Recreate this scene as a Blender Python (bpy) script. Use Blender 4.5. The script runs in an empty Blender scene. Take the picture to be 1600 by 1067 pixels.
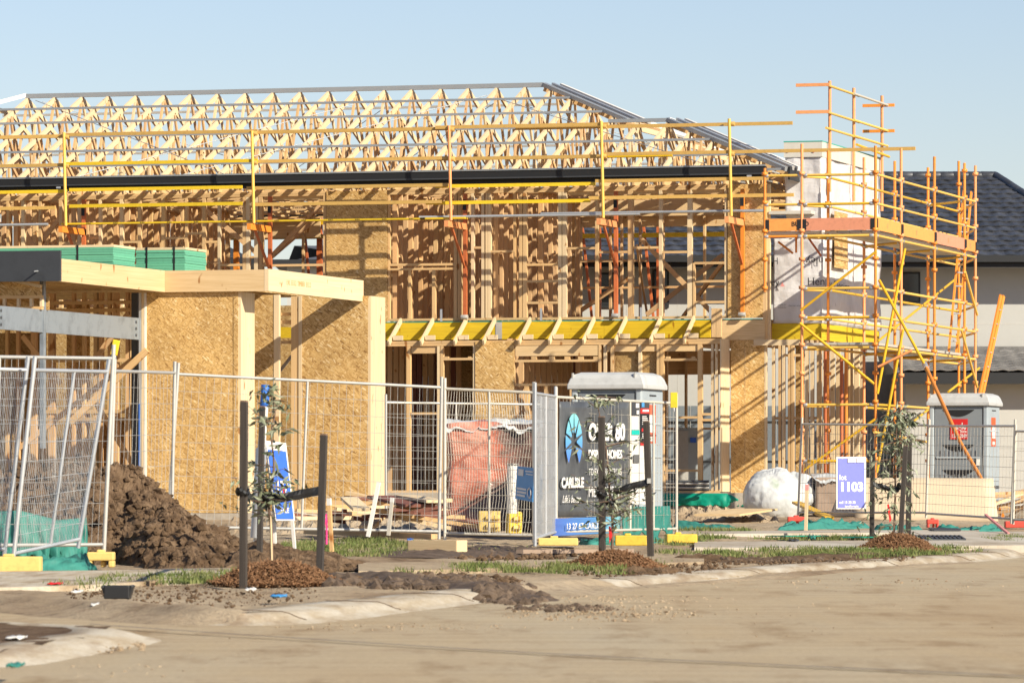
import bpy, bmesh, math, random
import numpy as np
from mathutils import Vector, Matrix, noise
random.seed(11); rng = np.random.default_rng(11)
R = math.radians
scene = bpy.context.scene
COL = scene.collection

# ------------------------------------------------------------------ camera, sky, sun, exposure
CAM_H, FPX, HOR = 0.88, 8000.0, 750.0        # eye height (m), focal length and horizon row in 1600 px picture units
cam_data = bpy.data.cameras.new('camera'); cam = bpy.data.objects.new('camera', cam_data); COL.objects.link(cam)
cam.location = (0, 0, CAM_H); cam.rotation_euler = (R(90), 0, 0)
cam_data.sensor_width = 36; cam_data.lens = 36 * FPX / 1600; cam_data.shift_y = (HOR - 533.5) / 1600
cam_data.clip_start = 0.5; cam_data.clip_end = 6000
cam_data.dof.use_dof = True; cam_data.dof.focus_distance = 84; cam_data.dof.aperture_fstop = 11
scene.camera = cam

SUN_EL, SUN_AZ = R(30), R(45)                 # azimuth: from straight behind the camera towards the right
to_sun = Vector((math.sin(SUN_AZ) * math.cos(SUN_EL), -math.cos(SUN_AZ) * math.cos(SUN_EL), math.sin(SUN_EL)))
world = bpy.data.worlds.new('World'); scene.world = world; world.use_nodes = True
wn = world.node_tree; sky = wn.nodes.new('ShaderNodeTexSky'); sky.sky_type = 'NISHITA'; sky.sun_disc = False
sky.sun_elevation = SUN_EL; sky.sun_rotation = math.atan2(to_sun.x, to_sun.y)
sky.altitude = 0; sky.air_density = 1.0; sky.dust_density = 0.45; sky.ozone_density = 3.6
tint = wn.nodes.new('ShaderNodeMixRGB'); tint.blend_type = 'MULTIPLY'; tint.inputs[0].default_value = 1.0; tint.inputs[2].default_value = (1.07, 0.945, 0.96, 1)
wn.links.new(sky.outputs[0], tint.inputs[1]); wn.links.new(tint.outputs[0], wn.nodes['Background'].inputs[0]); wn.nodes['Background'].inputs[1].default_value = 0.080
sd = bpy.data.lights.new('sun', 'SUN'); sd.energy = 4.6; sd.angle = R(0.5); sd.color = (1.0, 0.92, 0.76)
sun = bpy.data.objects.new('sun', sd); COL.objects.link(sun)
sun.rotation_euler = (-to_sun).to_track_quat('-Z', 'Y').to_euler(); sun.location = (20, 20, 40)
vs = scene.view_settings; vs.view_transform = 'Standard'; vs.look = 'None'; vs.exposure = 0.72; vs.gamma = 1; vs.use_curve_mapping = False
scene.cycles.use_denoising = True; scene.cycles.max_bounces = 8; scene.cycles.diffuse_bounces = 4; scene.cycles.transparent_max_bounces = 16

# ------------------------------------------------------------------ materials
MATS = {}
def srgb(r, g, b): return tuple(((c / 255 + 0.055) / 1.055) ** 2.4 if c > 10 else c / 255 / 12.92 for c in (r, g, b))
class NT:
    def __init__(s, name):
        s.m = bpy.data.materials.new(name); s.m.use_nodes = True; s.t = s.m.node_tree; s.b = s.t.nodes['Principled BSDF']; MATS[name] = s.m
    def n(s, t, **k):
        nd = s.t.nodes.new('ShaderNode' + t)
        for a, v in k.items():
            if a.startswith('i_'):
                a = a[2:]; nd.inputs[int(a) if a.isdigit() else a.replace('_', ' ')].default_value = v
            else: setattr(nd, a, v)
        return nd
    def l(s, a, b): s.t.links.new(a, b)
    def pos(s, scale=(1, 1, 1), rot=(0, 0, 0), kind='Position'):
        if kind == 'Position': o = s.n('NewGeometry').outputs['Position']
        else: o = s.n('TexCoord').outputs[kind]
        mp = s.n('Mapping'); mp.inputs['Scale'].default_value = scale; mp.inputs['Rotation'].default_value = rot
        s.l(o, mp.inputs['Vector']); return mp.outputs[0]
    def noise(s, vec, scale, detail=4, rough=0.6):
        nd = s.n('TexNoise'); nd.inputs['Scale'].default_value = scale; nd.inputs['Detail'].default_value = detail; nd.inputs['Roughness'].default_value = rough
        s.l(vec, nd.inputs['Vector']); return nd.outputs['Fac']
    def ramp(s, fac, stops):
        nd = s.n('ValToRGB'); e = nd.color_ramp.elements
        while len(e) < len(stops): e.new(0.5)
        for el, (p, c) in zip(e, stops): el.position = p; el.color = (c, c, c, 1) if isinstance(c, (int, float)) else tuple(c) + (1,)
        s.l(fac, nd.inputs[0]); return nd.outputs[0]
    def mix(s, fac, a, b, mode='MIX'):
        nd = s.n('MixRGB', blend_type=mode)
        for i, v in ((0, fac), (1, a), (2, b)):
            if isinstance(v, (int, float)): nd.inputs[i].default_value = v if i == 0 else (v, v, v, 1)
            elif isinstance(v, tuple): nd.inputs[i].default_value = tuple(v) + (1,)
            else: s.l(v, nd.inputs[i])
        return nd.outputs[0]
    def rand(s): return s.n('ObjectInfo').outputs['Random']
    def bump(s, h, strength=0.3, dist=0.01):
        nd = s.n('Bump'); nd.inputs['Strength'].default_value = strength; nd.inputs['Distance'].default_value = dist
        s.l(h, nd.inputs['Height']); s.l(nd.outputs[0], s.b.inputs['Normal'])
    def fin(s, col, rough=0.7, metal=0.0, spec=None):
        if isinstance(col, tuple): s.b.inputs['Base Color'].default_value = col + (1,)
        else: s.l(col, s.b.inputs['Base Color'])
        s.b.inputs['Roughness'].default_value = rough; s.b.inputs['Metallic'].default_value = metal
        if spec is not None: s.b.inputs['Specular IOR Level'].default_value = spec
        return s.m
def wood(name, lo, hi, var=0.35):
    m = NT(name); v = m.pos((7, 7, 1.2), kind='Object')
    nd = m.n('TexNoise', noise_dimensions='4D'); nd.inputs['Scale'].default_value = 3.0; nd.inputs['Detail'].default_value = 5
    m.l(v, nd.inputs['Vector']); mul = m.n('Math', operation='MULTIPLY', i_1=37.0); m.l(m.rand(), mul.inputs[0]); m.l(mul.outputs[0], nd.inputs['W'])
    c = m.ramp(nd.outputs['Fac'], [(0.3, lo), (0.68, hi)])
    tint = m.ramp(m.rand(), [(0, (0.78, 0.74, 0.70)), (0.5, (1, 1, 1)), (1, (1.0, 0.90, 0.74))])
    c = m.mix(var * 2, c, tint, 'MULTIPLY')
    kn = m.noise(m.pos((1, 1, 0.5)), 9, 1, 0.4); k = m.ramp(kn, [(0.70, 1.0), (0.76, (0.55, 0.38, 0.24))])
    c = m.mix(1.0, c, k, 'MULTIPLY'); m.bump(nd.outputs['Fac'], 0.15, 0.004); return m.fin(c, 0.72, spec=0.25)
wood('pine', (0.52, 0.33, 0.155), (0.70, 0.49, 0.255))
wood('pine_warm', (0.53, 0.33, 0.165), (0.69, 0.46, 0.25))
wood('pine_pale', (0.62, 0.47, 0.28), (0.74, 0.59, 0.38), 0.25)
wood('lvl', (0.58, 0.40, 0.20), (0.72, 0.53, 0.30), 0.15)
wood('lvl_yellow', (0.52, 0.35, 0.02), (0.68, 0.49, 0.025), 0.2)
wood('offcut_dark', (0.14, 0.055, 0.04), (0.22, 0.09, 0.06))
wood('stake_wood', (0.028, 0.024, 0.022), (0.085, 0.072, 0.062), 0.2)
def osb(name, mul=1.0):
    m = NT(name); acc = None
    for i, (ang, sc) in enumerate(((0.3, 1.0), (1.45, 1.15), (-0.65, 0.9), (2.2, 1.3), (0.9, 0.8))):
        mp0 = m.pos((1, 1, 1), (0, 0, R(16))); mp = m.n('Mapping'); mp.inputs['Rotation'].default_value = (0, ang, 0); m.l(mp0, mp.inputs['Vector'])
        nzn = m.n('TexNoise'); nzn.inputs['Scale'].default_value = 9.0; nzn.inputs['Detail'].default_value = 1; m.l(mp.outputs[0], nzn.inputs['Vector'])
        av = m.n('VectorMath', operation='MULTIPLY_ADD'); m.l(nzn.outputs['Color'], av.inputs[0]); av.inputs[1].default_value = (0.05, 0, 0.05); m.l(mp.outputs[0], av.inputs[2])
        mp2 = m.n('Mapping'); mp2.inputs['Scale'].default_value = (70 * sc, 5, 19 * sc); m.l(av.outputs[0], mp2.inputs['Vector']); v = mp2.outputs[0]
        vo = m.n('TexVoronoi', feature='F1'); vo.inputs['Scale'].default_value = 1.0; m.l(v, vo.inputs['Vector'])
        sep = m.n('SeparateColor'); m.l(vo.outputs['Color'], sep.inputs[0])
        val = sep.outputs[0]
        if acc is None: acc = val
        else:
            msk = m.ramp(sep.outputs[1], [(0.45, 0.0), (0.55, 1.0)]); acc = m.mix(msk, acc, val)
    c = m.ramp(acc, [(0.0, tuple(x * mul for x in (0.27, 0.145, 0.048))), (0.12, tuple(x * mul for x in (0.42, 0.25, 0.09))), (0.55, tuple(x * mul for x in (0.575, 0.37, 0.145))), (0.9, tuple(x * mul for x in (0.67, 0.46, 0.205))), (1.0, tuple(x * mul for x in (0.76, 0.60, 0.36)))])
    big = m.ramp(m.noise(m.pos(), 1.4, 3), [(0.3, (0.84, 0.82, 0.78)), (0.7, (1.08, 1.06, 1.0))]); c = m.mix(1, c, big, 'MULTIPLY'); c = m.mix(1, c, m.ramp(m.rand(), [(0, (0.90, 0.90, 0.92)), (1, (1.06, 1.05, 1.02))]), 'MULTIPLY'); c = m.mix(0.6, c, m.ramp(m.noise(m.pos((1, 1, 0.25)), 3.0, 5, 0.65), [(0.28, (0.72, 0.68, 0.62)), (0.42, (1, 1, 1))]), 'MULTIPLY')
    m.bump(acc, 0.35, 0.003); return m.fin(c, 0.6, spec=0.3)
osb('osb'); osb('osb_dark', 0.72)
def paint(name, col, rough=0.5, metal=0.0, wear=0.35, dark=0.55, scale=14, spec=None):
    m = NT(name); f = m.noise(m.pos(), scale, 6, 0.7)
    k = m.ramp(f, [(0.32, dark), (0.52, 1.0)]); c = m.mix(wear, tuple(col), k, 'MULTIPLY')
    t = m.ramp(m.rand(), [(0, (0.84, 0.84, 0.84)), (1, (1.06, 1.04, 1.0))]); c = m.mix(1.0, c, t, 'MULTIPLY')
    m.bump(f, 0.12, 0.003); return m.fin(c, rough, metal, spec)
paint('scaf_yellow', (0.72, 0.42, 0.018), 0.45); paint('scaf_yellow2', (0.80, 0.50, 0.10), 0.5)
paint('scaf_orange', (0.80, 0.27, 0.035), 0.45); paint('scaf_orange2', (0.82, 0.34, 0.13), 0.5); paint('scaf_red', (0.52, 0.14, 0.045), 0.5)
paint('toe_orange', (0.80, 0.33, 0.08), 0.6); paint('toe_pink', (0.66, 0.27, 0.16), 0.6)
paint('rail_timber', (0.60, 0.37, 0.10), 0.6); paint('rail_yellow', (0.78, 0.53, 0.02), 0.5)
paint('galv', (0.56, 0.58, 0.60), 0.42, 0.55, 0.5, 0.75, 6); paint('galv_dull', (0.50, 0.49, 0.46), 0.55, 0.35, 0.4, 0.7)
paint('galv_warm', (0.60, 0.56, 0.48), 0.55, 0.25, 0.4, 0.7)
paint('batten_steel', (0.33, 0.35, 0.37), 0.4, 0.3, 0.3, 0.85, 6); paint('steel_blue', (0.27, 0.31, 0.35), 0.5, 0.3, 0.8, 0.6, 3.5); paint('steel_dark', (0.055, 0.06, 0.068), 0.5, 0.2, 0.5, 0.6, 5)
paint('fascia_black', (0.010, 0.011, 0.013), 0.6, 0, 0.2); paint('fascia_edge', (0.32, 0.34, 0.36), 0.4, 0.3)
paint('green_board', (0.12, 0.40, 0.26), 0.6, 0, 0.35, 0.7, 20); paint('green_sheet', (0.0, 0.26, 0.17), 0.42, 0, 0.4, 0.6, 9); paint('green_cloth', (0.03, 0.20, 0.165), 0.7, 0, 0.6, 0.55, 10)
paint('block_yellow', (0.74, 0.50, 0.05), 0.55, 0, 0.5, 0.6, 18); paint('block_yellow_dusty', (0.70, 0.50, 0.16), 0.8, 0, 0.5, 0.65, 18); paint('block_red', (0.66, 0.07, 0.045), 0.55, 0, 0.4, 0.7, 14)
paint('black_plastic', (0.012, 0.012, 0.013), 0.5); paint('grey_plastic', (0.20, 0.225, 0.245), 0.5, 0, 0.35, 0.7, 3); paint('pale_plastic', (0.37, 0.42, 0.45), 0.5, 0, 0.35, 0.75, 3)
paint('roof_white', (0.45, 0.46, 0.46), 0.45, 0, 0.6, 0.72, 5); paint('white_paint', (0.74, 0.72, 0.68), 0.55, 0, 0.25, 0.8)
paint('red_sign', (0.66, 0.02, 0.018), 0.45); paint('orange_sign', (0.72, 0.10, 0.02), 0.45); paint('blue_sign', (0.035, 0.13, 0.60), 0.4, 0, 0.15); paint('blue_light', (0.06, 0.30, 0.66), 0.4, 0, 0.2); paint('lot_blue', (0.17, 0.19, 0.62), 0.5, 0, 0.15)
paint('teal_sign', (0.0, 0.42, 0.36), 0.5); paint('ink', (0.012, 0.013, 0.016), 0.6); paint('ink_grey', (0.12, 0.12, 0.12), 0.6, 0, 0.6); paint('text_white', (0.80, 0.78, 0.75), 0.55, 0, 0.15, 0.8); paint('pink_mark', (0.75, 0.30, 0.28), 0.6)
paint('pink_ribbon', (0.75, 0.03, 0.22), 0.5); paint('blue_tape', (0.03, 0.16, 0.60), 0.4)
paint('cream_wall', (0.47, 0.465, 0.44), 0.85, 0, 0.25, 0.85, 3); paint('glass_dark', (0.02, 0.025, 0.03), 0.08, 0, 0.2); paint('fence_steel', (0.17, 0.20, 0.23), 0.5, 0.1)
paint('ply', (0.66, 0.52, 0.35), 0.65, 0, 0.45, 0.8, 4); paint('cardboard', (0.36, 0.26, 0.19), 0.8, 0, 0.4, 0.75); paint('white_board', (0.70, 0.68, 0.64), 0.6)
paint('roof_far', (0.10, 0.105, 0.115), 0.6); paint('teal_edge', (0.05, 0.42, 0.33), 0.6)
paint('cap_sheet', (0.62, 0.59, 0.52), 0.65, 0, 0.4, 0.8, 4)
def tile_mat():
    m = NT('roof_tile'); f = m.noise(m.pos(), 9, 5); c = m.ramp(f, [(0.3, (0.028, 0.03, 0.036)), (0.7, (0.065, 0.068, 0.078))])
    t = m.ramp(m.rand(), [(0, 0.75), (1, 1.25)]); c = m.mix(1, c, t, 'MULTIPLY'); m.fin(c, 0.42)
    m = NT('roof_tile_pale'); f = m.noise(m.pos(), 9, 5); c = m.ramp(f, [(0.3, (0.13, 0.125, 0.12)), (0.7, (0.22, 0.21, 0.20))])
    t = m.ramp(m.rand(), [(0, 0.75), (1, 1.2)]); c = m.mix(1, c, t, 'MULTIPLY'); m.fin(c, 0.6)
tile_mat()
def wrap_mat():
    m = NT('house_wrap'); f = m.noise(m.pos((1, 1, 0.6)), 2.2, 5, 0.55); g = m.noise(m.pos((1, 1, 3)), 1.3, 3, 0.5)
    h = m.mix(0.5, f, g); m.bump(h, 0.8, 0.09)
    c = m.ramp(f, [(0.3, (0.52, 0.50, 0.495)), (0.7, (0.68, 0.66, 0.65))]); m.fin(c, 0.45)
    m = NT('bag_plastic'); f = m.noise(m.pos((3, 3, 1)), 2.5, 3, 0.5); m.bump(f, 0.4, 0.04)
    c = m.ramp(m.noise(m.pos(), 2.2, 3), [(0.35, (0.42, 0.43, 0.42)), (0.6, (0.58, 0.58, 0.565)), (0.75, (0.40, 0.47, 0.34))]); m.fin(c, 0.3)
    m.b.inputs['Subsurface Weight'].default_value = 0.0
    m = NT('film_wrap'); f = m.noise(m.pos((1, 1, 1.6)), 1.5, 6, 0.65); m.bump(m.noise(m.pos((1, 1, 2)), 9, 4), 0.6, 0.03)
    sx = m.n('SeparateXYZ'); m.l(m.n('TexCoord').outputs['Object'], sx.inputs[0]); mr_ = m.n('MapRange'); mr_.inputs['From Min'].default_value = -0.45; mr_.inputs['From Max'].default_value = 0.35; m.l(sx.outputs[0], mr_.inputs['Value']); ad = m.n('Math', operation='MULTIPLY_ADD'); m.l(mr_.outputs[0], ad.inputs[0]); ad.inputs[1].default_value = -0.30; ad.inputs[2].default_value = 0.16; ad2 = m.n('Math', operation='ADD'); m.l(ad.outputs[0], ad2.inputs[0]); m.l(f, ad2.inputs[1])
    c = m.ramp(ad2.outputs[0], [(0.34, (0.06, 0.036, 0.03)), (0.46, (0.20, 0.115, 0.09)), (0.56, (0.50, 0.16, 0.10)), (0.7, (0.66, 0.33, 0.24))]); m.fin(c, 0.28)
    m = NT('banner_cloth'); f = m.noise(m.pos((1, 1, 0.4)), 5, 4); m.bump(f, 0.4, 0.03)
    c = m.ramp(m.noise(m.pos(), 3, 5), [(0.3, (0.045, 0.048, 0.054)), (0.75, (0.10, 0.106, 0.112))]); m.fin(c, 0.45)
    m = NT('banner_foot'); sx = m.n('SeparateXYZ'); m.l(m.n('TexCoord').outputs['Generated'], sx.inputs[0])
    m.fin(m.ramp(sx.outputs[0], [(0, (0.06, 0.12, 0.42)), (0.6, (0.07, 0.22, 0.48)), (1, (0.18, 0.46, 0.50))]), 0.45)
    m = NT('emblem'); sx = m.n('SeparateXYZ'); m.l(m.n('TexCoord').outputs['Object'], sx.inputs[0])
    m.fin(m.ramp(sx.outputs[2], [(0.0, (0.07, 0.15, 0.62)), (0.5, (0.10, 0.32, 0.62)), (1.0, (0.22, 0.60, 0.58))]), 0.45)
wrap_mat()
def ground_mats():
    m = NT('road_dust'); p = m.pos()
    a = m.noise(m.pos((0.35, 0.05, 1)), 1.0, 5, 0.6); b = m.noise(m.pos((1.0, 0.22, 1)), 2.2, 6, 0.65); g = m.noise(p, 26, 6, 0.8)
    c = m.ramp(a, [(0.28, (0.39, 0.28, 0.165)), (0.42, (0.455, 0.35, 0.22)), (0.6, (0.46, 0.375, 0.255)), (0.78, (0.41, 0.35, 0.26))])
    c = m.mix(0.8, c, m.ramp(b, [(0.32, (0.66, 0.58, 0.49)), (0.47, (1, 1, 1)), (0.72, (1.05, 1.04, 1.0))]), 'MULTIPLY')
    st = m.noise(m.pos((0.12, 1.9, 1), (0, 0, 0.32)), 1.6, 4, 0.6); c = m.mix(0.35, c, m.ramp(st, [(0.4, (0.82, 0.76, 0.68)), (0.55, (1.04, 1.04, 1.04))]), 'MULTIPLY')
    
    sp = m.noise(m.pos((1, 0.3, 1)), 11, 3, 0.6); c = m.mix(0.6, c, m.ramp(sp, [(0.66, (1, 1, 1)), (0.74, (0.72, 0.66, 0.60))]), 'MULTIPLY')
    c = m.mix(0.7, c, m.ramp(g, [(0.3, 0.66), (0.7, 1.2)]), 'MULTIPLY'); m.bump(m.mix(0.5, b, g), 0.7, 0.03); m.fin(c, 0.9, spec=0.15)
    m = NT('verge_soil'); p = m.pos()
    a = m.noise(m.pos((0.5, 0.16, 1)), 1.0, 5, 0.62); b = m.noise(p, 5.5, 8, 0.72); g = m.noise(p, 42, 4, 0.7)
    c = m.ramp(a, [(0.30, (0.20, 0.135, 0.08)), (0.40, (0.34, 0.25, 0.16)), (0.52, (0.43, 0.335, 0.225)), (0.72, (0.48, 0.385, 0.27))])
    c = m.mix(0.85, c, m.ramp(b, [(0.30, (0.48, 0.42, 0.38)), (0.5, (1, 1, 1)), (0.75, (1.18, 1.14, 1.06))]), 'MULTIPLY')
    c = m.mix(0.5, c, m.ramp(g, [(0.3, 0.6), (0.7, 1.25)]), 'MULTIPLY'); m.bump(m.mix(0.5, b, g), 0.8, 0.05); m.fin(c, 0.95, spec=0.1)
    m = NT('clod'); p = m.pos(); b = m.noise(p, 7, 8, 0.7); g = m.noise(p, 40, 4, 0.7)
    c = m.ramp(b, [(0.3, (0.055, 0.033, 0.019)), (0.5, (0.135, 0.086, 0.051)), (0.72, (0.235, 0.16, 0.10))]); c = m.mix(0.5, c, m.ramp(g, [(0.3, 0.65), (0.7, 1.3)]), 'MULTIPLY')
    m.bump(m.mix(0.5, b, g), 0.8, 0.05); m.fin(c, 0.95, spec=0.1)
    m = NT('mud'); p = m.pos(); b = m.noise(p, 6, 8, 0.7)
    c = m.ramp(b, [(0.3, (0.065, 0.044, 0.03)), (0.55, (0.135, 0.094, 0.064)), (0.75, (0.22, 0.16, 0.11))]); m.bump(b, 0.8, 0.05); m.fin(c, 0.8, spec=0.25)
    m = NT('mulch'); p = m.pos((1, 1, 1)); b = m.noise(p, 30, 5, 0.7)
    c = m.ramp(b, [(0.3, (0.10, 0.048, 0.026)), (0.5, (0.25, 0.13, 0.066)), (0.72, (0.44, 0.27, 0.15))]); c = m.mix(1, c, m.ramp(m.rand(), [(0, 0.9), (1, 1.1)]), 'MULTIPLY'); m.bump(b, 0.9, 0.03); m.fin(c, 0.9, spec=0.1)
    m = NT('concrete'); p = m.pos(); a = m.noise(m.pos((0.8, 0.35, 1)), 1.2, 6, 0.65); g = m.noise(p, 30, 4, 0.7)
    c = m.ramp(a, [(0.3, (0.30, 0.235, 0.165)), (0.5, (0.44, 0.385, 0.31)), (0.7, (0.52, 0.475, 0.40))]); c = m.mix(0.4, c, m.ramp(g, [(0.3, 0.7), (0.7, 1.15)]), 'MULTIPLY'); m.bump(g, 0.3, 0.01); m.fin(c, 0.9, spec=0.15)
    m = NT('kerb_concrete'); p = m.pos(); a = m.noise(m.pos((1.6, 0.5, 1)), 1.6, 7, 0.7); g = m.noise(p, 34, 4, 0.7); s_ = m.noise(m.pos((3.2, 0.5, 4)), 1.2, 5, 0.6)
    c = m.ramp(a, [(0.30, (0.32, 0.235, 0.15)), (0.44, (0.45, 0.37, 0.265)), (0.56, (0.52, 0.455, 0.36)), (0.72, (0.57, 0.52, 0.43))]); c = m.mix(0.7, c, m.ramp(s_, [(0.36, (0.62, 0.52, 0.42)), (0.52, (1.02, 1.02, 1.0))]), 'MULTIPLY')
    c = m.mix(0.5, c, m.ramp(g, [(0.3, 0.65), (0.7, 1.18)]), 'MULTIPLY'); m.bump(m.mix(0.5, a, g), 0.6, 0.02); m.fin(c, 0.9, spec=0.15)
    m = NT('grass'); a = m.noise(m.pos(), 2.5, 4); c = m.ramp(a, [(0.35, (0.08, 0.115, 0.028)), (0.52, (0.13, 0.155, 0.045)), (0.68, (0.26, 0.225, 0.105))]); m.fin(c, 0.7, spec=0.2)
    m.b.inputs['Transmission Weight'].default_value = 0
    m = NT('leaf'); a = m.noise(m.pos(), 9, 2); c = m.ramp(a, [(0.3, (0.07, 0.085, 0.045)), (0.5, (0.17, 0.19, 0.11)), (0.7, (0.34, 0.35, 0.25))]); m.fin(c, 0.5, spec=0.4)
    m = NT('weed'); a = m.noise(m.pos(), 5, 2); c = m.ramp(a, [(0.35, (0.12, 0.19, 0.025)), (0.6, (0.30, 0.36, 0.05)), (0.72, (0.55, 0.48, 0.04))]); m.fin(c, 0.7, spec=0.2)
    m = NT('bark'); a = m.noise(m.pos((1, 1, 0.3)), 30, 4); c = m.ramp(a, [(0.3, (0.10, 0.06, 0.04)), (0.7, (0.24, 0.16, 0.11))]); m.fin(c, 0.85)
ground_mats()
def M(n): return MATS[n]

# ------------------------------------------------------------------ object helpers
WM = {}                                        # world matrix of every object made here
_cube = {}; _cyl = {}
def new_mesh(name, verts, faces, mat, smooth=False):
    me = bpy.data.meshes.new(name); me.from_pydata([tuple(v) for v in verts], [], faces); me.materials.append(M(mat))
    if smooth: me.polygons.foreach_set('use_smooth', [True] * len(me.polygons))
    return me
def cube_mesh(mat):
    if mat not in _cube:
        v = [(x, y, z) for x in (-.5, .5) for y in (-.5, .5) for z in (-.5, .5)]
        _cube[mat] = new_mesh('bar_' + mat, v, [(0, 1, 3, 2), (4, 6, 7, 5), (0, 4, 5, 1), (2, 3, 7, 6), (0, 2, 6, 4), (1, 5, 7, 3)], mat)
    return _cube[mat]
def cyl_mesh(mat, n=12):
    if mat not in _cyl:
        v = [(math.cos(2 * math.pi * i / n), math.sin(2 * math.pi * i / n), z) for z in (-.5, .5) for i in range(n)]
        f = [(i, (i + 1) % n, n + (i + 1) % n, n + i) for i in range(n)] + [tuple(range(n - 1, -1, -1)), tuple(range(n, 2 * n))]
        me = new_mesh('tube_' + mat, v, f, mat)
        for p in me.polygons: p.use_smooth = len(p.vertices) == 4
        _cyl[mat] = me
    return _cyl[mat]
def link(name, data, mw, parent=None):
    o = bpy.data.objects.new(name, data); COL.objects.link(o); o.matrix_basis = mw; WM[o] = mw.copy()
    if parent is not None: o.parent = parent; o.matrix_parent_inverse = WM[parent].inverted()
    return o
def tag(o, label, cat, group=None, kind=None):
    if label: o['label'] = label
    if cat: o['category'] = cat
    if group: o['group'] = group
    if kind: o['kind'] = kind
    return o
def thing(name, label, cat, loc, group=None): return tag(link(name, None, Matrix.Translation(loc)), label, cat, group)
def struct(o): o['kind'] = 'structure'; return o
def bar(name, p0, p1, w, h, mat, parent, up=(0, 0, 1)):
    """rectangular member from p0 to p1; w across, h along `up`"""
    p0 = Vector(p0); p1 = Vector(p1); z = p1 - p0; L = z.length; z.normalize(); up = Vector(up)
    if abs(z.dot(up)) > 0.98: up = Vector((math.sin(A), math.cos(A), 0))
    x = up.cross(z).normalized(); y = z.cross(x)
    m = Matrix((x * w, y * h, z * L)).transposed().to_4x4(); m.translation = (p0 + p1) / 2
    return link(name, cube_mesh(mat), m, parent)
def tube(name, p0, p1, r, mat, parent):
    p0 = Vector(p0); p1 = Vector(p1); z = p1 - p0; L = z.length; q = z.to_track_quat('Z', 'Y').to_matrix()
    m = (q @ Matrix.Diagonal((r, r, L))).to_4x4(); m.translation = (p0 + p1) / 2
    return link(name, cyl_mesh(mat), m, parent)
def mesh_obj(name, verts, faces, mat, parent=None, origin=None, smooth=False):
    o = Vector(origin) if origin is not None else Vector(verts[0])
    return link(name, new_mesh(name, [Vector(v) - o for v in verts], faces, mat, smooth), Matrix.Translation(o), parent)
class MB:
    """collects simple shapes into one mesh"""
    def __init__(s): s.v = []; s.f = []
    def add(s, v, f): n = len(s.v); s.v += [Vector(x) for x in v]; s.f += [tuple(i + n for i in q) for q in f]
    def stick(s, p0, p1, r, n=4, r1=None):
        p0 = Vector(p0); p1 = Vector(p1); q = (p1 - p0).to_track_quat('Z', 'Y').to_matrix(); r1 = r if r1 is None else r1
        ring = [q @ Vector((math.cos(2 * math.pi * i / n), math.sin(2 * math.pi * i / n), 0)) for i in range(n)]
        s.add([p0 + a * r for a in ring] + [p1 + a * r1 for a in ring], [(i, (i + 1) % n, n + (i + 1) % n, n + i) for i in range(n)])
    def path(s, pts, r, n=6):
        for a, b in zip(pts, pts[1:]): s.stick(a, b, r, n)
    def box(s, c, size, mtx=None):
        mtx = mtx or Matrix.Identity(3); c = Vector(c)
        s.add([c + mtx @ Vector((x * size[0] / 2, y * size[1] / 2, z * size[2] / 2)) for x in (-1, 1) for y in (-1, 1) for z in (-1, 1)],
              [(0, 1, 3, 2), (4, 6, 7, 5), (0, 4, 5, 1), (2, 3, 7, 6), (0, 2, 6, 4), (1, 5, 7, 3)])
    def out(s, name, mat, parent=None, origin=None, smooth=False): return mesh_obj(name, s.v, s.f, mat, parent, origin, smooth)
def bevel(o, w=0.02, seg=2):
    md = o.modifiers.new('bevel', 'BEVEL'); md.width = w; md.segments = seg; md.limit_method = 'ANGLE'; return o
def P(px, py, d): return Vector(((px - 800) / FPX * d, d, CAM_H + (HOR - py) / FPX * d))
# axes of the house: u along its long front (to the right), v away from the street
A = R(16); UX, UY, VX, VY = math.cos(A), -math.sin(A), math.sin(A), math.cos(A)
X0, Y0 = (1197 - 800) / FPX * 97.5, 97.5
U3, V3 = Vector((UX, UY, 0)), Vector((VX, VY, 0))
def hw(u, v, z): return Vector((X0 + u * UX + v * VX, Y0 + u * UY + v * VY, z))
def ux(px, v): k = (px - 800) / FPX; return (k * (Y0 + v * VY) - X0 - v * VX) / (UX - k * UY)
def vx(px, u): k = (px - 800) / FPX; return (k * (Y0 + u * UY) - X0 - u * UX) / (VX - k * VY)
def zp(py, u, v): return CAM_H + (HOR - py) / FPX * (Y0 + u * UY + v * VY)
HROT = Matrix(((UX, VX, 0), (UY, VY, 0), (0, 0, 1)))
def HB(name, u0, u1, v0, v1, z0, z1, mat, parent):
    """box aligned with the house; grain runs along the longest side"""
    d = [abs(u1 - u0), abs(v1 - v0), abs(z1 - z0)]; ax = [U3, V3, Vector((0, 0, 1))]; k = d.index(max(d)); i, j = (k + 1) % 3, (k + 2) % 3
    m = Matrix((ax[i] * d[i], ax[j] * d[j], ax[k] * d[k])).transposed().to_4x4(); m.translation = hw((u0 + u1) / 2, (v0 + v1) / 2, (z0 + z1) / 2)
    return link(name, cube_mesh(mat), m, parent)
_fonts = {}
def text(name, s, origin, xdir, ydir, size, mat, parent, align='LEFT', bold=0.0, shear=0.0, lift=0.006, width=None):
    cu = bpy.data.curves.new('t', 'FONT'); cu.body = s; cu.size = 1.0; cu.align_x = align; cu.offset = bold; cu.shear = shear
    cu.resolution_u = 3; ob = bpy.data.objects.new('t', cu); me = bpy.data.meshes.new_from_object(ob); bpy.data.objects.remove(ob); bpy.data.curves.remove(cu)
    me.name = name; me.materials.clear(); me.materials.append(M(mat))
    x = Vector(xdir).normalized(); y = Vector(ydir).normalized(); n = x.cross(y)
    xs = size
    if width:
        c = [v.co.x for v in me.vertices]; xs = width / max(1e-6, max(c) - min(c))
    m = Matrix((x * xs, y * size, n * size)).transposed().to_4x4(); m.translation = Vector(origin) + n * lift
    return link(name, me, m, parent)
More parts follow.
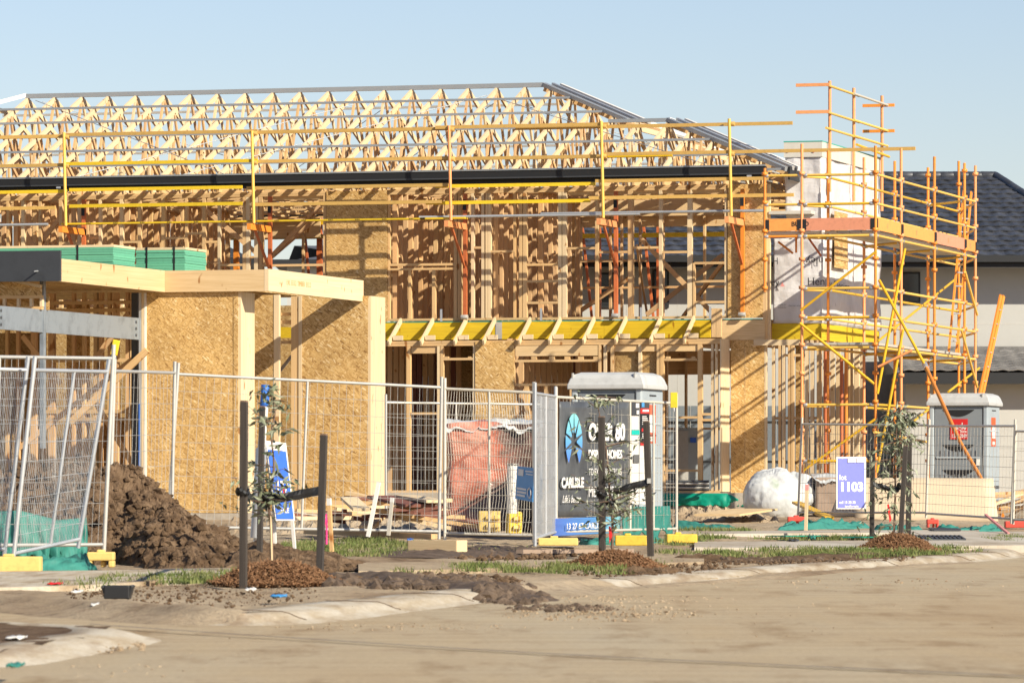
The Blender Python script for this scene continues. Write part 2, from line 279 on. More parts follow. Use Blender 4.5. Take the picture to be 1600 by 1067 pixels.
def nz(p, s=1.0, o=4): return noise.fractal(Vector(p) * s, 1.0, 2.0, o)

# ------------------------------------------------------------------ ground, road, kerbs, paths
def road_pt(px, py): d = FPX * CAM_H / (py - HOR); return ((px - 800) / FPX * d, d)
KERB = [road_pt(*q) for q in ((-700, 935), (-300, 942), (0, 953), (200, 966), (330, 974), (460, 972), (600, 957), (700, 946), (830, 931), (980, 918), (1040, 914), (1290, 893), (1440, 883), (1530, 876), (1578, 871))]
def smooth_line(pts, n=8):
    out = []
    for i in range(len(pts) - 1):
        p0 = pts[max(i - 1, 0)]; p1 = pts[i]; p2 = pts[i + 1]; p3 = pts[min(i + 2, len(pts) - 1)]
        for k in range(n):
            t = k / n
            out.append(tuple(0.5 * (2 * b + (c - a) * t + (2 * a - 5 * b + 4 * c - d) * t * t + (3 * b - a - 3 * c + d) * t ** 3) for a, b, c, d in zip(p0, p1, p2, p3)))
    return out + [pts[-1]]
NOSE = [(5.90, 59.2), (6.05, 60.8), (5.95, 62.3), (5.6, 63.4), (5.1, 64.2), (4.5, 64.9)]
KL = smooth_line(KERB[1:] + NOSE, 10); KLA = np.array(KL)
kx = np.array([p[0] for p in KERB]); ky = np.array([p[1] for p in KERB])
def yk(x): return np.interp(x, np.append(kx, [5.9, 7.5]), np.append(ky, [59.5, 66.0]))
def gz(x, y):
    k = yk(x); t = np.clip((y - k) / (90 - k), 0, 1); return 0.055 + 0.31 * t
def Gp(px, py):
    z = 0.12
    for _ in range(60):
        d = FPX * (CAM_H - z) / (py - HOR); z = 0.5 * z + 0.5 * float(gz((px - 800) / FPX * d, d))
    return Vector(((px - 800) / FPX * d, d, z))
VERGE = [tuple(p) for p in KL] + [(4.9, 66.2), (7.0, 66.6), (14, 67), (40, 67), (60, 140), (-60, 140), (-60, 33)]
def inside(xs, ys, poly):
    c = np.zeros(xs.shape, bool); n = len(poly)
    for i in range(n):
        (xa, ya), (xb, yb) = poly[i], poly[i - 1]
        if ya == yb: continue
        c ^= ((ya > ys) != (yb > ys)) & (xs < (xb - xa) * (ys - ya) / (yb - ya) + xa)
    return c
def fbm(x, y, s, seed=0, octv=4):
    z = np.zeros_like(x, dtype=float); a = 1.0
    r = np.random.default_rng(100 + seed)
    for o in range(octv):
        for _ in range(3):
            th = r.uniform(0, 6.28); ph = r.uniform(0, 6.28); k = s * 2 ** o * r.uniform(0.8, 1.25)
            z += a * np.sin(k * (x * np.cos(th) + y * np.sin(th)) + ph + 1.7 * np.sin(0.6 * k * (x * np.sin(th) - y * np.cos(th)) + ph * 2)) / 3
        a *= 0.55
    return z
def grid_sheet(name, xs, ys, zf, mat, keep=None):
    X, Y = np.meshgrid(xs, ys); Z = zf(X, Y); nx, ny = len(xs), len(ys)
    idx = np.arange(nx * ny).reshape(ny, nx)
    q = np.stack([idx[:-1, :-1], idx[:-1, 1:], idx[1:, 1:], idx[1:, :-1]], -1).reshape(-1, 4)
    if keep is not None:
        kk = keep(X, Y); kq = kk[:-1, :-1] | kk[:-1, 1:] | kk[1:, 1:] | kk[1:, :-1]; q = q[kq.reshape(-1)]
    me = bpy.data.meshes.new(name); me.from_pydata(np.stack([X, Y, Z], -1).reshape(-1, 3).tolist(), [], q.tolist()); me.materials.append(M(mat))
    me.polygons.foreach_set('use_smooth', [True] * len(me.polygons))
    return link(name, me, Matrix.Identity(4))
struct(mesh_obj('ground', [(-1500, -50, -0.16), (1500, -50, -0.16), (1500, 4000, -0.16), (-1500, 4000, -0.16)], [(0, 1, 2, 3)], 'verge_soil'))
struct(grid_sheet('road', np.linspace(-14, 16, 121), np.linspace(12, 70, 233), lambda x, y: 0.005 * fbm(x, y * 0.5, 0.8, 3, 3), 'road_dust'))
def verge_z(x, y):
    P2 = np.stack([x, y], -1).reshape(-1, 2); d = np.full(len(P2), 9.0)
    for i in range(0, len(P2), 20000):
        b = P2[i:i + 20000]; d[i:i + 20000] = np.sqrt(((b[:, None, :] - KLA[None, ::2, :]) ** 2).sum(-1)).min(1)
    d = d.reshape(x.shape); ins = inside(x, y, VERGE)
    z = gz(x, y) + np.clip((d - 0.4) / 0.6, 0, 1) * (0.016 * fbm(x, y, 1.6, 5, 5) + 0.010 * fbm(x, y, 9, 6, 3)) - 0.03
    return np.where(ins & (d > 0.25), z, -0.12)
xs = np.concatenate([np.linspace(-22, -7, 40), np.linspace(-6.9, 9.9, 225), np.linspace(10, 34, 40)])
ys = np.concatenate([np.linspace(29, 72, 300), np.linspace(72.3, 92, 66), np.linspace(93, 128, 18)])
struct(grid_sheet('verge', xs, ys, verge_z, 'verge_soil', lambda x, y: inside(x, y, VERGE)))
def sweep(name, line, prof, mat, off=0.0, seg_gap=None):
    """kerb profile swept along a line (profile = inward offset, height)"""
    L = [Vector((p[0], p[1])) for p in line]; v = []; n = len(prof); f = []
    for i, p in enumerate(L):
        t = (L[min(i + 1, len(L) - 1)] - L[max(i - 1, 0)]).normalized(); nrm = Vector((-t.y, t.x))
        for (o, z) in prof: q = p + nrm * (o + off); v.append((q.x, q.y, z + 0.003 * nz((q.x * 2, q.y * 2, z * 5))))
    for i in range(len(L) - 1):
        for k in range(n - 1): f.append((i * n + k, (i + 1) * n + k, (i + 1) * n + k + 1, i * n + k + 1))
    return mesh_obj(name, v, f, mat, smooth=True)
KPROF = [(-0.34, -0.03), (-0.02, 0.010), (0.03, 0.022), (0.09, 0.048), (0.14, 0.060), (0.36, 0.066), (0.50, 0.064), (0.56, 0.02)]
kerb = struct(sweep('kerb', KL, KPROF, 'kerb_concrete'))
# dry soil washed over the kerb at its left end and where vehicles cross
def base_z(x, y):
    """height of the bare surface: road, kerb or verge"""
    d2 = (KLA[:, 0] - x) ** 2 + (KLA[:, 1] - y) ** 2; i = int(d2.argmin()); j = min(i + 1, len(KLA) - 1); k = max(i - 1, 0); t = KLA[j] - KLA[k]; t = t / np.hypot(*t); o = (x - KLA[i, 0]) * -t[1] + (y - KLA[i, 1]) * t[0]
    if o < -0.1: return 0.0
    if o < 0.52: return float(np.interp(o, [p[0] for p in KPROF[:7]], [p[1] for p in KPROF[:7]]))
    return max(0.055, float(gz(x, y)) - 0.012)
def drift(name, pts, w, h, mat, seed, fine=0.5):
    v = []; f = []; n = 25; L = [Vector(p) for p in pts]; m_ = len(L)
    for i, p in enumerate(L):
        t = (L[min(i + 1, m_ - 1)] - L[max(i - 1, 0)]).normalized(); nr = Vector((-t.y, t.x, 0)).normalized(); e = min(1, 6 * i / m_, 6 * (m_ - 1 - i) / m_)
        for k in range(n):
            a = k / (n - 1) * 2 - 1; ww = w * (0.8 + 0.5 * nz((p.x * 0.9, seed, 0))); q = p + nr * a * ww; c = Vector((q.x, q.y, seed))
            hh = h * e * (1 - abs(a) ** 1.6) * (0.75 + 0.9 * nz(c * 1.3)) + h * fine * (abs(noise.noise(c * 6)) + 0.6 * noise.noise(c * 13) + 0.4 * noise.noise(c * 27)) * e * (1 - abs(a) ** 3) - 0.012 * (a * a) - 0.006 * (1 - e)
            v.append((q.x, q.y, base_z(q.x, q.y) + hh))
    for i in range(m_ - 1):
        for k in range(n - 1): f.append((i * n + k, (i + 1) * n + k, (i + 1) * n + k + 1, i * n + k + 1))
    o = mesh_obj(name, v, f, mat, smooth=True); o['kind'] = 'stuff'; return o
def line3(pts, n=60, z=None):
    P_ = smooth_line([tuple(p) for p in pts], max(2, n // len(pts))); return [Vector((p[0], p[1], p[2] if len(p) > 2 else z)) for p in P_]
def kerb_run(x0, x1, off=0.25, z=0.06):
    return [Vector((p[0], p[1] + off, z)) for p in KL[:140] if x0 <= p[0] <= x1]
tag(drift('soil_drift', kerb_run(-7.0, -1.55, 0.15), 0.55, 0.035, 'verge_soil', 1.0), 'pale soil washed over the kerb at the left', 'soil')
tag(drift('soil_drift', kerb_run(0.0, 0.9, 0.1), 0.6, 0.035, 'verge_soil', 7.0), 'sandy soil covering the kerb right of the mud strip', 'soil')
tag(drift('soil_drift', kerb_run(0.6, 5.2, -0.40), 0.22, 0.014, 'verge_soil', 4.0), 'thin line of soil in the gutter along the right kerb', 'soil')
# kerb joints
jb = 0
for i in range(8, 150, 11):
    p = Vector(KL[i]); q = Vector(KL[i + 1]); t = (q - p).normalized(); nr = Vector((-t.y, t.x))
    if -1.6 < p.x < 5.9:
        pts = [Vector((*(p + nr * o), z + 0.004)) for o, z in KPROF[1:7]]
        mb = MB()
        for a, b in zip(pts, pts[1:]): mb.stick(a, b, 0.0025, 4)
        mb.out('kerb_joint', 'clod', kerb)
# the nearer kerb island in the lower left corner
ISL = smooth_line([road_pt(-260, 1075), (-3.25, 23.2), road_pt(0, 1040), road_pt(90, 1028), road_pt(170, 1013), road_pt(222, 1004), road_pt(215, 994), road_pt(120, 988), road_pt(0, 984), road_pt(-200, 980)], 8)
isl_kerb = struct(sweep('kerb_island', ISL, [(-0.22, -0.03), (0.0, 0.010), (0.06, 0.03), (0.14, 0.048), (0.24, 0.058), (0.4, 0.056), (0.44, 0.02)], 'kerb_concrete'))
ISLP = ISL + [(-9, 29), (-9, 20)]
struct(grid_sheet('island_soil', np.linspace(-8, -1.6, 60), np.linspace(20, 31, 60), lambda x, y: 0.05 + 0.02 * fbm(x, y, 2.0, 9, 4), 'clod', lambda x, y: inside(x - 0.25, y + 0.0, ISLP) & inside(x + 0.25, y + 0.25, ISLP) & inside(x + 0.25, y - 0.25, ISLP)))
# saw-cut joint across the road
jp = line3([(*road_pt(140, 978), 0.022), (*road_pt(430, 998), 0.022), (*road_pt(900, 1027), 0.022), (*road_pt(1640, 1062), 0.022)], 40)
v = []; f = []
for i, p in enumerate(jp):
    v += [(p.x, p.y - 0.035, p.z - 0.008), (p.x, p.y + 0.035, p.z - 0.008)]
    if i: f.append((2 * i - 2, 2 * i, 2 * i + 1, 2 * i - 1))
struct(mesh_obj('road_joint', v, f, 'ink'))
# footpaths: slabs on the verge
def strip(name, pa, pb, lift, mat, thick=0.05):
    """path between two matching edge lines given as ground points"""
    v = []; f = []; n = len(pa)
    for a, b in zip(pa, pb):
        for q, dz in ((a, -thick), (a, 0), (b, 0), (b, -thick)): v.append((q.x, q.y, q.z + lift + dz))
    for i in range(n - 1):
        for k in range(3): f.append((4 * i + k, 4 * i + 4 + k, 4 * i + 5 + k, 4 * i + 1 + k))
    f += [(0, 1, 2, 3), (4 * n - 1, 4 * n - 2, 4 * n - 3, 4 * n - 4)]
    return struct(mesh_obj(name, v, f, mat))
def gl(pts, n=30):
    out = []
    for p in smooth_line([tuple(Gp(*q)) for q in pts], max(2, n // len(pts))): out.append(Vector((p[0], p[1], float(gz(p[0], p[1])))))
    return out
fp = strip('footpath', gl([(-200, 922), (0, 919), (160, 914), (360, 900)]), gl([(-200, 893), (0, 893), (160, 892), (360, 888)]), 0.008, 'kerb_concrete', 0.12)
strip('footpath_dusty', gl([(560, 893), (760, 889), (920, 884), (1100, 878)]), gl([(560, 880), (760, 877), (920, 873), (1100, 867)]), 0.006, 'verge_soil', 0.1)
strip('footpath_right', gl([(1085, 856), (1200, 857), (1380, 857), (1480, 855)]), gl([(1085, 847), (1200, 846.5), (1380, 845.5), (1480, 844.5)]), 0.010, 'concrete', 0.15)
strip('house_path', gl([(1050, 836), (1250, 834), (1420, 833), (1530, 831)]), gl([(1050, 831.5), (1250, 830), (1420, 829), (1530, 828)]), 0.012, 'concrete', 0.15)
strip('crossover', gl([(1370, 856), (1440, 855.5), (1540, 854), (1640, 853)]), gl([(1395, 833), (1450, 832.5), (1540, 832), (1640, 831.5)]), 0.017, 'concrete', 0.15)
# drain grates in the crossover
for (x0, x1, y0, y1, lab) in ((1415, 1508, 840, 846, 'long steel drain grate set in the concrete crossover behind the right sapling'), (1458, 1500, 828.5, 831, 'small steel drain cover on the path below the right toilet')):
    a = Gp(x0, y1); b = Gp(x1, y1); c = Gp(x0 - 6, y0); t = thing('drain_grate', lab, 'drain', a, 'drain grates')
    n = 14
    for i in range(n):
        s = i / (n - 1); p = a.lerp(b, s); q = p + (c - a)
        bar('grate_bar', p + Vector((0, 0, 0.03)), q + Vector((0, 0, 0.03)), 0.02, 0.02, 'steel_dark', t)
    for s in (0.0, 0.5, 1.0): bar('grate_frame', a + (c - a) * s + Vector((0, 0, 0.026)), b + (c - a) * s + Vector((0, 0, 0.026)), 0.03, 0.02, 'steel_dark', t)

# grass, clods, gravel (nobody could count them)
def scatter_mask(cx, cy, rx, ry, n):
    a = rng.uniform(0, 2 * math.pi, n); r = np.sqrt(rng.uniform(0, 1, n)); return cx + np.cos(a) * r * rx, cy + np.sin(a) * r * ry
def grass(name, label, patches, hmin, hmax, mat='grass', wid=0.006):
    v = []; f = []
    for (px, py, wpx, hpx, n) in patches:
        for _ in range(n):
            a = random.uniform(0, 6.283); r = math.sqrt(random.random()); q0 = Gp(px + math.cos(a) * r * wpx, py + math.sin(a) * r * hpx)
            if nz((q0.x * 2.2, q0.y * 0.9, 3)) < random.gauss(0.02, 0.12): continue
            for _k in range(3):
                x = q0.x + random.gauss(0, 0.05); y = q0.y + random.gauss(0, 0.05); z = float(gz(x, y)) - 0.01
                h = random.uniform(hmin, hmax) * (0.6 + 0.6 * random.random()); t = random.uniform(0, 6.283); w = wid; lx, ly = random.gauss(0, 0.35) * h, random.gauss(0, 0.35) * h
                k = len(v); v += [(x - w * math.cos(t), y - w * math.sin(t), z), (x + w * math.cos(t), y + w * math.sin(t), z), (x + lx * 0.5 + w * 0.7 * math.cos(t), y + ly * 0.5 + w * 0.7 * math.sin(t), z + h * 0.6), (x + lx, y + ly, z + h)]; f += [(k, k + 1, k + 2), (k, k + 2, k + 3)]
    o = mesh_obj(name, v, f, mat); tag(o, label, 'grass', kind='stuff'); return o
grass('grass', 'sparse green grass growing in patches over the verge', [
    (250, 905, 110, 6, 1000), (130, 913, 70, 4, 300), (330, 896, 60, 3, 420), (560, 855, 130, 13, 3600), (470, 862, 40, 10, 500), (800, 887, 90, 6, 900), (900, 886, 80, 6, 700), (720, 886, 60, 4, 300), (1010, 880, 60, 6, 200),
    (1260, 862, 140, 6, 2200), (1180, 866, 90, 5, 900), (1470, 859, 70, 5, 1100), (1400, 866, 80, 4, 700), (1120, 828, 60, 2.5, 600), (1290, 840.5, 110, 2.5, 900), (1130, 841, 40, 2, 300), (1580, 842, 40, 5, 900), (1065, 846, 40, 5, 500), (1090, 837, 40, 3, 260), (780, 858, 60, 4, 160), (1340, 868, 60, 3, 300), (1080, 862, 60, 3, 160), (660, 893, 50, 3, 120), (930, 893, 80, 3, 300)], 0.025, 0.065)
grass('tall_weeds', 'tall yellow flowering weeds behind the unfinished house', [(668, 786, 34, 1.5, 260), (640, 786, 20, 1.5, 60)], 0.55, 1.15, 'weed', 0.012)
def clods(name, label, patches, mat, cat='soil'):
    mb = MB(); ico = bmesh.new(); bmesh.ops.create_icosphere(ico, subdivisions=1, radius=1); iv = [x.co.copy() for x in ico.verts]; fi = [[q.index for q in x.verts] for x in ico.faces]; ico.free()
    for (px, py, wpx, hpx, n, s0, s1) in patches:
        for _ in range(n):
            a = random.uniform(0, 6.283); r = random.random() ** 0.6; q = Gp(px + math.cos(a) * r * wpx, py + math.sin(a) * r * hpx)
            q.z = base_z(q.x, q.y)
            s = s0 + (s1 - s0) * random.random() ** 3; sd_ = random.random() * 50
            mb.add([q + Vector((w.x, w.y, w.z * 0.75)) * s * (1 + 0.55 * noise.noise(w * 1.3 + Vector((sd_, 0, 0)))) for w in iv], fi)
    o = mb.out(name, mat, smooth=False); return tag(o, label, cat, kind='stuff')
clods('soil_clods', 'loose clods of brown soil scattered over the verge', [(480, 880, 70, 14, 700, 0.01, 0.06), (660, 905, 160, 10, 500, 0.008, 0.05), (300, 925, 200, 22, 900, 0.003, 0.017), (1000, 885, 140, 14, 800, 0.005, 0.03), (1230, 872, 200, 8, 700, 0.005, 0.03), (800, 865, 120, 8, 300, 0.01, 0.05), (1120, 815, 70, 6, 500, 0.01, 0.07), (620, 822, 90, 8, 350, 0.02, 0.09), (1010, 893, 40, 4, 80, 0.02, 0.08)], 'clod')
clods('road_crumbs', 'small crumbs of dirt and stones lying on the road', [(800, 985, 800, 60, 260, 0.002, 0.008), (930, 945, 160, 12, 420, 0.003, 0.018), (1000, 925, 160, 6, 300, 0.003, 0.02), (620, 965, 200, 6, 160, 0.003, 0.012), (1350, 905, 250, 12, 200, 0.004, 0.016), (1150, 930, 300, 20, 120, 0.003, 0.012), (200, 1030, 130, 12, 60, 0.003, 0.012), (120, 995, 120, 8, 160, 0.008, 0.03)], 'verge_soil', 'stones')
def mud_strip(name, label, pts, w, h, seed):
    o = drift(name, [Vector((p.x, p.y, p.z - 0.02)) for p in gl(pts, 80)], w, h, 'mud' if seed in (2.0, 8.0) else 'clod', seed); tag(o, label, 'mud'); return o
mud_strip('mud_ridge', 'ridge of dark wet mud churned up along the kerb', [(500, 897), (600, 903), (700, 912), (780, 919), (835, 929)], 0.45, 0.06, 2.0)
mud_strip('mud_ridge', 'low band of dark mud below the right sapling', [(1120, 876), (1210, 871), (1300, 869), (1440, 866)], 0.45, 0.03, 5.0)
mud_strip('mud_ridge', 'dark mud under the wire fence panel near the wrapped pallet', [(650, 868), (730, 862), (830, 858)], 0.8, 0.05, 8.0)
mud_strip('mud_ridge', 'heap of grey brown soil in front of the two toilets', [(1085, 873), (1110, 872), (1150, 873)], 0.5, 0.09, 9.5)
clods('mud_clods', 'dark lumps of wet mud along the churned ridge', [(640, 908, 140, 9, 420, 0.015, 0.085), (800, 925, 60, 8, 260, 0.015, 0.075), (880, 938, 90, 5, 160, 0.01, 0.04), (1220, 873, 110, 3, 160, 0.01, 0.05), (740, 862, 80, 4, 200, 0.01, 0.06)], 'mud', 'mud')

# ------------------------------------------------------------------ the unfinished house
Z_SLAB, Z_FL, Z_BB, Z_TP, Z_EAVE = 0.64, 3.97, 3.60, 6.52, 6.72
house = thing('unfinished_house', 'unfinished two storey timber framed house with open roof trusses and particle board walls', 'house', hw(-8, 4, 0.3))
def stud(px0, px1, v, z0, z1, mat='pine', dep=0.09, name='stud'):
    return HB(name, ux(px0, v), ux(px1, v), v, v + dep, z0, z1, mat, house)
def panel(name, u0, u1, v0, v1, z0, z1, mat='osb', parent=None):
    """sheet with its own metre-true mesh"""
    c = [hw(u, v, z) for u in (u0, u1) for v in (v0, v1) for z in (z0, z1)]
    return mesh_obj(name, c, [(0, 1, 3, 2), (4, 6, 7, 5), (0, 4, 5, 1), (2, 3, 7, 6), (0, 2, 6, 4), (1, 5, 7, 3)], mat, parent or house)
UL, UR, VB = -17.5, 0.0, 9.6
# slab and floor deck
panel('slab', UL, 0.02, -0.78, VB, 0.2, Z_SLAB, 'concrete')
panel('slab', 0.02, 1.15, 0.36, 5.0, 0.2, Z_SLAB - 0.02, 'concrete')
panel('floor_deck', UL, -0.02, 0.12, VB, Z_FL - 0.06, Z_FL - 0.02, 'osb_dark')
for k in range(38): HB('floor_joist', -17.2 + k * 0.45, -17.155 + k * 0.45, 0.15, VB - 0.1, Z_BB + 0.02, Z_FL - 0.07, 'pine_warm', house)
# ---- first floor front wall
zb, zt = Z_FL + 0.0, Z_TP
def plates(v, u0, u1, z0, z1, mat='pine'):
    HB('plate', u0, u1, v, v + 0.09, z0, z0 + 0.045, mat, house); HB('plate', u0, u1, v, v + 0.09, z1 - 0.045, z1, mat, house); HB('plate', u0, u1, v, v + 0.09, z1 - 0.093, z1 - 0.048, mat, house)
plates(0.0, UL, ux(510, 0), zb, zt); plates(0.0, ux(605, 0), ux(1136, 0), zb, zt)
for (a, b) in ((606, 609), (709, 714), (715, 721), (736, 740.5), (752, 756.5), (758.5, 762), (762.5, 767), (802, 806), (811, 816), (817, 823), (872, 877.5), (878.5, 885), (930, 935), (981, 989), (1029.5, 1034.5), (1074, 1081), (1132, 1136), (505, 509.5),
               (60, 64), (92, 97), (121, 126), (154, 158), (187, 192), (215, 220), (252, 258), (289, 293), (316, 321), (340, 344), (379, 384), (384.5, 390), (397, 403), (404, 410), (-20, -15), (10, 14), (33, 38)):
    stud(a, b, 0.002 if b - a < 7 else 0.0, zb + 0.045, zt - 0.094, random.choice(['pine', 'pine', 'pine_pale']))
for (a, b) in ((638, 642), (675, 680)): stud(a, b, 0.001, zb + 0.045, zp(421, ux(a, 0), 0))
for (a, b) in ((1082.3, 1085.5),): stud(a, b, 0.001, zb + 0.045, zp(411, ux(a, 0), 0))
def nog(px0, px1, py, v=0.004, mat='pine', h=0.045): u0, u1 = ux(px0, v), ux(px1, v); z = zp(py, (u0 + u1) / 2, v); HB('nogging', u0, u1, v, v + 0.088, z - h / 2, z + h / 2, mat, house)
for q in ((609, 709, 413.5), (609, 709, 420.5), (721, 736, 394), (740, 752, 387), (767, 802, 393), (823, 872, 413.5), (823, 872, 439.5), (823, 872, 473), (885, 930, 388), (935, 981, 394), (989, 1029, 387), (1034.5, 1074, 394), (1085, 1132, 411), (1085, 1132, 439.5), (1085, 1132, 472),
          (97, 121, 380), (126, 154, 372), (192, 215, 378), (258, 289, 372), (293, 316, 365), (321, 340, 378), (344, 379, 414), (410, 505, 414.5), (390, 397, 402)): nog(*q)
# deep lintels under the top plate
for (a, b, y0, y1, v) in ((886, 1131, 291, 305, 0.05), (610, 708, 292, 300, 0.05), (346, 378, 297, 309, 0.05), (412, 504, 293, 313, 0.05)):
    HB('lintel', ux(a, v), ux(b, v), v, v + 0.04, zp(y1, ux(a, v), v), zp(y0, ux(b, v), v), 'lvl', house)
# particle board bracing sheets on the front
panel('wall_sheet', ux(510, -0.02), ux(605, -0.02), -0.02, 0.0, Z_BB, zt - 0.01); panel('wall_sheet', ux(1137, -0.02), ux(1192, -0.02), -0.02, 0.0, Z_FL - 0.0, zt - 0.005)
stud(510.5, 515, 0.001, zb, zt); stud(600, 604.5, 0.001, zb, zt); stud(1137, 1142, 0.001, zb, zt); HB('corner_stud', ux(1192.5, 0), ux(1198, 0), -0.015, 0.075, Z_BB - 0.05, zt, 'pine', house); HB('corner_stud', ux(1198.3, 0.08), ux(1203, 0.08), 0.08, 0.17, Z_BB - 0.05, zt, 'pine_pale', house)
# internal walls of the first floor: partitions running away from the street read as rows of boards
def crosswall(px, v0, v1, z0, z1, sp=0.34, mats=('pine_warm', 'pine', 'pine_warm'), skip=()):
    u = ux(px, 0.1); n = int((v1 - v0) / sp)
    HB('plate', u, u + 0.09, v0, v1, z0, z0 + 0.045, 'pine_warm', house); HB('plate', u, u + 0.09, v0, v1, z1 - 0.045, z1, 'pine_warm', house)
    for i in range(n + 1):
        if i in skip: continue
        v = v0 + i * sp; w = 0.07 if i % 3 else 0.11
        HB('partition_stud', u, u + 0.09, v, v + w, z0 + 0.045, z1 - 0.045, random.choice(mats), house)
    for i in range(n):
        if i % 2 == 0 and i not in skip: HB('partition_nogging', u + 0.002, u + 0.088, v0 + i * sp + 0.05, v0 + (i + 1) * sp - 0.005, z0 + 1.25 + 0.05 * (i % 4), z0 + 1.295 + 0.05 * (i % 4), random.choice(mats), house)
for px, v0, v1 in ((20, 0.15, 9.4), (110, 0.15, 9.0), (195, 3.4, 6.4), (612, 0.15, 4.8), (660, 1.6, 6.9), (770, 0.15, 5.0), (830, 0.6, 3.4), (-90, 0.2, 9.4)): crosswall(px, v0, v1, zb, zt - 0.01)
def backwall(v, px0, px1, z0, z1, sp, mat='pine_warm', name='partition_stud', nogz=1.3):
    u0, u1 = ux(px0, v), ux(px1, v); n = int((u1 - u0) / sp)
    HB('plate', u0, u1, v, v + 0.09, z0, z0 + 0.045, mat, house); HB('plate', u0, u1, v, v + 0.09, z1 - 0.045, z1, mat, house)
    for i in range(n + 1): HB(name, u0 + i * sp, u0 + i * sp + 0.045, v, v + 0.09, z0 + 0.045, z1 - 0.045, random.choice([mat, 'pine']), house)
    HB('partition_nogging', u0, u1, v + 0.001, v + 0.089, z0 + nogz, z0 + nogz + 0.045, mat, house)
backwall(3.2, -40, 345, zb, zt, 0.45); backwall(5.6, 640, 905, zb, zt, 0.45); backwall(VB - 0.1, -60, 330, zb, zt, 0.45); backwall(VB - 0.1, 345, 500, zb, zt, 0.92, nogz=0.9); backwall(VB - 0.1, 610, 900, zb, zt, 0.45); backwall(VB - 0.1, 905, 1160, zb, zt, 0.9, nogz=0.95); backwall(4.6, 905, 1010, zb, zt, 0.62)
HB('lintel', ux(345, VB), ux(500, VB), VB, VB + 0.04, zt - 0.42, zt - 0.02, 'lvl', house); HB('lintel', ux(905, VB), ux(1150, VB), VB, VB + 0.04, zt - 0.30, zt - 0.02, 'lvl', house); HB('lintel', ux(905, 4.6), ux(1130, 4.6), 4.55, 4.59, zt - 0.34, zt - 0.02, 'lvl', house)
# temporary diagonal braces
for (xa, ya, va, xb, yb, vb) in ((1000, 372, 1.4, 1110, 486, 1.4), (1010, 492, 2.0, 1130, 398, 2.0), (1065, 498, 3.0, 1130, 410, 0.6), (1012, 497, 3.3, 995, 385, 0.5), (900, 490, 4, 990, 430, 3.9), (300, 310, 1.2, 420, 412, 1.2), (412, 412, 6, 490, 345, 6), (420, 405, 2.5, 500, 322, 2.5), (700, 500, 2.2, 755, 440, 2.2), (20, 330, 0.5, 52, 385, 0.5), (690, 440, 1.1, 700, 375, 1.1), (60, 385, 0.6, 112, 315, 0.6), (672, 480, 1.3, 690, 392, 1.0)):
    ua, ub = ux(xa, va), ux(xb, vb); bar('diagonal_brace', hw(ua, va, zp(ya, ua, va)), hw(ub, vb, zp(yb, ub, vb)), 0.035, 0.09, 'pine_warm', house)
# ---- yellow floor-edge beam, its tie plate and lean-to rafters
zy0, zy1 = Z_BB, Z_FL - 0.035
for (a, b) in ((602, 773.5), (784.5, 944), (944.3, 1110)): HB('floor_beam', ux(a, -0.03), ux(b, -0.03), -0.05, 0.01, zy0, zy1, 'lvl_yellow', house)
HB('beam_plate', ux(774, -0.06), ux(784, -0.06), -0.052, 0.0, zy0 + 0.005, zy1 - 0.005, 'galv_dull', house)
HB('green_edge', ux(602, -0.05), ux(1190, -0.05), -0.056, 0.0, zy1 + 0.002, zy1 + 0.016, 'teal_edge', house)
HB('floor_beam', ux(1128, -0.03), ux(1195, -0.03), -0.045, 0.0, Z_BB - 0.05, Z_FL - 0.04, 'lvl', house)
VF = -0.72                                     # front face of the ground-floor wall, forward of the floor above
z_lp = zp(531, ux(860, VF), VF)
for px in (627, 677, 729, 774, 829, 876, 929, 979, 1033, 1085):
    u = ux(px, -0.05); p0 = hw(u, -0.06, Z_FL + 0.01); p1 = hw(u, VF - 0.16, z_lp - 0.05)
    bar('lean_rafter', p0, p1, 0.038, 0.10, 'pine_pale', house); bar('rafter_block', hw(u + 0.05, VF + 0.0, z_lp + 0.06), hw(u + 0.24, VF + 0.0, z_lp + 0.06), 0.035, 0.09, 'pine_pale', house)
for px in (689, 1109, 845, 1001): HB('joint_strap', ux(px, 0), ux(px + 3.5, 0), -0.062, -0.06, Z_FL - 0.02, Z_FL + 0.22, 'galv', house)
# ---- ground-floor front wall
u_l, u_r = ux(560, VF), ux(1125, VF)
HB('plate', u_l, u_r, VF, VF + 0.09, z_lp - 0.05, z_lp, 'pine', house); HB('plate', u_l, u_r, VF, VF + 0.09, z_lp - 0.10, z_lp - 0.053, 'pine', house); HB('plate', u_l, u_r, VF, VF + 0.09, Z_SLAB, Z_SLAB + 0.045, 'pine', house)
zs, ze = Z_SLAB + 0.045, z_lp - 0.102
def gz_(py, px): return zp(py, ux(px, VF), VF)
for (a, b) in ((635, 641), (683, 687), (688, 692.5), (799, 803.5), (935, 939), (943, 947.5), (954, 959), (997.5, 1002), (1026, 1030.5), (1031.5, 1037), (1090, 1097), (1111, 1114.5), (1117.5, 1121), (739, 742.5)): stud(a, b, VF + 0.001, zs, ze, random.choice(['pine', 'pine_pale']))
HB('lintel', ux(805, VF), ux(934, VF), VF + 0.01, VF + 0.05, gz_(556, 860), ze - 0.002, 'lvl', house); HB('lintel', ux(642, VF), ux(682, VF), VF + 0.03, VF + 0.07, gz_(552, 660), ze - 0.002, 'pine', house); HB('lintel', ux(948, VF), ux(1090, VF), VF + 0.03, VF + 0.07, gz_(549, 1000), ze - 0.002, 'lvl', house)
def gnog(a, b, py, h=0.045): z = gz_(py, a); HB('nogging', ux(a, VF), ux(b, VF), VF + 0.003, VF + 0.087, z - h / 2, z + h / 2, 'pine', house)
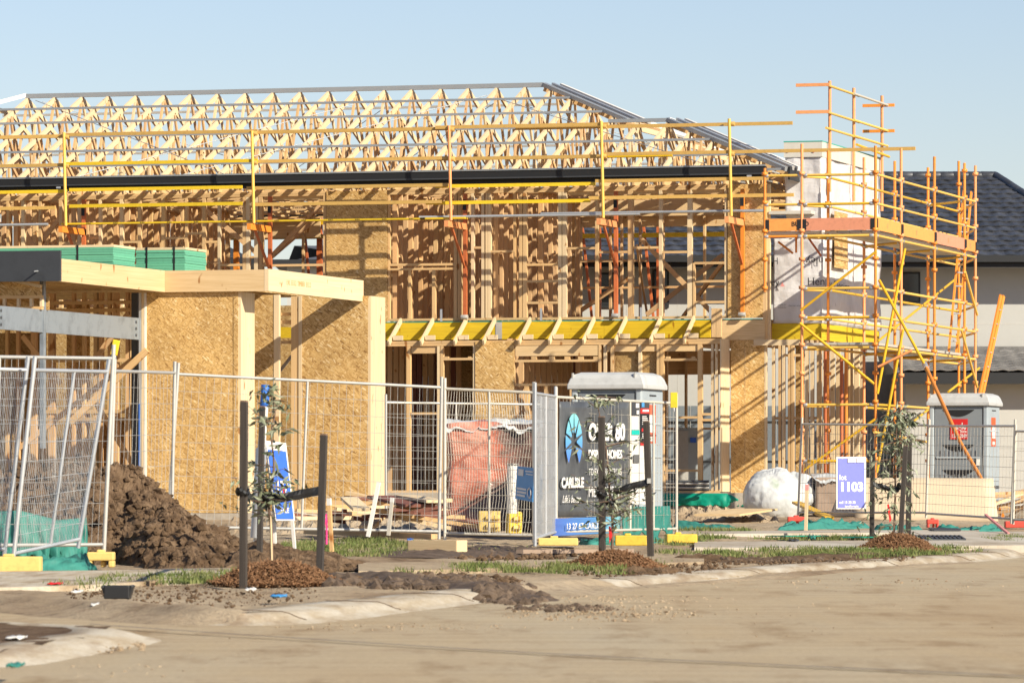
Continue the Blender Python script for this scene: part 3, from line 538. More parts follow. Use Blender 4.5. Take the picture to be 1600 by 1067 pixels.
for q in ((692.5, 739, 561), (804, 934, 564), (804, 934, 601), (1037, 1089, 562), (1097, 1111, 647), (1097, 1111, 656), (642, 683, 646), (1060, 1090, 652), (1040, 1090, 735)): gnog(*q)
for (a, b) in ((694, 700), (731, 736), (830, 838), (858, 866), (882, 890), (903, 911), (927, 934), (1040, 1046), (1080, 1086)): HB('cripple_stud', ux(a, VF), ux(b, VF), VF + 0.004, VF + 0.086, gz_(563.5, a) + 0.024, gz_(557, a), 'pine', house)
for (a, b) in ((820, 826), (850, 855), (890, 896), (915, 920)): HB('cripple_stud', ux(a, VF), ux(b, VF), VF + 0.004, VF + 0.086, zs, gz_(603, a), 'pine', house)
panel('wall_sheet', ux(742.6, VF - 0.016), ux(803, VF - 0.016), VF - 0.018, VF - 0.002, Z_SLAB + 0.03, z_lp - 0.02)
panel('wall_sheet', ux(961, VF + 0.09), ux(1025, VF + 0.09), VF + 0.092, VF + 0.108, Z_SLAB + 0.05, ze - 0.1, 'osb_dark')
# return wall and corner sheet
u_c = ux(1125, VF)
panel('wall_sheet', u_c, u_c + 0.02, VF, -0.03, Z_SLAB + 0.02, z_lp + 0.0, 'pine_pale'); 
for (a, b, c) in ((0.0, 1.2, 0), (1.2, 2.0, 0)): pass
ua, ub, um = ux(1142, -0.03), ux(1194, -0.03), ux(1164, -0.03)
panel('wall_sheet', ua, um - 0.003, -0.032, -0.012, Z_SLAB + 0.0, Z_BB - 0.055); panel('wall_sheet', um + 0.003, ub, -0.032, -0.012, Z_SLAB + 0.0, Z_BB - 0.055)
HB('corner_stud', ub + 0.004, ub + 0.045, -0.03, 0.06, Z_SLAB, Z_BB - 0.055, 'pine_pale', house)
for (a, b) in ((1112, 1119), (1119.5, 1127)): HB('post', ux(a, -0.4), ux(b, -0.4), -0.42, -0.33, zp(527, ux(a, -.4), -.4), zp(482, ux(a, -.4), -.4), 'pine', house)
HB('outrigger', ux(1178, -0.1), ux(1250, -0.1), -0.13, -0.085, Z_BB - 0.16, Z_BB - 0.05, 'pine_pale', house)
# ground-floor inside: partitions in the dark
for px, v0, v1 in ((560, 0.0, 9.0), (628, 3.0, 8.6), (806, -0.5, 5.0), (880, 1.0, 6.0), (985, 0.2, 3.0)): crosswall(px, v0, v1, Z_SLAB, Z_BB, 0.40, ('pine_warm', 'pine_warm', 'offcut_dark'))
backwall(5.2, 730, 960, Z_SLAB, Z_BB, 0.6, 'pine_warm'); backwall(VB - 0.1, 560, 1160, Z_SLAB, Z_BB, 1.2, 'pine_warm'); 
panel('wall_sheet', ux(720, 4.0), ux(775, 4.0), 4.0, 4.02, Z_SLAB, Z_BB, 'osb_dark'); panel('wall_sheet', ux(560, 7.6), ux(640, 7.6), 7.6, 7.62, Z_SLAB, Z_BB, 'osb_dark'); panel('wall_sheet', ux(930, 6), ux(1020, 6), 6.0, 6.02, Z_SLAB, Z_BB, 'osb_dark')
HB('lintel', ux(600, VB), ux(1160, VB), VB, VB + 0.05, Z_BB - 0.5, Z_BB, 'pine_warm', house)
# green membrane hanging over the slab edge
def drape(name, pts_top, drop, mat, parent=None, amp=0.03, n=60, m=8, seed=0.0, thick=0.012):
    v = []; T = []
    for i in range(n + 1):
        s = i / n * (len(pts_top) - 1); k = min(int(s), len(pts_top) - 2); T.append(Vector(pts_top[k]).lerp(Vector(pts_top[k + 1]), s - k))
    t = (T[-1] - T[0]).normalized(); nr = Vector((t.y, -t.x, 0)).normalized()
    for i, p in enumerate(T):
        for j in range(m + 1):
            r = j / m; v.append(p + Vector((0, 0, -drop * r * (1 + 0.22 * nz((i * 0.17, seed, 1))))) + nr * (amp * r ** 0.6 * (1 + nz((i * 0.35, r * 1.5, seed)) * 1.3) + 0.01))
    f = [(i * (m + 1) + j, i * (m + 1) + j + 1, (i + 1) * (m + 1) + j + 1, (i + 1) * (m + 1) + j) for i in range(n) for j in range(m)]
    o = mesh_obj(name, v, f, mat, parent, smooth=True); md = o.modifiers.new('thick', 'SOLIDIFY'); md.thickness = thick; return o
drape('slab_membrane', [hw(ux(1010, -0.8), -0.8, Z_SLAB - 0.01), hw(ux(1125, -0.8), -0.8, Z_SLAB - 0.01), hw(ux(1198, -0.6), -0.6, Z_SLAB - 0.01)], 0.24, 'green_sheet', house, 0.05)
# ---- wing wrapped in white membrane, with the tower above it
VW = 0.36; uw1 = ux(1283, VW); vw2 = vx(1374, uw1)
zw0, zw1, zw2 = zp(531, uw1, VW), zp(505, uw1, VW), zp(372, uw1, VW)
HB('floor_beam', 0.03, uw1 - 0.05, VW, VW + 0.05, zw0, zw1, 'lvl_yellow', house); HB('floor_beam', uw1 - 0.05, uw1, VW - 0.003, vw2, zw0, zw1, 'lvl_yellow', house)
def wrap_wall(name, pts, z0, z1, mat, seed=0, amp=0.025, n=26, m=20):
    v = []; f = []; k = 0
    cols = []
    for (a, b) in zip(pts, pts[1:]):
        nn = n if a is pts[-2] or len(pts) == 2 else n
        cols += [Vector(a).lerp(Vector(b), i / nn) for i in range(nn)]
    cols.append(Vector(pts[-1])); nc = len(cols)
    for i, p in enumerate(cols):
        t = (cols[min(i + 1, nc - 1)] - cols[max(i - 1, 0)]).normalized(); nr = Vector((t.y, -t.x, 0))
        for j in range(m + 1):
            z = z0 + (z1 - z0) * j / m; q = Vector((p.x, p.y, z))
            dsp = amp * (nz((p.x * 1.5 + seed, p.y * 1.2, z * 1.4), 1.0, 4) + 0.6 * abs(noise.noise(Vector((p.x * 2.2 + z * 1.1, p.y * 0.9, seed))))); v.append(q + nr * dsp)
    f = [(i * (m + 1) + j, (i + 1) * (m + 1) + j, (i + 1) * (m + 1) + j + 1, i * (m + 1) + j + 1) for i in range(nc - 1) for j in range(m)]
    o = mesh_obj(name, v, f, mat, house, smooth=True); md = o.modifiers.new('thick', 'SOLIDIFY'); md.thickness = 0.02; return o
wrap = wrap_wall('house_wrap', [hw(0.06, VW - 0.02, 0), hw(uw1 + 0.02, VW - 0.02, 0), hw(uw1 + 0.02, vw2, 0)], zw1 + 0.005, zw2, 'house_wrap', 1.0, 0.04)
ut0 = ux(1228, VW); zt0, zt1 = zw2, zp(243, uw1, VW)
tower = wrap_wall('house_wrap', [hw(ut0, VW + 3.0, 0), hw(ut0, VW, 0), hw(uw1, VW, 0), hw(uw1, vw2, 0)], zt0 - 0.02, zt1, 'house_wrap', 5.0, 0.05)
zc1 = zp(222, uw1, VW)
panel('parapet_cap', ut0 - 0.03, uw1 + 0.03, VW - 0.05, VW - 0.02, zt1 - 0.03, zc1, 'cap_sheet'); panel('parapet_cap', uw1 + 0.0, uw1 + 0.032, VW - 0.018, vw2 + 0.05, zt1 - 0.03, zc1, 'cap_sheet'); panel('parapet_cap', ut0 - 0.03, ut0 - 0.0, VW - 0.018, vw2, zt1 - 0.03, zc1, 'cap_sheet')
panel('cap_edge', ut0 - 0.035, uw1 + 0.035, VW - 0.055, vw2 + 0.05, zc1 + 0.002, zc1 + 0.022, 'teal_edge')
for px in (1231, 1271): u = ux(px, VW - 0.06); tube('washer', hw(u, VW - 0.052, zp(237, u, VW)), hw(u, VW - 0.065, zp(237, u, VW)), 0.025, 'red_sign', house)
panel('ledge', 0.05, uw1 - 0.12, VW - 0.35, VW, zp(336, .4, VW), zp(331, .4, VW), 'cap_sheet')
# bare board showing through a tear in the wrap on its right face
va_, vb_ = vx(1296, uw1), vx(1316, uw1)
panel('wall_sheet', uw1 + 0.095, uw1 + 0.106, va_, vb_, zp(418, uw1, va_), zp(330, uw1, va_), 'osb')
HB('stud', uw1 + 0.10, uw1 + 0.125, va_, vb_, zp(405, uw1, va_), zp(401, uw1, va_), 'pine', house)
# lettering printed on the wrap
fx, fz = U3, Vector((0, 0, 1)); rx = V3
def wl(s, px, py, size, face, mat='ink', flip=False, bold=0.0, sub=0.0):
    if face == 'f': o = hw(ux(px, VW - 0.10), VW - 0.10, zp(py, ux(px, VW), VW)); xd = fx
    else: v = vx(px, uw1 + 0.115); o = hw(uw1 + 0.115, v, zp(py, uw1, v)); xd = rx
    yd = fz
    if flip: xd, yd = -xd, -yd
    text('lettering', s, o, xd, yd, size, mat, wrap, bold=bold, lift=0.0)
def wlw(s, px0, px1, py, size, face, mat='ink', flip=False):
    if face == 'f': a = hw(ux(px0, VW - 0.10), VW - 0.10, zp(py, ux(px0, VW), VW)); w = abs(ux(px1, VW) - ux(px0, VW)); xd = fx
    else: v0, v1 = vx(px0, uw1 + 0.115), vx(px1, uw1 + 0.115); a = hw(uw1 + 0.115, v0, zp(py, uw1, v0)); w = abs(v1 - v0); xd = rx
    yd = fz
    if flip: xd, yd = -xd, -yd
    text('lettering', s, a, xd, yd, size, mat, wrap, lift=0.0, width=w)
wlw('Hen', 1261, 1287, 446, 0.21, 'f'); wlw('ley Design', 1289, 1327, 448, 0.21, 'r'); wlw('ey', 1204, 1217, 447, 0.20, 'f')
tri = [hw(ux(p, VW - 0.10), VW - 0.10, zp(q, 0.2, VW)) for p, q in ((1219, 448), (1226, 448), (1222.5, 441))]; mesh_obj('logo_mark', tri, [(0, 1, 2)], 'pink_mark', wrap)
wlw('nley', 1287, 1260, 403, 0.19, 'f', flip=True); wlw('H', 1216, 1209, 403, 0.19, 'f', flip=True)
for px, py, s in ((1216, 478, 'HENLEY'), (1216, 482, 'DESIGN'), (1232, 479, 'thermal wrap')): wl(s, px, py, 0.045, 'f', 'ink_grey')
wl('En', 1305, 478, 0.08, 'r', 'ink_grey')
# open framing under the wing
for (a, b) in ((1206, 1210), (1216, 1220), (1222, 1226), (1231, 1235), (1236, 1240), (1258, 1263), (1266, 1271), (1276, 1283)): stud(a, b, VW, Z_SLAB, zw0, random.choice(['pine', 'pine_pale']))
panel('wall_sheet', ux(1243, 1.0), ux(1257, 1.0), 1.0, 1.02, Z_SLAB, zw0, 'osb'); HB('nogging', ux(1210, VW), ux(1276, VW), VW + 0.02, VW + 0.08, zp(655, .5, VW), zp(651, .5, VW), 'pine', house); HB('nogging', ux(1226, VW), ux(1262, VW), VW + 0.02, VW + 0.08, zp(557, .5, VW), zp(553, .5, VW), 'pine', house)
for px in (1286, 1297, 1306, 1320, 1326, 1335, 1341): v = vx(px, uw1 - 0.09); HB('stud', uw1 - 0.09, uw1, v, v + 0.09 if px > 1310 else v + 0.045, Z_SLAB, zw0, random.choice(['pine', 'pine_pale']), house)
# ---- roof: trusses, battens, hips, gutter
T = 0.39; OV = 0.5; VR = 5.0; UA = ux(850, VR) + 5.5; UWG = 0.52; VWE = 5.7; uLr = ux(40, VR); ULE = uLr - 5.5
def rh(u, v):
    main = min(v + OV, 2 * VR + OV - v, UA - u, u - ULE); wing = min(v + OV, VWE - v, UWG - u); return max(0.0, max(main, wing)) * T
def truss(u, mat='pine_pale'):
    vs_ = [i * 0.05 - 0.5 for i in range(0, 231) if rh(u, i * 0.05 - 0.5) > 0]
    if len(vs_) < 10: return
    pts = [(v, rh(u, v)) for v in vs_]; keep = [pts[0]]
    for a, b, c in zip(pts, pts[1:], pts[2:]):
        if abs((b[1] - a[1]) - (c[1] - b[1])) > 0.004: keep.append(b)
    keep.append(pts[-1])
    vend = keep[-1][0]
    root = bar('roof_truss', hw(u, -0.1, Z_TP + 0.05), hw(u, min(vend, VB), Z_TP + 0.05), 0.04, 0.09, 'pine', house)
    for (v0, h0), (v1, h1) in zip(keep, keep[1:]):
        if v1 - v0 > 0.12: bar('top_chord', hw(u, v0, Z_EAVE + h0 - 0.05), hw(u, v1, Z_EAVE + h1 - 0.05), 0.042, 0.10, mat, root)
    hm = max(h for _, h in keep); top = [v for v, h in keep if h > hm - 0.02]; va, vb = min(top), max(top)
    if hm < 0.5: return
    def web(v0, v1, up0=False): 
        bar('web', hw(u + 0.002, v0, Z_TP + 0.08), hw(u + 0.002, v1, Z_EAVE + rh(u, v1) - 0.08), 0.038, 0.07, random.choice(['pine', 'pine_pale', 'pine_warm']), root)
    q = va + 0.5
    for (a, b) in ((0.22, 0.25), (0.40, 0.27), (0.42, 0.52), (0.66, 0.54), (0.70, 0.80), (0.92, 0.82)):
        v0, v1 = -0.3 + a * q, -0.5 + b * q
        if rh(u, v1) > 0.3: web(v0, v1)
    web(va * 0.80, va - 0.02)
    if vb - va > 0.6: web((va + vb) / 2 - 0.2, va + 0.3); web((va + vb) / 2 + 0.2, vb - 0.3)
    r_ = vend - vb
    web(vb + 0.2 * r_, vb + 0.02)
    for (a, b) in ((0.28, 0.22), (0.34, 0.46), (0.58, 0.50), (0.62, 0.72)):
        v0, v1 = vb + a * r_, vb + b * r_
        if rh(u, v1) > 0.3: web(v0, v1)
px = -60.0; u = ux(-40, VR); nT = 0
while u < UWG - 0.7:
    truss(u + random.gauss(0, 0.008)); u += 0.6; nT += 1
# steel battens on the slopes
def batten(p, q, name='roof_batten', mat='batten_steel', w=0.06, h=0.045): return bar(name, p, q, w, h, mat, house)
for r_ in (0.06, 0.98, 1.9, 2.82, 3.74, 4.66):
    v = -0.5 + r_; ue = (UWG - r_) if r_ <= 3.1 else (UA - r_)
    batten(hw(max(ULE + r_, -18.5), v, Z_EAVE + r_ * T + 0.022), hw(ue, v, Z_EAVE + r_ * T + 0.022))
    batten(hw(max(ULE + r_, -18.5), 2 * VR + 0.5 - r_, Z_EAVE + r_ * T + 0.022), hw(UA - r_, 2 * VR + 0.5 - r_, Z_EAVE + r_ * T + 0.022), mat='galv_dull')
    batten(hw(UA - r_, -0.5 + r_ if r_ > 3.1 else 5.7 - r_ * 0.2, Z_EAVE + r_ * T + 0.02), hw(UA - r_, 2 * VR + 0.5 - r_, Z_EAVE + r_ * T + 0.02), mat='galv_dull')
    if r_ < 2.9: batten(hw(UWG - r_, -0.5 + r_, Z_EAVE + r_ * T + 0.02), hw(UWG - r_, VWE - r_, Z_EAVE + r_ * T + 0.02))
zr = Z_EAVE + 5.5 * T; zrw = Z_EAVE + 3.1 * T
batten(hw(uLr - 0.0, VR, zr + 0.03), hw(UA - 5.5, VR, zr + 0.03), 'ridge_cap', 'batten_steel', 0.10, 0.09)
batten(hw(UA - 3.2 - 0.3, 2.6, zrw + 0.03), hw(UWG - 3.1, 2.6, zrw + 0.03), 'ridge_cap', 'batten_steel', 0.10, 0.07)
def hip(u0, v0, h0, u1, v1, h1, mat='batten_steel', dz=0.035, w=0.09): bar('hip_capping', hw(u0, v0, Z_EAVE + h0 + dz), hw(u1, v1, Z_EAVE + h1 + dz), w, 0.08, mat, house)
hip(UA - 5.5, VR, 5.5 * T, UA - 3.1, 2.6, 3.1 * T); hip(UWG - 3.1, 2.6, 3.1 * T, UWG, -0.5, 0.0)
hip(UA - 5.5, VR, 5.5 * T, UA, 10.5, 0.0, 'white_paint', 0.02, 0.06); hip(UWG - 3.1, 2.6, 3.1 * T, UWG, 5.7, 0, 'white_paint', 0.04, 0.10)
for off, mt in ((0.35, 'white_paint'), (0.18, 'galv')):
    hip(UA - 5.5 + off, VR + 0.12 * off, 5.5 * T - off * 0.1, UA - 3.1 + off, 2.6 + 0.2 * off, 3.1 * T - off * 0.1, mt, 0.05, 0.06); hip(UWG - 3.1 + off, 2.6, 3.1 * T - off * 0.1, UWG + off * 0.4, -0.5 + off * 1.2, 0.02, mt, 0.05, 0.06)
hip(uLr, VR, 5.5 * T, ULE + 1.0, 0.5, 1.0 * T, 'white_paint', 0.05, 0.10)
# jack rafters of the hips (run along the house)
for i in range(1, 9):
    v = -0.5 + 0.62 * i
    if v < 2.55: bar('jack_rafter', hw(UWG - 0.05, v, Z_EAVE - 0.03), hw(UWG - (v + 0.5), v, Z_EAVE + (v + .5) * T - 0.05), 0.04, 0.10, 'pine', house)
    elif v < 5.0: bar('jack_rafter', hw(UWG - 0.05, v, Z_EAVE - 0.03), hw(UWG - max(0.3, 5.7 - v), v, Z_EAVE + max(0.3, 5.7 - v) * T - 0.05), 0.04, 0.10, 'pine', house)
for i in range(1, 9):
    v = 2.6 + 0.6 * i
    if v < 5: bar('jack_rafter', hw(UA - 3.2, v, Z_EAVE + 3.1 * T - 0.05), hw(UA - (v + 0.5), v, Z_EAVE + (v + .5) * T - 0.05), 0.04, 0.10, 'pine', house)
    else: bar('jack_rafter', hw(UA - 0.1, v, Z_EAVE - 0.03), hw(UA - max(0.3, 10.5 - v), v, Z_EAVE + max(0.3, 10.5 - v) * T - 0.05), 0.04, 0.10, 'pine_warm', house)
# diagonal speed-brace straps
for (ua_, ra, ub_, rb) in ((uLr + 0.3, 5.3, uLr + 6.4, 0.2), (uLr + 5.2, 0.3, uLr + 10.2, 5.0), (-6.6, 4.8, -1.2, 0.5), (uLr + 3, 0.3, uLr + 7.5, 4.6)):
    tube('brace_strap', hw(ua_, -0.5 + ra, Z_EAVE + ra * T + 0.0), hw(ub_, -0.5 + rb, Z_EAVE + rb * T), 0.008, 'batten_steel', house)
    tube('brace_strap', hw(ua_, 10.5 - ra, Z_EAVE + ra * T + 0.0), hw(ub_, 10.5 - rb, Z_EAVE + rb * T), 0.008, 'batten_steel', house)
# fascia and gutter
zf0, zf1 = zp(289, -6, -0.55), zp(267, -6, -0.55)
HB('fascia', -18.8, 0.10, -0.54, -0.5, zf0, zf1 - 0.03, 'fascia_black', house); g = HB('gutter', -18.8, 0.14, -0.66, -0.545, zf0 + 0.09, zf1 - 0.02, 'fascia_black', house); HB('gutter_lip', -18.8, 0.14, -0.675, -0.64, zf1 - 0.019, zf1 + 0.012, 'fascia_edge', house); HB('gutter_bead', -18.8, 0.13, -0.672, -0.662, zf0 + 0.10, zf0 + 0.125, 'steel_dark', house)
HB('fascia', UWG + 0.02, UWG + 0.06, -0.5, 5.6, zf0, zf1 - 0.03, 'fascia_black', house); HB('fascia', -18.8, UA, 10.5, 10.54, zf0, zf1 - 0.03, 'fascia_black', house)
for px in (88, 1167): u = ux(px, -0.68); HB('gutter_bracket', u, u + 0.09, -0.684, -0.675, zf0 + 0.05, zf0 + 0.085, 'galv', house)
# eaves soffit battens and ceiling battens catching light
for k, v in enumerate((0.5, 1.1, 1.8, 2.6, 3.6, 4.6, 6.0, 7.5, 9.0)): HB('ceiling_batten', -17, -0.1, v, v + 0.07, Z_TP - 0.042, Z_TP - 0.002, 'pine', house)

# ---- garage and porch wing at the left, nearer the street
VG = -20.0
def gzz(py, px, v=VG): u = ux(px, v); return zp(py, u, v)
zg0 = gzz(801, 300); zgt = gzz(455, 300); zb0, zb1 = gzz(456, 330), gzz(422.5, 330)
panel('slab', -19, ux(600, VG + 5), VG - 0.02, VG + 12, zg0 - 0.3, zg0 - 0.005, 'concrete')
panel('wall_sheet', ux(229, VG), ux(372, VG), VG, VG + 0.018, zg0, zgt - 0.01); 
us = ux(372, VG); HB('end_stud', us, us + 0.045, VG + 0.003, VG + 0.66, zg0, zgt - 0.02, 'pine_pale', house); HB('end_stud', ux(365, VG), us - 0.001, VG - 0.008, VG - 0.001, zg0, zgt - 0.01, 'osb', house)
for (a, b, m_) in ((218, 221.5, 'galv'), (222, 226, 'pine_pale'), (226.3, 229, 'white_paint')): HB('edge_post', ux(a, VG), ux(b, VG), VG - 0.03, VG + 0.08, zg0, zgt - 0.02, m_, house)
HB('edge_tape', ux(217.8, VG), ux(219.6, VG), VG - 0.036, VG - 0.031, zg0 + 0.3, zg0 + 1.7, 'blue_tape', house)
ur = ux(420, VG - 0.06); vr_ = vx(568, ur); VG2 = vr_ - 0.05
panel('wall_sheet', ux(389, VG2), ux(428, VG2), VG2, VG2 + 0.018, zg0, gzz(461, 400, VG2)); HB('edge_post', ux(428, VG2), ux(436, VG2), VG2 - 0.01, VG2 + 0.08, zg0, gzz(461, 400, VG2), 'pine_pale', house)
HB('edge_post', ux(455, VG2), ux(470, VG2), VG2 - 0.005, VG2 + 0.085, zg0, gzz(463, 460, VG2), 'pine', house); HB('edge_post', ux(467, VG2), ux(472, VG2), VG2 - 0.02, VG2 - 0.006, zg0, gzz(463, 460, VG2), 'pine_pale', house)
z2t = gzz(463, 520, VG2)
panel('wall_sheet', ux(472, VG2), ux(575, VG2), VG2, VG2 + 0.018, zg0 + 0.02, z2t); u2 = ux(575, VG2); v2 = vx(602, u2 + 0.045)
HB('end_stud', u2, u2 + 0.045, VG2 + 0.002, v2, zg0 + 0.02, z2t - 0.0, 'pine_pale', house)
for k, (py, h) in enumerate(((488, .05), (500, .06), (532, .05))): HB('nogging', ux(436, VG2), ux(455, VG2), VG2 + 0.1, VG2 + 0.19, gzz(py, 445, VG2) - h, gzz(py, 445, VG2), 'pine', house)
HB('floor_beam', ux(436, VG2 + 2), ux(457, VG2 + 2), VG2 + 2, VG2 + 2.05, gzz(528, 445, VG2 + 2), gzz(511, 445, VG2 + 2), 'lvl_yellow', house)
bar('diagonal_brace', hw(ux(437, VG2 + .5), VG2 + .5, gzz(580, 437, VG2 + .5)), hw(ux(456, VG2 + .5), VG2 + .5, gzz(556, 456, VG2 + .5)), 0.03, 0.05, 'galv', house)
# parapet beams: away, across, away
uq = ux(258, VG - 0.06); vq = vx(95, uq)
HB('parapet_beam', uq - 0.07, uq, vq, VG - 0.075, zb0, zb1, 'lvl', house)
ur = ux(420, VG - 0.06); vr_ = vx(568, ur)
HB('parapet_beam', uq - 0.07, ur - 0.07, VG - 0.07, VG - 0.005, zb0, zb1, 'lvl', house); HB('parapet_beam', ur - 0.068, ur, VG - 0.073, vr_, zb0 - 0.0, zb1 + 0.01, 'pine_pale', house)
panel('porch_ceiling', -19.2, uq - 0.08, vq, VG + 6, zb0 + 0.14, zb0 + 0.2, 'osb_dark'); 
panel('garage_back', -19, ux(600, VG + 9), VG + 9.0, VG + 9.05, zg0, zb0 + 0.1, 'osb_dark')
for px in (426, 418): pass
tb = text('beam_print', 'LVL  E13.2  TIMBER  E13.2', hw(ur + 0.003, VG + 0.8, zb0 + 0.13), V3, (0, 0, 1), 0.11, 'rail_timber', house, lift=0)
# dark steel beam across the porch front on a steel post, galvanised beam below
HB('steel_beam', ux(-80, vq - 0.05), ux(95, vq - 0.05), vq - 0.08, vq - 0.02, zp(440, ux(50, vq), vq), zp(392.5, ux(50, vq), vq), 'steel_dark', house)
tube('beam_bolt', hw(ux(62, vq), vq - 0.05, zp(424, ux(50, vq), vq)), hw(ux(62, vq), vq - 0.2, zp(425, ux(50, vq), vq)), 0.012, 'galv', house)
HB('steel_post', ux(62, vq + .4), ux(68, vq + .4), vq + 0.4, vq + 0.5, zp(700, ux(50, vq), vq), zp(436, ux(50, vq), vq), 'steel_blue', house)
HB('steel_post', ux(207, VG + .15), ux(217, VG + .15), VG + 0.1, VG + 0.2, zg0, gzz(457, 210), 'steel_dark', house)
ug = ux(217.5, VG - 0.04); vg0 = vx(-6, ug)
gb = HB('galvanised_beam', ug - 0.05, ug, vg0, VG - 0.04, gzz(531, 217), gzz(497, 217), 'steel_blue', house)
for s in (0.03, 0.975):
    for z_ in (0.2, 0.5, 0.8): v = vg0 + (VG - 0.04 - vg0) * s; zz = gzz(531, 217) + (gzz(497, 217) - gzz(531, 217)) * z_; tube('bolt', hw(ug, v, zz), hw(ug + 0.012, v, zz), 0.022, 'steel_dark', gb)
# framing seen inside the porch
def gstud(px, v, w=0.09, z1=None): HB('porch_stud', ux(px, v), ux(px, v) + w, v, v + 0.09, zg0, z1 or zb0 + 0.1, random.choice(['pine', 'pine_warm', 'pine_warm']), house)
for px in (8, 25, 48, 75, 80, 112, 128, 146, 152, 168, 176, 196, 203): gstud(px, VG + 2.4, random.choice([0.05, 0.09, 0.09]))
for py in (470, 482, 560, 640, 652): HB('porch_plate', ux(70, VG + 2.38), ux(206, VG + 2.38), VG + 2.38, VG + 2.43, gzz(py, 140, VG + 2.4) - 0.06, gzz(py, 140, VG + 2.4), 'pine', house)
panel('wall_sheet', ux(104, VG + 2.6), ux(140, VG + 2.6), VG + 2.6, VG + 2.62, zg0, gzz(470, 120, VG + 2.6), 'osb'); panel('wall_sheet', ux(-60, VG + 2.6), ux(72, VG + 2.6), VG + 2.6, VG + 2.62, zg0, gzz(520, 40, VG + 2.6), 'osb_dark'); panel('wall_sheet', ux(156, VG + 2.6), ux(204, VG + 2.6), VG + 2.6, VG + 2.62, zg0, gzz(655, 180, VG + 2.6), 'osb')
for (a, b, c, d_) in ((35, 525, 95, 600), (150, 560, 200, 490), (150, 630, 210, 730), (30, 700, 228, 545)): bar('diagonal_brace', hw(ux(a, VG + 1), VG + 1, gzz(b, a, VG + 1)), hw(ux(c, VG + 1), VG + 1, gzz(d_, c, VG + 1)), 0.04, 0.08, 'pine_warm', house)
bar('diagonal_brace', hw(ux(110, VG - .4), VG - .4, gzz(660, 110, VG - .4)), hw(ux(230, VG - .4), VG - .4, gzz(547, 230, VG - .4)), 0.05, 0.1, 'pine', house)
# small gable box with a row of short studs at the far left
vbx = vq + 0.25; zz0, zz1 = zp(484, ux(20, vbx), vbx), zp(462, ux(20, vbx), vbx)
ul_, ur_ = ux(-70, vbx), ux(65, vbx)
HB('box_plate', ul_, ur_, vbx, vbx + 0.08, zz0, zz0 + 0.045, 'pine', house); HB('box_plate', ul_, ur_, vbx, vbx + 0.08, zz1 - 0.045, zz1, 'pine', house)
for px in (-10, 4, 26, 46, 62): HB('box_stud', ux(px, vbx), ux(px, vbx) + 0.04, vbx + 0.002, vbx + 0.078, zz0 + 0.045, zz1 - 0.045, 'pine_pale', house)
panel('box_sheet', ul_, ur_, vbx + 0.3, vbx + 0.32, zz0, zz1, 'osb')
a_, b_, c_, d_ = hw(ul_, vbx, zz1), hw(ur_, vbx, zz1), hw(ur_, vbx, zp(449, ux(20, vbx), vbx)), hw(ul_, vbx, zp(420, ux(20, vbx), vbx))
mesh_obj('box_gable', [a_, b_, c_, d_] + [q + V3 * 0.02 for q in (a_, b_, c_, d_)], [(0, 1, 2, 3), (7, 6, 5, 4), (0, 4, 5, 1), (1, 5, 6, 2), (2, 6, 7, 3), (3, 7, 4, 0)], 'osb', house)
bar('box_rake', hw(ul_, vbx - 0.02, zp(419, ux(20, vbx), vbx)), hw(ur_, vbx - 0.02, zp(448, ux(20, vbx), vbx)), 0.09, 0.045, 'pine_pale', house)

# ------------------------------------------------------------------ packs of green flooring boards on the lower roof
def board_pack(label, px_l, px_c, px_r, py_top, v, n):
    u0, u1 = ux(px_l, v), ux(px_c, v); v1 = vx(px_r, u1); ztop = zp(py_top, u1, v); zbot = zb1 - 0.12; th = (ztop - zbot) / n
    t = thing('board_pack', label, 'board pack', hw((u0 + u1) / 2, (v + v1) / 2, zbot), 'green board packs')
    for i in range(n):
        e = random.uniform(-0.006, 0.006); HB('board', u0 + e, u1 + e, v + e, v1 + e, zbot + i * th, zbot + (i + 0.93) * th, 'green_board' if i < n - 1 else 'pine_pale', t)
    for s in (0.2, 0.76): HB('strap', u0 + (u1 - u0) * s, u0 + (u1 - u0) * s + 0.03, v - 0.008, v1 + 0.008, zbot - 0.004, ztop + 0.004, 'black_plastic', t)
    return t
# the roof deck that carries them
panel('roof_deck', -19, ux(322, VG + 2.3) + 0.2, VG + 0.9, VG + 7.0, zb1 - 0.17, zb1 - 0.125, 'osb_dark')
board_pack('long pack of green edged boards on the porch roof at the far left', -60, 177, 211, 382, VG + 0.9, 15)
board_pack('shorter pack of green edged boards next to the long pack on the porch roof', 212.5, 289, 322, 386, VG + 2.3, 14)

# ------------------------------------------------------------------ edge protection along the eaves
VE = -1.15
edge = thing('edge_protection', 'yellow guard rails on orange brackets along the front eaves of the unfinished house', 'guard rail', hw(-8, VE, Z_FL))
def rail(a, b, py, mat, h=0.065, w=0.04, v=VE, ref=700, name='guard_rail'):
    zz = zp(py, ux(ref, v), v); HB(name, ux(a, v), ux(b, v), v, v + w, zz - h / 2, zz + h / 2, mat, edge)
for (a, b, m_, vo) in ((-40, 104, 'rail_timber', 0), (98, 402, 'rail_timber', -0.05), (396, 706, 'rail_timber', 0), (680, 950, 'rail_timber', -0.05), (805, 1238, 'rail_timber', 0.05)):
    rail(a, b, 201 + vo * 40, m_, v=VE + vo)
for (a, b, m_, vo) in ((-40, 103, 'rail_timber', 0), (103, 402, 'rail_yellow', -0.05), (398, 708, 'rail_timber', 0), (682, 949, 'rail_timber', 0.05), (940, 1430, 'rail_timber', -0.05), (820, 1050, 'rail_yellow', 0.06)): rail(a, b, 247 + vo * 30, m_, v=VE + vo)
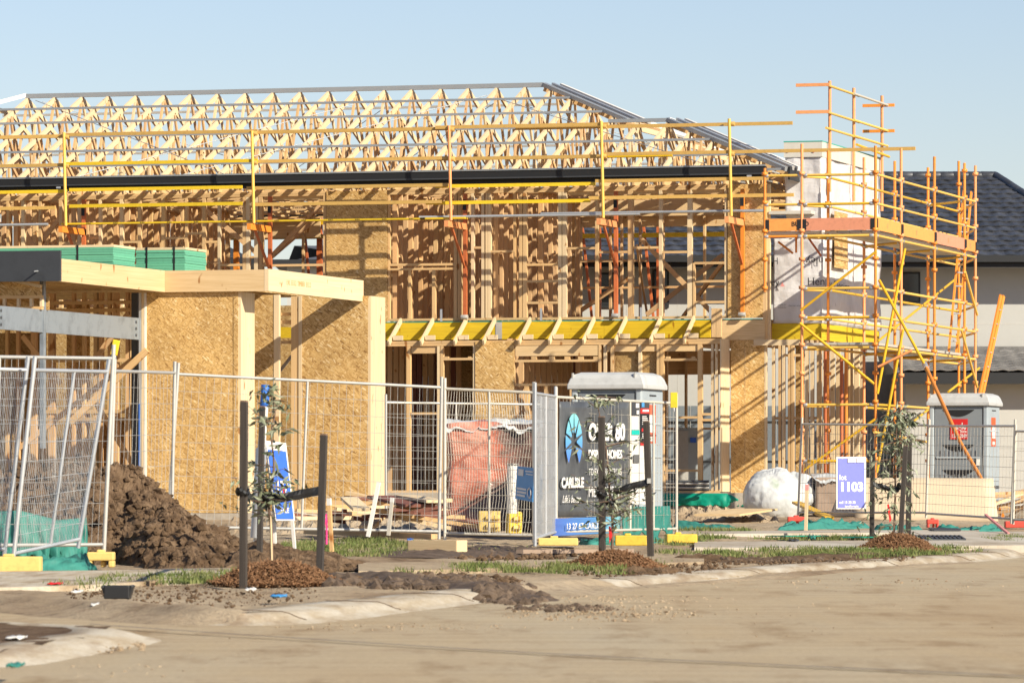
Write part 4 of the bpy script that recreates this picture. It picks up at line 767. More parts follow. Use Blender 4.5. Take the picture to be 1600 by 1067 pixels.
for (a, b, m_, vo) in ((-40, 104, 'rail_yellow', 0), (108, 378, 'rail_yellow', -0.05), (385, 700, 'rail_timber', 0), (680, 930, 'rail_yellow', 0.05), (930, 1200, 'rail_timber', -0.05)): rail(a, b, 289 + vo * 40, m_, v=VE + vo)
for (a, b, m_, vo) in ((-40, 86, 'rail_timber', 0), (108, 378, 'rail_yellow', -0.05), (398, 690, 'rail_timber', 0), (665, 922, 'rail_yellow', 0.05), (920, 1240, 'rail_timber', -0.05)): rail(a, b, 315 + vo * 40, m_, v=VE + vo)
pl = []
for (a, b) in ((95, 402), (399, 664), (656, 726)): rail(a, b, 341, 'rail_yellow', 0.03, 0.22, VE, name='walk_plank'); pl.append((a, b))
for a in range(135, 650, 42): u = ux(a, VE - 0.003); text('plank_print', 'BUILD', hw(u, VE - 0.004, zp(341, ux(700, VE), VE) - 0.012), U3, (0, 0, 1), 0.034, 'ink', edge, bold=0.01, lift=0)
for (a, b, py) in ((-40, 75, 341), (655, 1000, 338.5), (845, 1195, 336), (1160, 1195, 336.5)): z_ = zp(py, ux(700, VE), VE); tube('walk_tube', hw(ux(a, VE + .1), VE + .1, z_), hw(ux(b, VE + .1), VE + .1, z_), 0.026, 'galv', edge)
for i, px in enumerate((105, 399, 707, 945, 1145)):
    u = ux(px, VE - 0.06); z0 = zp(343, ux(700, VE), VE) - 0.02; ztop = zp((207, 205, 197, 190, 186)[i], u, VE)
    po = tube('guard_post', hw(u - 0.03, VE - 0.06, z0), hw(u - 0.07, VE - 0.06, ztop), 0.03, 'scaf_yellow2' if i != 2 else 'scaf_orange2', edge)
    for py in (201, 247): tube('rail_clip', hw(u - 0.09, VE - 0.03, zp(py + 2, ux(700, VE), VE)), hw(u + 0.03, VE - 0.03, zp(py + 2, ux(700, VE), VE)), 0.045, 'rail_timber', po)
    br = HB('bracket_arm', u - 0.12, u - 0.04, VE - 0.22, -0.06, z0 - 0.13, z0 - 0.01, 'scaf_orange' if i in (0, 1) else 'scaf_orange2', edge)
    um_ = u - 0.08
    lg = HB('bracket_leg', um_ - 0.03, um_ + 0.04, -0.135, -0.06, Z_FL + 0.05, Z_TP - 0.1, 'scaf_orange' if i == 4 else 'scaf_red', edge)
    bar('bracket_brace', hw(um_, VE + 0.15, z0 - 0.12), hw(um_, -0.12, z0 - 0.85), 0.04, 0.05, 'scaf_red', edge)
    HB('leg_packer', um_ - 0.035, um_ + 0.035, -0.14, -0.055, z0 + 0.25, z0 + 0.45, 'ink', lg)
    tube('leg_clamp', hw(um_ - 0.06, -0.15, Z_FL + 0.06), hw(um_ + 0.07, -0.15, Z_FL + 0.06), 0.045, 'galv_dull', lg)
# red shores and props inside, and the matching rails along the back eaves
back_edge = thing('edge_protection', 'yellow guard rails along the far eaves seen through the open frame', 'guard rail', hw(-8, 10.8, Z_FL))
for (a, b, py, m_) in ((905, 1140, 324, 'scaf_yellow'), (905, 1140, 342, 'rail_yellow'), (905, 1140, 369, 'rail_yellow'), (330, 520, 325, 'rail_yellow'), (330, 520, 350, 'scaf_yellow'), (330, 520, 372, 'rail_timber'), (640, 720, 345, 'rail_yellow')):
    u0 = ux(a, 11); z_ = zp(py, u0, 11); HB('guard_rail', u0, ux(b, 11), 11.0, 11.05, z_ - 0.05, z_ + 0.05, m_, back_edge)
for px in (365, 495, 1026, 930, 690):
    u = ux(px, 11.1); HB('bracket_leg', u, u + 0.12, 11.08, 11.16, Z_FL, zp(310, u, 11), 'scaf_red' if px != 365 else 'scaf_orange', back_edge)
    bar('bracket_brace', hw(u, 10.9, Z_FL + 0.2), hw(u - 0.3, 11.1, zp(345, u, 11)), 0.05, 0.05, 'scaf_red', back_edge)
# ------------------------------------------------------------------ scaffold wrapped round the right corner
def rayz(px, py, d): return P(px, py, d)
cor = P(1368, 362, 93.0); cu = (cor.x - X0) * UX + (cor.y - Y0) * UY; cv = (cor.x - X0) * VX + (cor.y - Y0) * VY   # corner standard in house axes
def zs_(py): return zp(py, cu, cv)
scaf = thing('scaffold', 'yellow and orange tube scaffold with toe boards round the corner of the unfinished house', 'scaffold', hw(cu, cv, 0.3))
ZD1, ZD2 = zs_(366), zs_(541)
std = {}
def standard(key, u, v, ztop, mat, z0=None):
    z0 = float(gz(*hw(u, v, 0)[:2])) - 0.02 if z0 is None else z0
    s = tube('standard', hw(u, v, z0), hw(u, v, ztop), 0.027, mat, scaf); std[key] = (u, v)
    z = 0.75
    while z < ztop - 0.1:
        if z > z0: tube('rosette', hw(u, v, z - 0.03), hw(u, v, z + 0.03), 0.058, mat, s)
        z += 0.52
    return s
FRONT = [('f0', 1195, 263, 'scaf_orange', 2.0), ('f1', 1253, 225, 'scaf_orange2', None), ('f2', 1368, 228, 'scaf_orange', None)]
for k, px, pt, m_, z0 in FRONT: u = ux(px, cv); standard(k, u, cv, zp(pt, u, cv), m_, Z_FL + 0.35 if k == 'f0' else None)
for k, px, pt, m_ in (('r1', 1408, 232, 'scaf_orange2'), ('r2', 1460, 245, 'scaf_orange'), ('r3', 1507, 255, 'scaf_orange'), ('r4', 1524, 259, 'scaf_orange2')): v = vx(px, cu); standard(k, cu, v, zp(pt, cu, v), m_)
iu = cu - 1.0
for k, px, pt, m_ in (('i0', 1294, 236, 'scaf_orange'), ('i1', 1350, 246, 'scaf_orange2'), ('i2', 1398, 252, 'scaf_orange'), ('i3', 1450, 262, 'scaf_orange'), ('i4', 1498, 252, 'scaf_orange')): v = vx(px, iu); standard(k, iu, v, zp(pt, iu, v), m_)
def led(a, b, z, mat, name='ledger', dz=0.0, ext=0.0):
    (ua_, va_), (ub_, vb_) = std[a], std[b]; p, q = hw(ua_, va_, z), hw(ub_, vb_, z + dz); d = (q - p).normalized() * ext
    l = tube(name, p - d, q + d, 0.024, mat, scaf)
    for s in (0.05, 0.95):
        c = p.lerp(q, s); t = (q - p).normalized() * 0.035; tube('coupler', c - t, c + t, 0.033, 'galv', l)
    return l
ZR = [ZD1 + 1.09, ZD1 + 0.56, ZD1 - 0.02, ZD2 + 1.06, ZD2 + 0.53, ZD2 - 0.02, zs_(632), zs_(720)]
YS = ['scaf_yellow2', 'scaf_yellow', 'scaf_yellow2']
for i, z in enumerate(ZR):
    led('f1', 'f2', z, YS[i % 3]); 
    if i < 3: led('f0', 'f1', z, 'scaf_yellow2' if i < 2 else 'scaf_orange')
    if i < 6:
        for a, b in (('f2', 'r1'), ('r1', 'r2'), ('r2', 'r3'), ('r3', 'r4')): led(a, b, z, 'scaf_yellow2' if i < 6 else 'scaf_yellow')
        for a, b in (('i0', 'i1'), ('i1', 'i2'), ('i2', 'i3'), ('i3', 'i4')): led(a, b, z - 0.01, YS[(i + 1) % 3])
    elif i == 6: led('f2', 'r1', z, 'scaf_yellow'); led('r1', 'r2', z, 'scaf_yellow2'); led('i1', 'i2', z, 'scaf_yellow')
    for a, b in (('f1', 'i0'), ('i4', 'r4')): led(a, b, z - 0.02, 'scaf_yellow2')
for a, b in (('i1', 'r1'), ('i2', 'r2'), ('i3', 'r3')):
    for z in (ZD1 - 0.05, ZD2 - 0.05, ZD1 + 1.05 if b == 'r3' else ZD2 - 0.06): led(a, b, z - 0.001 * random.randint(0, 9), 'scaf_yellow', 'transom')
# planks
def planks(u0, u1, v0, v1, z, along_u, n):
    for i in range(n):
        if along_u: w = (v1 - v0) / n; HB('plank', u0, u1, v0 + i * w + 0.006, v0 + (i + 1) * w - 0.006, z, z + 0.045, 'galv_dull' if i % 3 else 'galv_warm', scaf)
        else: w = (u1 - u0) / n; HB('plank', u0 + i * w + 0.006, u0 + (i + 1) * w - 0.006, v0, v1, z, z + 0.045, 'galv_dull' if i % 3 else 'galv_warm', scaf)
planks(std['f0'][0], cu - 1.05, cv + 0.03, cv + 0.75, ZD1 + 0.03, True, 3); planks(iu + 0.05, cu - 0.05, cv + 0.05, std['r4'][1], ZD1 + 0.032, False, 4)
planks(std['f1'][0], cu - 1.05, cv + 0.03, cv + 0.75, ZD2 + 0.03, True, 3); planks(iu + 0.05, cu - 0.05, cv + 0.05, std['r3'][1], ZD2 + 0.032, False, 4)
# toe boards
def toe(a, b, mat, z=ZD1 + 0.08, h=0.225, out=0.035):
    (ua_, va_), (ub_, vb_) = std[a], std[b]; p, q = hw(ua_, va_, z + h / 2), hw(ub_, vb_, z + h / 2); d = (q - p).normalized(); nr = Vector((d.y, -d.x, 0)) * 0.0
    o = bar('toe_board', p + d * 0.03, q - d * 0.03, 0.03, h, mat, scaf)
    for c in (p + d * 0.05, q - d * 0.05): bar('toe_clip', c - Vector((0, 0, h * 0.42)), c + Vector((0, 0, h * 0.42)), 0.07, 0.05, 'ink', o)
    return o, p, d, h
o_, p_, d_, h_ = toe('f0', 'f1', 'toe_orange'); text('toe_print', 'BUILD', p_ + U3 * 0.50 - V3 * 0.02 - Vector((0, 0, 0.03)), U3, (0, 0, 1), 0.12, 'ink', o_, bold=0.012, lift=0)
toe('f1', 'f2', 'toe_pink')
for (a, b, m_) in (('f2', 'r1', 'toe_orange'), ('r1', 'r2', 'toe_orange'), ('r2', 'r3', 'toe_pink'), ('r3', 'r4', 'toe_orange')):
    o_, p_, d_, h_ = toe(a, b, m_); (ub_, vb_) = std[b]; L = (hw(ub_, vb_, 0) - hw(*std[a], 0)).length
    for r_ in range(2): text('toe_print', 'BSF', p_ + d_ * L * 0.42 + U3 * 0.02 + Vector((0, 0, 0.005 - 0.05 * r_)), V3, (0, 0, 1), 0.055, 'toe_pink' if m_ == 'toe_orange' else 'toe_orange', o_, bold=0.012, lift=0)
# bracing tubes
def brace(xa, ya, ua_, va_, xb, yb, ub_, vb_, mat, r=0.024, name='brace'):
    pa = hw(ua_, va_, zp(ya, ua_, va_)); pb = hw(ub_, vb_, zp(yb, ub_, vb_)); return tube(name, pa, pb, r, mat, scaf)
f1u, f2u = std['f1'][0], std['f2'][0]; vo = cv - 0.06
def br(xa, ya, xb, yb, mat, v=vo, r=0.024): a_, b_ = ux(xa, v), ux(xb, v); return brace(xa, ya, a_, v, xb, yb, b_, v, mat, r)
br(1251, 485, 1369, 393, 'scaf_yellow', cv - 0.07); br(1250, 505, 1366, 600, 'scaf_yellow', cv - 0.07, 0.026); br(1255, 735, 1367, 655, 'scaf_yellow', cv - 0.07)
br(1414, 388, 1371, 615, 'scaf_yellow', cv - 0.12, 0.026); br(1411, 515, 1370, 738, 'scaf_yellow', cv - 0.14, 0.026); br(1372, 573, 1425, 547, 'scaf_orange2', cv - 0.2)
def brr(xa, ya, xb, yb, mat, u=cu + 0.06, r=0.024): a_, b_ = vx(xa, u), vx(xb, u); return brace(xa, ya, u, a_, xb, yb, u, b_, mat, r)
brr(1508, 425, 1527, 492, 'scaf_yellow2'); brr(1502, 515, 1527, 605, 'scaf_yellow2'); brr(1372, 533, 1492, 437, 'scaf_yellow', iu + 0.06); brr(1366, 675, 1510, 702, 'scaf_yellow2', cu + 0.3); brr(1415, 668, 1455, 636, 'scaf_yellow', iu + .06); brr(1482, 612, 1530, 575, 'scaf_yellow', iu)
# raking shore on the right: yellow inner tube in an orange outer tube
pa = hw(cu + 0.05, cv + 0.1, zp(438, cu, cv)); d1 = 91.5; pb = P(1446, 572, d1); pc = P(1500, 690, 87.0); pd = Gp(1567, 806)
shore = tube('raking_shore', pa, pb, 0.027, 'scaf_yellow', scaf); tube('shore_sleeve', pb, pc, 0.034, 'scaf_orange', shore); tube('shore_foot', pc, pd, 0.032, 'scaf_orange', shore); tube('shore_collar', pb - (pc - pb) * 0.03, pb + (pc - pb) * 0.03, 0.05, 'galv', shore)
for a, b in (('i0', 'i1'),): pass
# small orange hangers under the deck near the wall
for (xa, ya, xb, yb, m_) in ((1216, 378, 1239, 396, 'scaf_orange'), (1244, 360, 1244, 395, 'scaf_orange'), (1259, 366, 1283, 400, 'scaf_red')): br(xa, ya, xb, yb, m_, cv + 0.5, 0.02)
for (px, y0, y1, m_) in ((1290, 540, 775, 'scaf_red'), (1315, 555, 790, 'scaf_red'), (1322, 545, 790, 'scaf_orange')): v = vx(px, iu - 0.35); tube('prop', hw(iu - 0.35, v, zp(y1, iu, v)), hw(iu - 0.35, v, zp(y0, iu, v)), 0.035, m_, scaf)

# ladder inside the scaffold
def ladder(name, label, p0, p1, width_dir, w, mat, rung, group='orange ladders'):
    t = thing(name, label, 'ladder', p0, group); wd = Vector(width_dir).normalized() * w / 2
    for s in (-1, 1): bar('stile', p0 + wd * s, p1 + wd * s, 0.032, 0.085, mat, t)
    n = int((p1 - p0).length / 0.30)
    for i in range(1, n): c = p0.lerp(p1, i / n); tube('rung', c - wd, c + wd, 0.016, rung, t)
    return t
um2 = (iu + cu) / 2
v_a, v_b = vx(1488, um2), vx(1512, um2)
ladder('ladder', 'orange ladder standing inside the scaffold between its two decks', hw(um2, v_a, ZD2 + 0.08), hw(um2, v_b, zp(300, um2, v_b)), U3 * 0.25 + V3, 0.36, 'scaf_orange', 'galv')
lp0, lp1 = P(1528, 640, 98), P(1566, 462, 99); lp0 = lp1 + (lp0 - lp1) * 1.75
ladder('ladder', 'orange ladder leaning at an angle in front of the neighbouring house', lp0, lp1, (0.22, 0.97, 0.0), 0.42, 'scaf_orange', 'galv')

# guard frame round the top of the wrapped tower
gr = thing('tower_guardrail', 'orange posts and yellow rails rising above the white wrapped tower', 'guard rail', hw(uw1 + 0.06, 2, zc1))
gp = []
for px, pt, pb_ in ((1296.5, 127, 300), (1334, 138, 315), (1378, 150, 330)):
    v = vx(px, uw1 + 0.09); gp.append(v); tube('guard_post', hw(uw1 + 0.09, v, zp(pb_, uw1, v)), hw(uw1 + 0.09, v, zp(pt, uw1, v)), 0.03, 'scaf_orange2', gr); 
for py, e0 in ((136, 0), (178, 0), (203, 0)):
    z_ = zp(py, uw1, gp[0]); tube('guard_rail', hw(uw1 + 0.13, gp[0] - 0.5, z_), hw(uw1 + 0.13, gp[1] + 0.3, z_), 0.024, 'scaf_yellow2', gr); tube('guard_rail', hw(uw1 + 0.16, gp[1] - 0.3, z_), hw(uw1 + 0.16, gp[2] + 0.2, z_), 0.024, 'scaf_yellow2' if py != 136 else 'galv_warm', gr)
    if e0 == 0 and py < 200: HB('guard_rail', uw1 - 0.45, uw1 + 0.2, gp[0] - 0.55, gp[0] - 0.5, z_ - 0.03, z_ + 0.03, 'scaf_orange2', gr); HB('guard_rail', uw1 - 0.35, uw1 + 0.3, gp[2] + 0.2, gp[2] + 0.25, z_ - 0.03, z_ + 0.03, 'scaf_orange', gr)
z_ = zp(226, uw1, gp[1]); tube('guard_rail', hw(uw1 + 0.13, gp[1] + 0.1, z_), hw(uw1 + 0.13, gp[2] + 0.5, z_ - 0.05), 0.026, 'scaf_yellow', gr)

# ------------------------------------------------------------------ neighbouring house with dark tiled roof
DN = 112.0; DW = DN + 0.4
def nx(px, d): return (px - 800) / FPX * d
def nzv(py, d): return CAM_H + (HOR - py) / FPX * d
nb = thing('neighbour_house', 'finished two storey house with dark tiled hip roof behind the scaffold', 'house', (6, DN + 5, 0.3))
ze_, xl, xr = nzv(412, DN - 0.5), nx(590, DN), nx(1740, DN); dr = DN + 5.2; zrg = nzv(275, dr)
def box3(name, x0, x1, y0, y1, z0, z1, mat, parent): c = [(x, y, z) for x in (x0, x1) for y in (y0, y1) for z in (z0, z1)]; return mesh_obj(name, c, [(0, 1, 3, 2), (4, 6, 7, 5), (0, 4, 5, 1), (2, 3, 7, 6), (0, 2, 6, 4), (1, 5, 7, 3)], mat, parent)
wl_ = box3('wall', xl + 0.6, xr - 0.6, DW, DN + 9.6, 0.1, ze_ - 0.05, 'cream_wall', nb)
for py in (452, 505, 560, 640, 700): box3('wall_joint', xl + 0.6, xr - 0.6, DW - 0.004, DW, nzv(py, DN) - 0.008, nzv(py, DN) + 0.008, 'galv_dull', wl_)
for px in (980, 1060, 1455, 1530): box3('wall_joint', nx(px, DN) - 0.006, nx(px, DN) + 0.006, DW - 0.003, DW, 0.3, ze_ - 0.06, 'galv_dull', wl_)
box3('fascia', xl - 0.02, xr, DN - 0.55, DN - 0.5, ze_ - 0.08, ze_ + 0.16, 'fascia_black', nb); box3('gutter', xl - 0.02, xr, DN - 0.68, DN - 0.555, ze_ + 0.03, ze_ + 0.17, 'fascia_black', nb); box3('soffit', xl, xr, DN - 0.5, DW, ze_ - 0.06, ze_ - 0.02, 'cream_wall', nb)
def window(x0, x1, y0, y1, parent):
    w = box3('window', nx(x0, DN), nx(x1, DN), DW - 0.05, DW - 0.001, nzv(y1, DN), nzv(y0, DN), 'fascia_black', parent); box3('pane', nx(x0 + 3, DN), nx(x1 - 3, DN), DW - 0.056, DW - 0.05, nzv(y1 - 4, DN), nzv(y0 + 3, DN), 'glass_dark', w); return w
window(1408, 1440, 424, 474, nb); window(1020, 1046, 420, 480, nb); window(935, 965, 425, 480, nb)
def tile_mesh(mat, w, l):
    v = []; f = []; n = 6; prof = [0.0, 0.012, 0.022, 0.018, 0.006, 0.0, 0.008]
    for j, (y, dz) in enumerate(((0, 0.034), (l * 1.12, 0.0))):
        for i in range(n + 1): v.append(((i / n) * w * 1.02, y, prof[i] + dz))
    for i in range(n + 1): v.append(((i / n) * w * 1.02, 0, prof[i] + 0.004))
    for i in range(n): f += [(i, i + 1, n + 2 + i, n + 1 + i), (2 * n + 2 + i, 2 * n + 3 + i, i + 1, i)]
    return new_mesh('roof_tile', v, f, mat, False)
def tiled(parent, xa, xb, y0, z0, y1, z1, hip_l, hip_r, mat, w=0.33, l=0.36, maxobj=300, vis=None):
    """tiles on a slope that rises from (y0,z0) to (y1,z1); hips close it at both ends"""
    L = math.hypot(y1 - y0, z1 - z0); ang = math.atan2(z1 - z0, y1 - y0); tm = tile_mesh(mat, w, l); rest = MB(); k = 0; rows = int(L / l)
    tiles = []
    for r_ in range(rows):
        s = r_ * l / L; ya, za = y0 + (y1 - y0) * s, z0 + (z1 - z0) * s; x0_, x1_ = xa + hip_l * s, xb - hip_r * s; n = int((x1_ - x0_) / w); o = (r_ % 2) * w * 0.5
        for i in range(n): tiles.append((x0_ + o * 0 + i * w + (x1_ - x0_ - n * w) / 2, ya, za))
    if vis: tiles.sort(key=lambda t: -vis(t))
    rot = Matrix.Rotation(ang, 4, 'X')
    for i, t in enumerate(tiles):
        m = Matrix.Translation(t) @ rot @ Matrix.Rotation(random.gauss(0, 0.004), 4, 'Z')
        if i < maxobj: link('roof_tile', tm, m, parent)
        else: rest.add([m @ v.co for v in tm.vertices], [tuple(p.vertices) for p in tm.polygons])
    if rest.v: o = rest.out('roof_tiles', mat, parent); o['kind'] = 'stuff'
hp = dr - DN + 0.5
xr_r = nx(1555, dr); hip_r = (xr - xr_r)
roof = mesh_obj('roof', [(xl, DN - 0.5, ze_ + 0.12), (xr, DN - 0.5, ze_ + 0.12), (xr, DN + 10.9, ze_ + 0.12), (xl, DN + 10.9, ze_ + 0.12), (xl + hp, dr, zrg - 0.03), (xr_r, dr, zrg - 0.03)], [(0, 1, 5, 4), (1, 2, 5), (2, 3, 4, 5), (3, 0, 4)], 'roof_tile', nb)
tiled(roof, xl, xr, DN - 0.62, ze_ + 0.15, dr, zrg, hp, hip_r, 'roof_tile', vis=lambda t: (2.0 if t[0] > nx(1380, DN) and t[0] < nx(1605, DN) else 0.5 if nx(905, DN) < t[0] < nx(1140, DN) else 0.0) + random.random() * 0.01)
def ridge(pa, pb, mat, n, parent):
    for i in range(n): a = Vector(pa).lerp(Vector(pb), i / n); b = Vector(pa).lerp(Vector(pb), (i + 1.06) / n); tube('ridge_tile', a + Vector((0, 0, 0.004 * (i % 2))), b, 0.10, mat, parent)
ridge((xl + hp, dr, zrg), (xr_r, dr, zrg), 'roof_tile', 26, roof); ridge((xr_r, dr, zrg), (xr, DN - 0.55, ze_ + 0.2), 'roof_tile', 14, roof)
# lower storey roof in front
DL = DN - 3.2; zl_ = nzv(590, DL); xa_, xb_ = nx(1398, DL), nx(1760, DL)
low = mesh_obj('roof', [(xa_, DL - 0.3, zl_ + 0.1), (xb_, DL - 0.3, zl_ + 0.1), (xb_, DN, nzv(541, DN)), (xa_ - 0.2, DN, nzv(541, DN)), (xa_ + 0.0, DN, zl_ + 0.1)], [(0, 1, 2, 3), (0, 3, 4)], 'roof_tile_pale', nb)
tiled(low, xa_, xb_, DL - 0.38, zl_ + 0.13, DN, nzv(543, DN), 0, 0, 'roof_tile_pale', vis=lambda t: -t[0])
box3('fascia', xa_, xb_, DL - 0.36, DL - 0.3, zl_ - 0.14, zl_ + 0.1, 'fascia_black', nb); box3('soffit', xa_, xb_, DL - 0.3, DL + 0.3, zl_ - 0.12, zl_ - 0.08, 'cream_wall', nb)
lw = box3('wall', xa_ + 0.25, xb_, DL + 0.3, DN - 0.01, 0.1, zl_ - 0.08, 'cream_wall', nb)
for py in (622, 700): box3('wall_joint', xa_ + 0.25, xb_, DL + 0.296, DL + 0.3, nzv(py, DL) - 0.008, nzv(py, DL) + 0.008, 'galv_dull', lw)
# steel boundary fence between the two houses
bf = thing('boundary_fence', 'blue grey steel sheet fence between the unfinished house and its neighbour', 'fence', (nx(900, DN - 2), DN - 2, 0.2))
for i in range(20):
    x0_, x1_ = nx(540, DN - 1.6) + i * 0.62, nx(540, DN - 1.6) + (i + 1) * 0.62 - 0.01; box3('fence_sheet', x0_, x1_, DN - 1.6 + 0.02 * (i % 2), DN - 1.57 + 0.02 * (i % 2), 0.3, nzv(634, DN - 1.6), 'fence_steel', bf)
for z_ in (0.5, 1.3, 2.15): box3('fence_rail', nx(540, DN - 1.6), nx(540, DN - 1.6) + 12.4, DN - 1.66, DN - 1.61, z_, z_ + 0.06, 'fence_steel', bf)

# far houses seen through the frame at the left
def far_house(label, px0, px1, py_e, py_r, d, hip):
    x0_, x1_ = nx(px0, d), nx(px1, d); ze = nzv(py_e, d); zr_ = nzv(py_r, d + 4); t = thing('far_house', label, 'house', ((x0_ + x1_) / 2, d, 0), 'houses beyond the building site')
    box3('wall', x0_ + 0.5, x1_ - 0.5, d, d + 8, 0, ze, 'cream_wall', t); box3('fascia', x0_, x1_, d - 0.5, d - 0.45, ze - 0.12, ze + 0.12, 'fascia_black', t)
    mesh_obj('roof', [(x0_, d - .45, ze), (x1_, d - .45, ze), (x1_, d + 8.5, ze), (x0_, d + 8.5, ze), (x0_ + hip, d + 4, zr_), (x1_ - hip, d + 4, zr_)], [(0, 1, 5, 4), (1, 2, 5), (2, 3, 4, 5), (3, 0, 4), (3, 2, 1, 0)], 'roof_far', t)
    for a in (0.2, 0.6): box3('window', x0_ + (x1_ - x0_) * a, x0_ + (x1_ - x0_) * a + 1.2, d - 0.06, d - 0.01, ze - 1.6, ze - 0.5, 'glass_dark', t)
far_house('distant grey roofed house seen through the open upper frame left of centre', 425, 640, 412, 384, 170, 4.0)
far_house('distant dark roofed house seen through the upper frame above the board packs', 150, 400, 408, 378, 175, 4.0)

# ------------------------------------------------------------------ temporary wire fence panels
def fence(label, bl, br_, tl, tr, mats='galv_dull', nv=34, nh=9, mids=(0.5,), wire=0.0021, dents=0, infill=1.0, toprail=True):
    bl, br_, tl, tr = map(Vector, (bl, br_, tl, tr)); t = thing('wire_fence', label, 'fence panel', (bl + br_) / 2, 'temporary wire fence panels')
    def pt(s, r_): return bl.lerp(br_, s).lerp(tl.lerp(tr, s), r_)
    for s in (0, 1): tube('post', pt(s, -0.0), pt(s, 1.06), 0.019, mats, t)
    tube('top_rail', pt(0, 0.99), pt(1, 0.99), 0.017, mats, t); tube('bottom_rail', pt(0, 0.05), pt(1, 0.05), 0.017, mats, t)
    for s in mids: tube('mid_post', pt(s, 0.05), pt(s, 0.99), 0.015, mats, t)
    mb = MB(); e1 = (br_ - bl).normalized(); nr = e1.cross(Vector((0, 0, 1)))
    def dent(s, r_): return nr * 0.05 * dents * math.exp(-((s - 0.35) ** 2 + (r_ - 0.3) ** 2) * 18) + e1 * 0.02 * dents * math.sin(r_ * 14 + s * 5)
    for i in range(1, nv):
        s = i / nv
        if dents: mb.path([pt(s, r_) + dent(s, r_) for r_ in np.linspace(0.05, 0.99 * infill, 9)], wire, 4)
        else: mb.stick(pt(s, 0.05), pt(s, 0.99 * infill), wire, 4)
    for j in range(1, nh + 1):
        r_ = 0.05 + 0.94 * j / (nh + 1) * infill
        if dents: mb.path([pt(s, r_) + dent(s, r_) + nr * 0.004 for s in np.linspace(0, 1, 9)], wire * 1.1, 4)
        else: mb.stick(pt(0, r_) + nr * 0.004, pt(1, r_) + nr * 0.004, wire * 1.1, 4)
    mb.out('wire_mesh', mats, t, bl); return t
def fp_(x0, yb0, yt0, x1, yb1, yt1, xt0=None, xt1=None, d0=None, d1=None):
    a, b = Gp(x0, yb0) if d0 is None else P(x0, yb0, d0), Gp(x1, yb1) if d1 is None else P(x1, yb1, d1)
    return a, b, P(xt0 or x0, yt0, a.y), P(xt1 or x1, yt1, b.y)
fence('bent wire fence panel leaning right over green cloth at the far left', *fp_(20, 880, 575, 122, 856, 578, 53, 168, 44.0, 44.8), 'galv', 40, 9, (0.55,), dents=0.6)
fence('leaning wire fence panel cut off by the left edge of the picture', *fp_(-95, 884, 572, 6, 872, 575, -70, 42, 43.8, 44.2), 'galv', 40, 9, (0.5,))
fence('wire fence panel standing behind the leaning ones before the soil heap', *fp_(-120, 868, 553, 162, 866, 557, None, 177, 45.6, 45.9), 'galv_dull', 28, 8, (0.4,))
fence('short wire fence panel beside the soil heap and the yellow tag', *fp_(170, 846, 577, 268, 836, 580, 179, 273, 52, 56), 'galv_dull', 16, 9, ())
fence('long wire fence panel in front of the particle board garage walls', *fp_(262, 835, 582, 686, 842, 603, 278, 690, 57.5, 58), 'galv_dull', 36, 8, (0.49,))
fence('dense wire fence panel in front of the salmon wrapped pallet', *fp_(695, 845, 605, 834, 848, 611), 'galv_warm', 33, 10, (0.5,), wire=0.0026, dents=1.0)
fence('narrow wire fence panel seen almost edge on at the banner', *fp_(836, 853, 612, 868, 842, 617), 'galv', 46, 9, (0.5,))
fence('wire fence panel carrying the dark advertising banner', *fp_(869, 842, 618, 1057, 836, 628), 'galv_warm', 36, 8, (0.6, 0.8))
fence('wire fence panel standing behind the salmon wrapped pallet', *fp_(603, 812, 627, 845, 812, 630), 'galv_dull', 40, 9, (0.45,))
fence('wire fence panel beside the white bag and the lot sign', *fp_(1247, 808, 661, 1447, 808, 663, 1253, 1451, 80, 78), 'galv_warm', 38, 8, (), wire=0.0026)
fence('wire fence panel in front of the right hand toilet', *fp_(1447, 809, 664, 1580, 818, 664, 1452, 1586, 77.8, 74), 'galv_warm', 26, 8, (), wire=0.0026)
fence('wire fence panel cut off by the right edge of the picture', *fp_(1583, 819, 672, 1720, 822, 676, 1587, None, 73.8, 72), 'galv_warm', 26, 8, (), wire=0.0026)

# fence feet
def foot(label, px, py, wpx, hpx, mat, rot=0.0, holes=True, d=None, upright=False):
    p = Gp(px, py) if d is None else P(px, py, d); s = p.y / FPX; w, h = wpx * s, hpx * s; dp = 0.22
    t = thing('fence_block', label, 'fence foot', p, 'moulded fence feet'); mr = Matrix.Rotation(rot, 3, 'Z')
    def bx(c, sz, name='block', m=mat, b=0.012):
        mb = MB(); mb.box((0, 0, 0), sz); v = [p + mr @ (x + Vector(c)) for x in mb.v]; o = mesh_obj(name, v, mb.f, m, t, p); bevel(o, b, 2); return o
    if upright:
        bx((0, 0, h / 2), (w * 0.9, dp, h)); 
        for k in (0.28, 0.68): bx((w * 0.02, -dp / 2 - 0.012, h * k), (w * 0.34, 0.06, h * 0.16), 'recess', 'block_yellow_dusty', 0.006); bx((w * 0.3, -dp / 2 - 0.02, h * k + h * 0.02), (w * 0.22, 0.07, h * 0.22), 'lug')
        return t
    if holes:
        bx((0, 0, h * 0.72), (w, dp, h * 0.56)); bx((-w * 0.40, 0, h * 0.22), (w * 0.2, dp * 0.98, h * 0.44)); bx((w * 0.40, 0, h * 0.22), (w * 0.2, dp * 0.98, h * 0.44)); bx((w * 0.08, 0.03, h * 0.22), (w * 0.16, dp * 0.7, h * 0.43), 'web')
        bx((0, 0, h + 0.006), (w * 0.3, dp * 0.5, 0.03), 'socket')
    else:
        bx((0, 0, h / 2), (w, dp, h)); bx((-w * 0.1, 0, h + 0.008), (w * 0.2, dp * 0.4, 0.03), 'socket')
    return t
foot('yellow moulded fence foot beside the green cloth and soil heap', 158, 886, 42, 24, 'block_yellow_dusty')
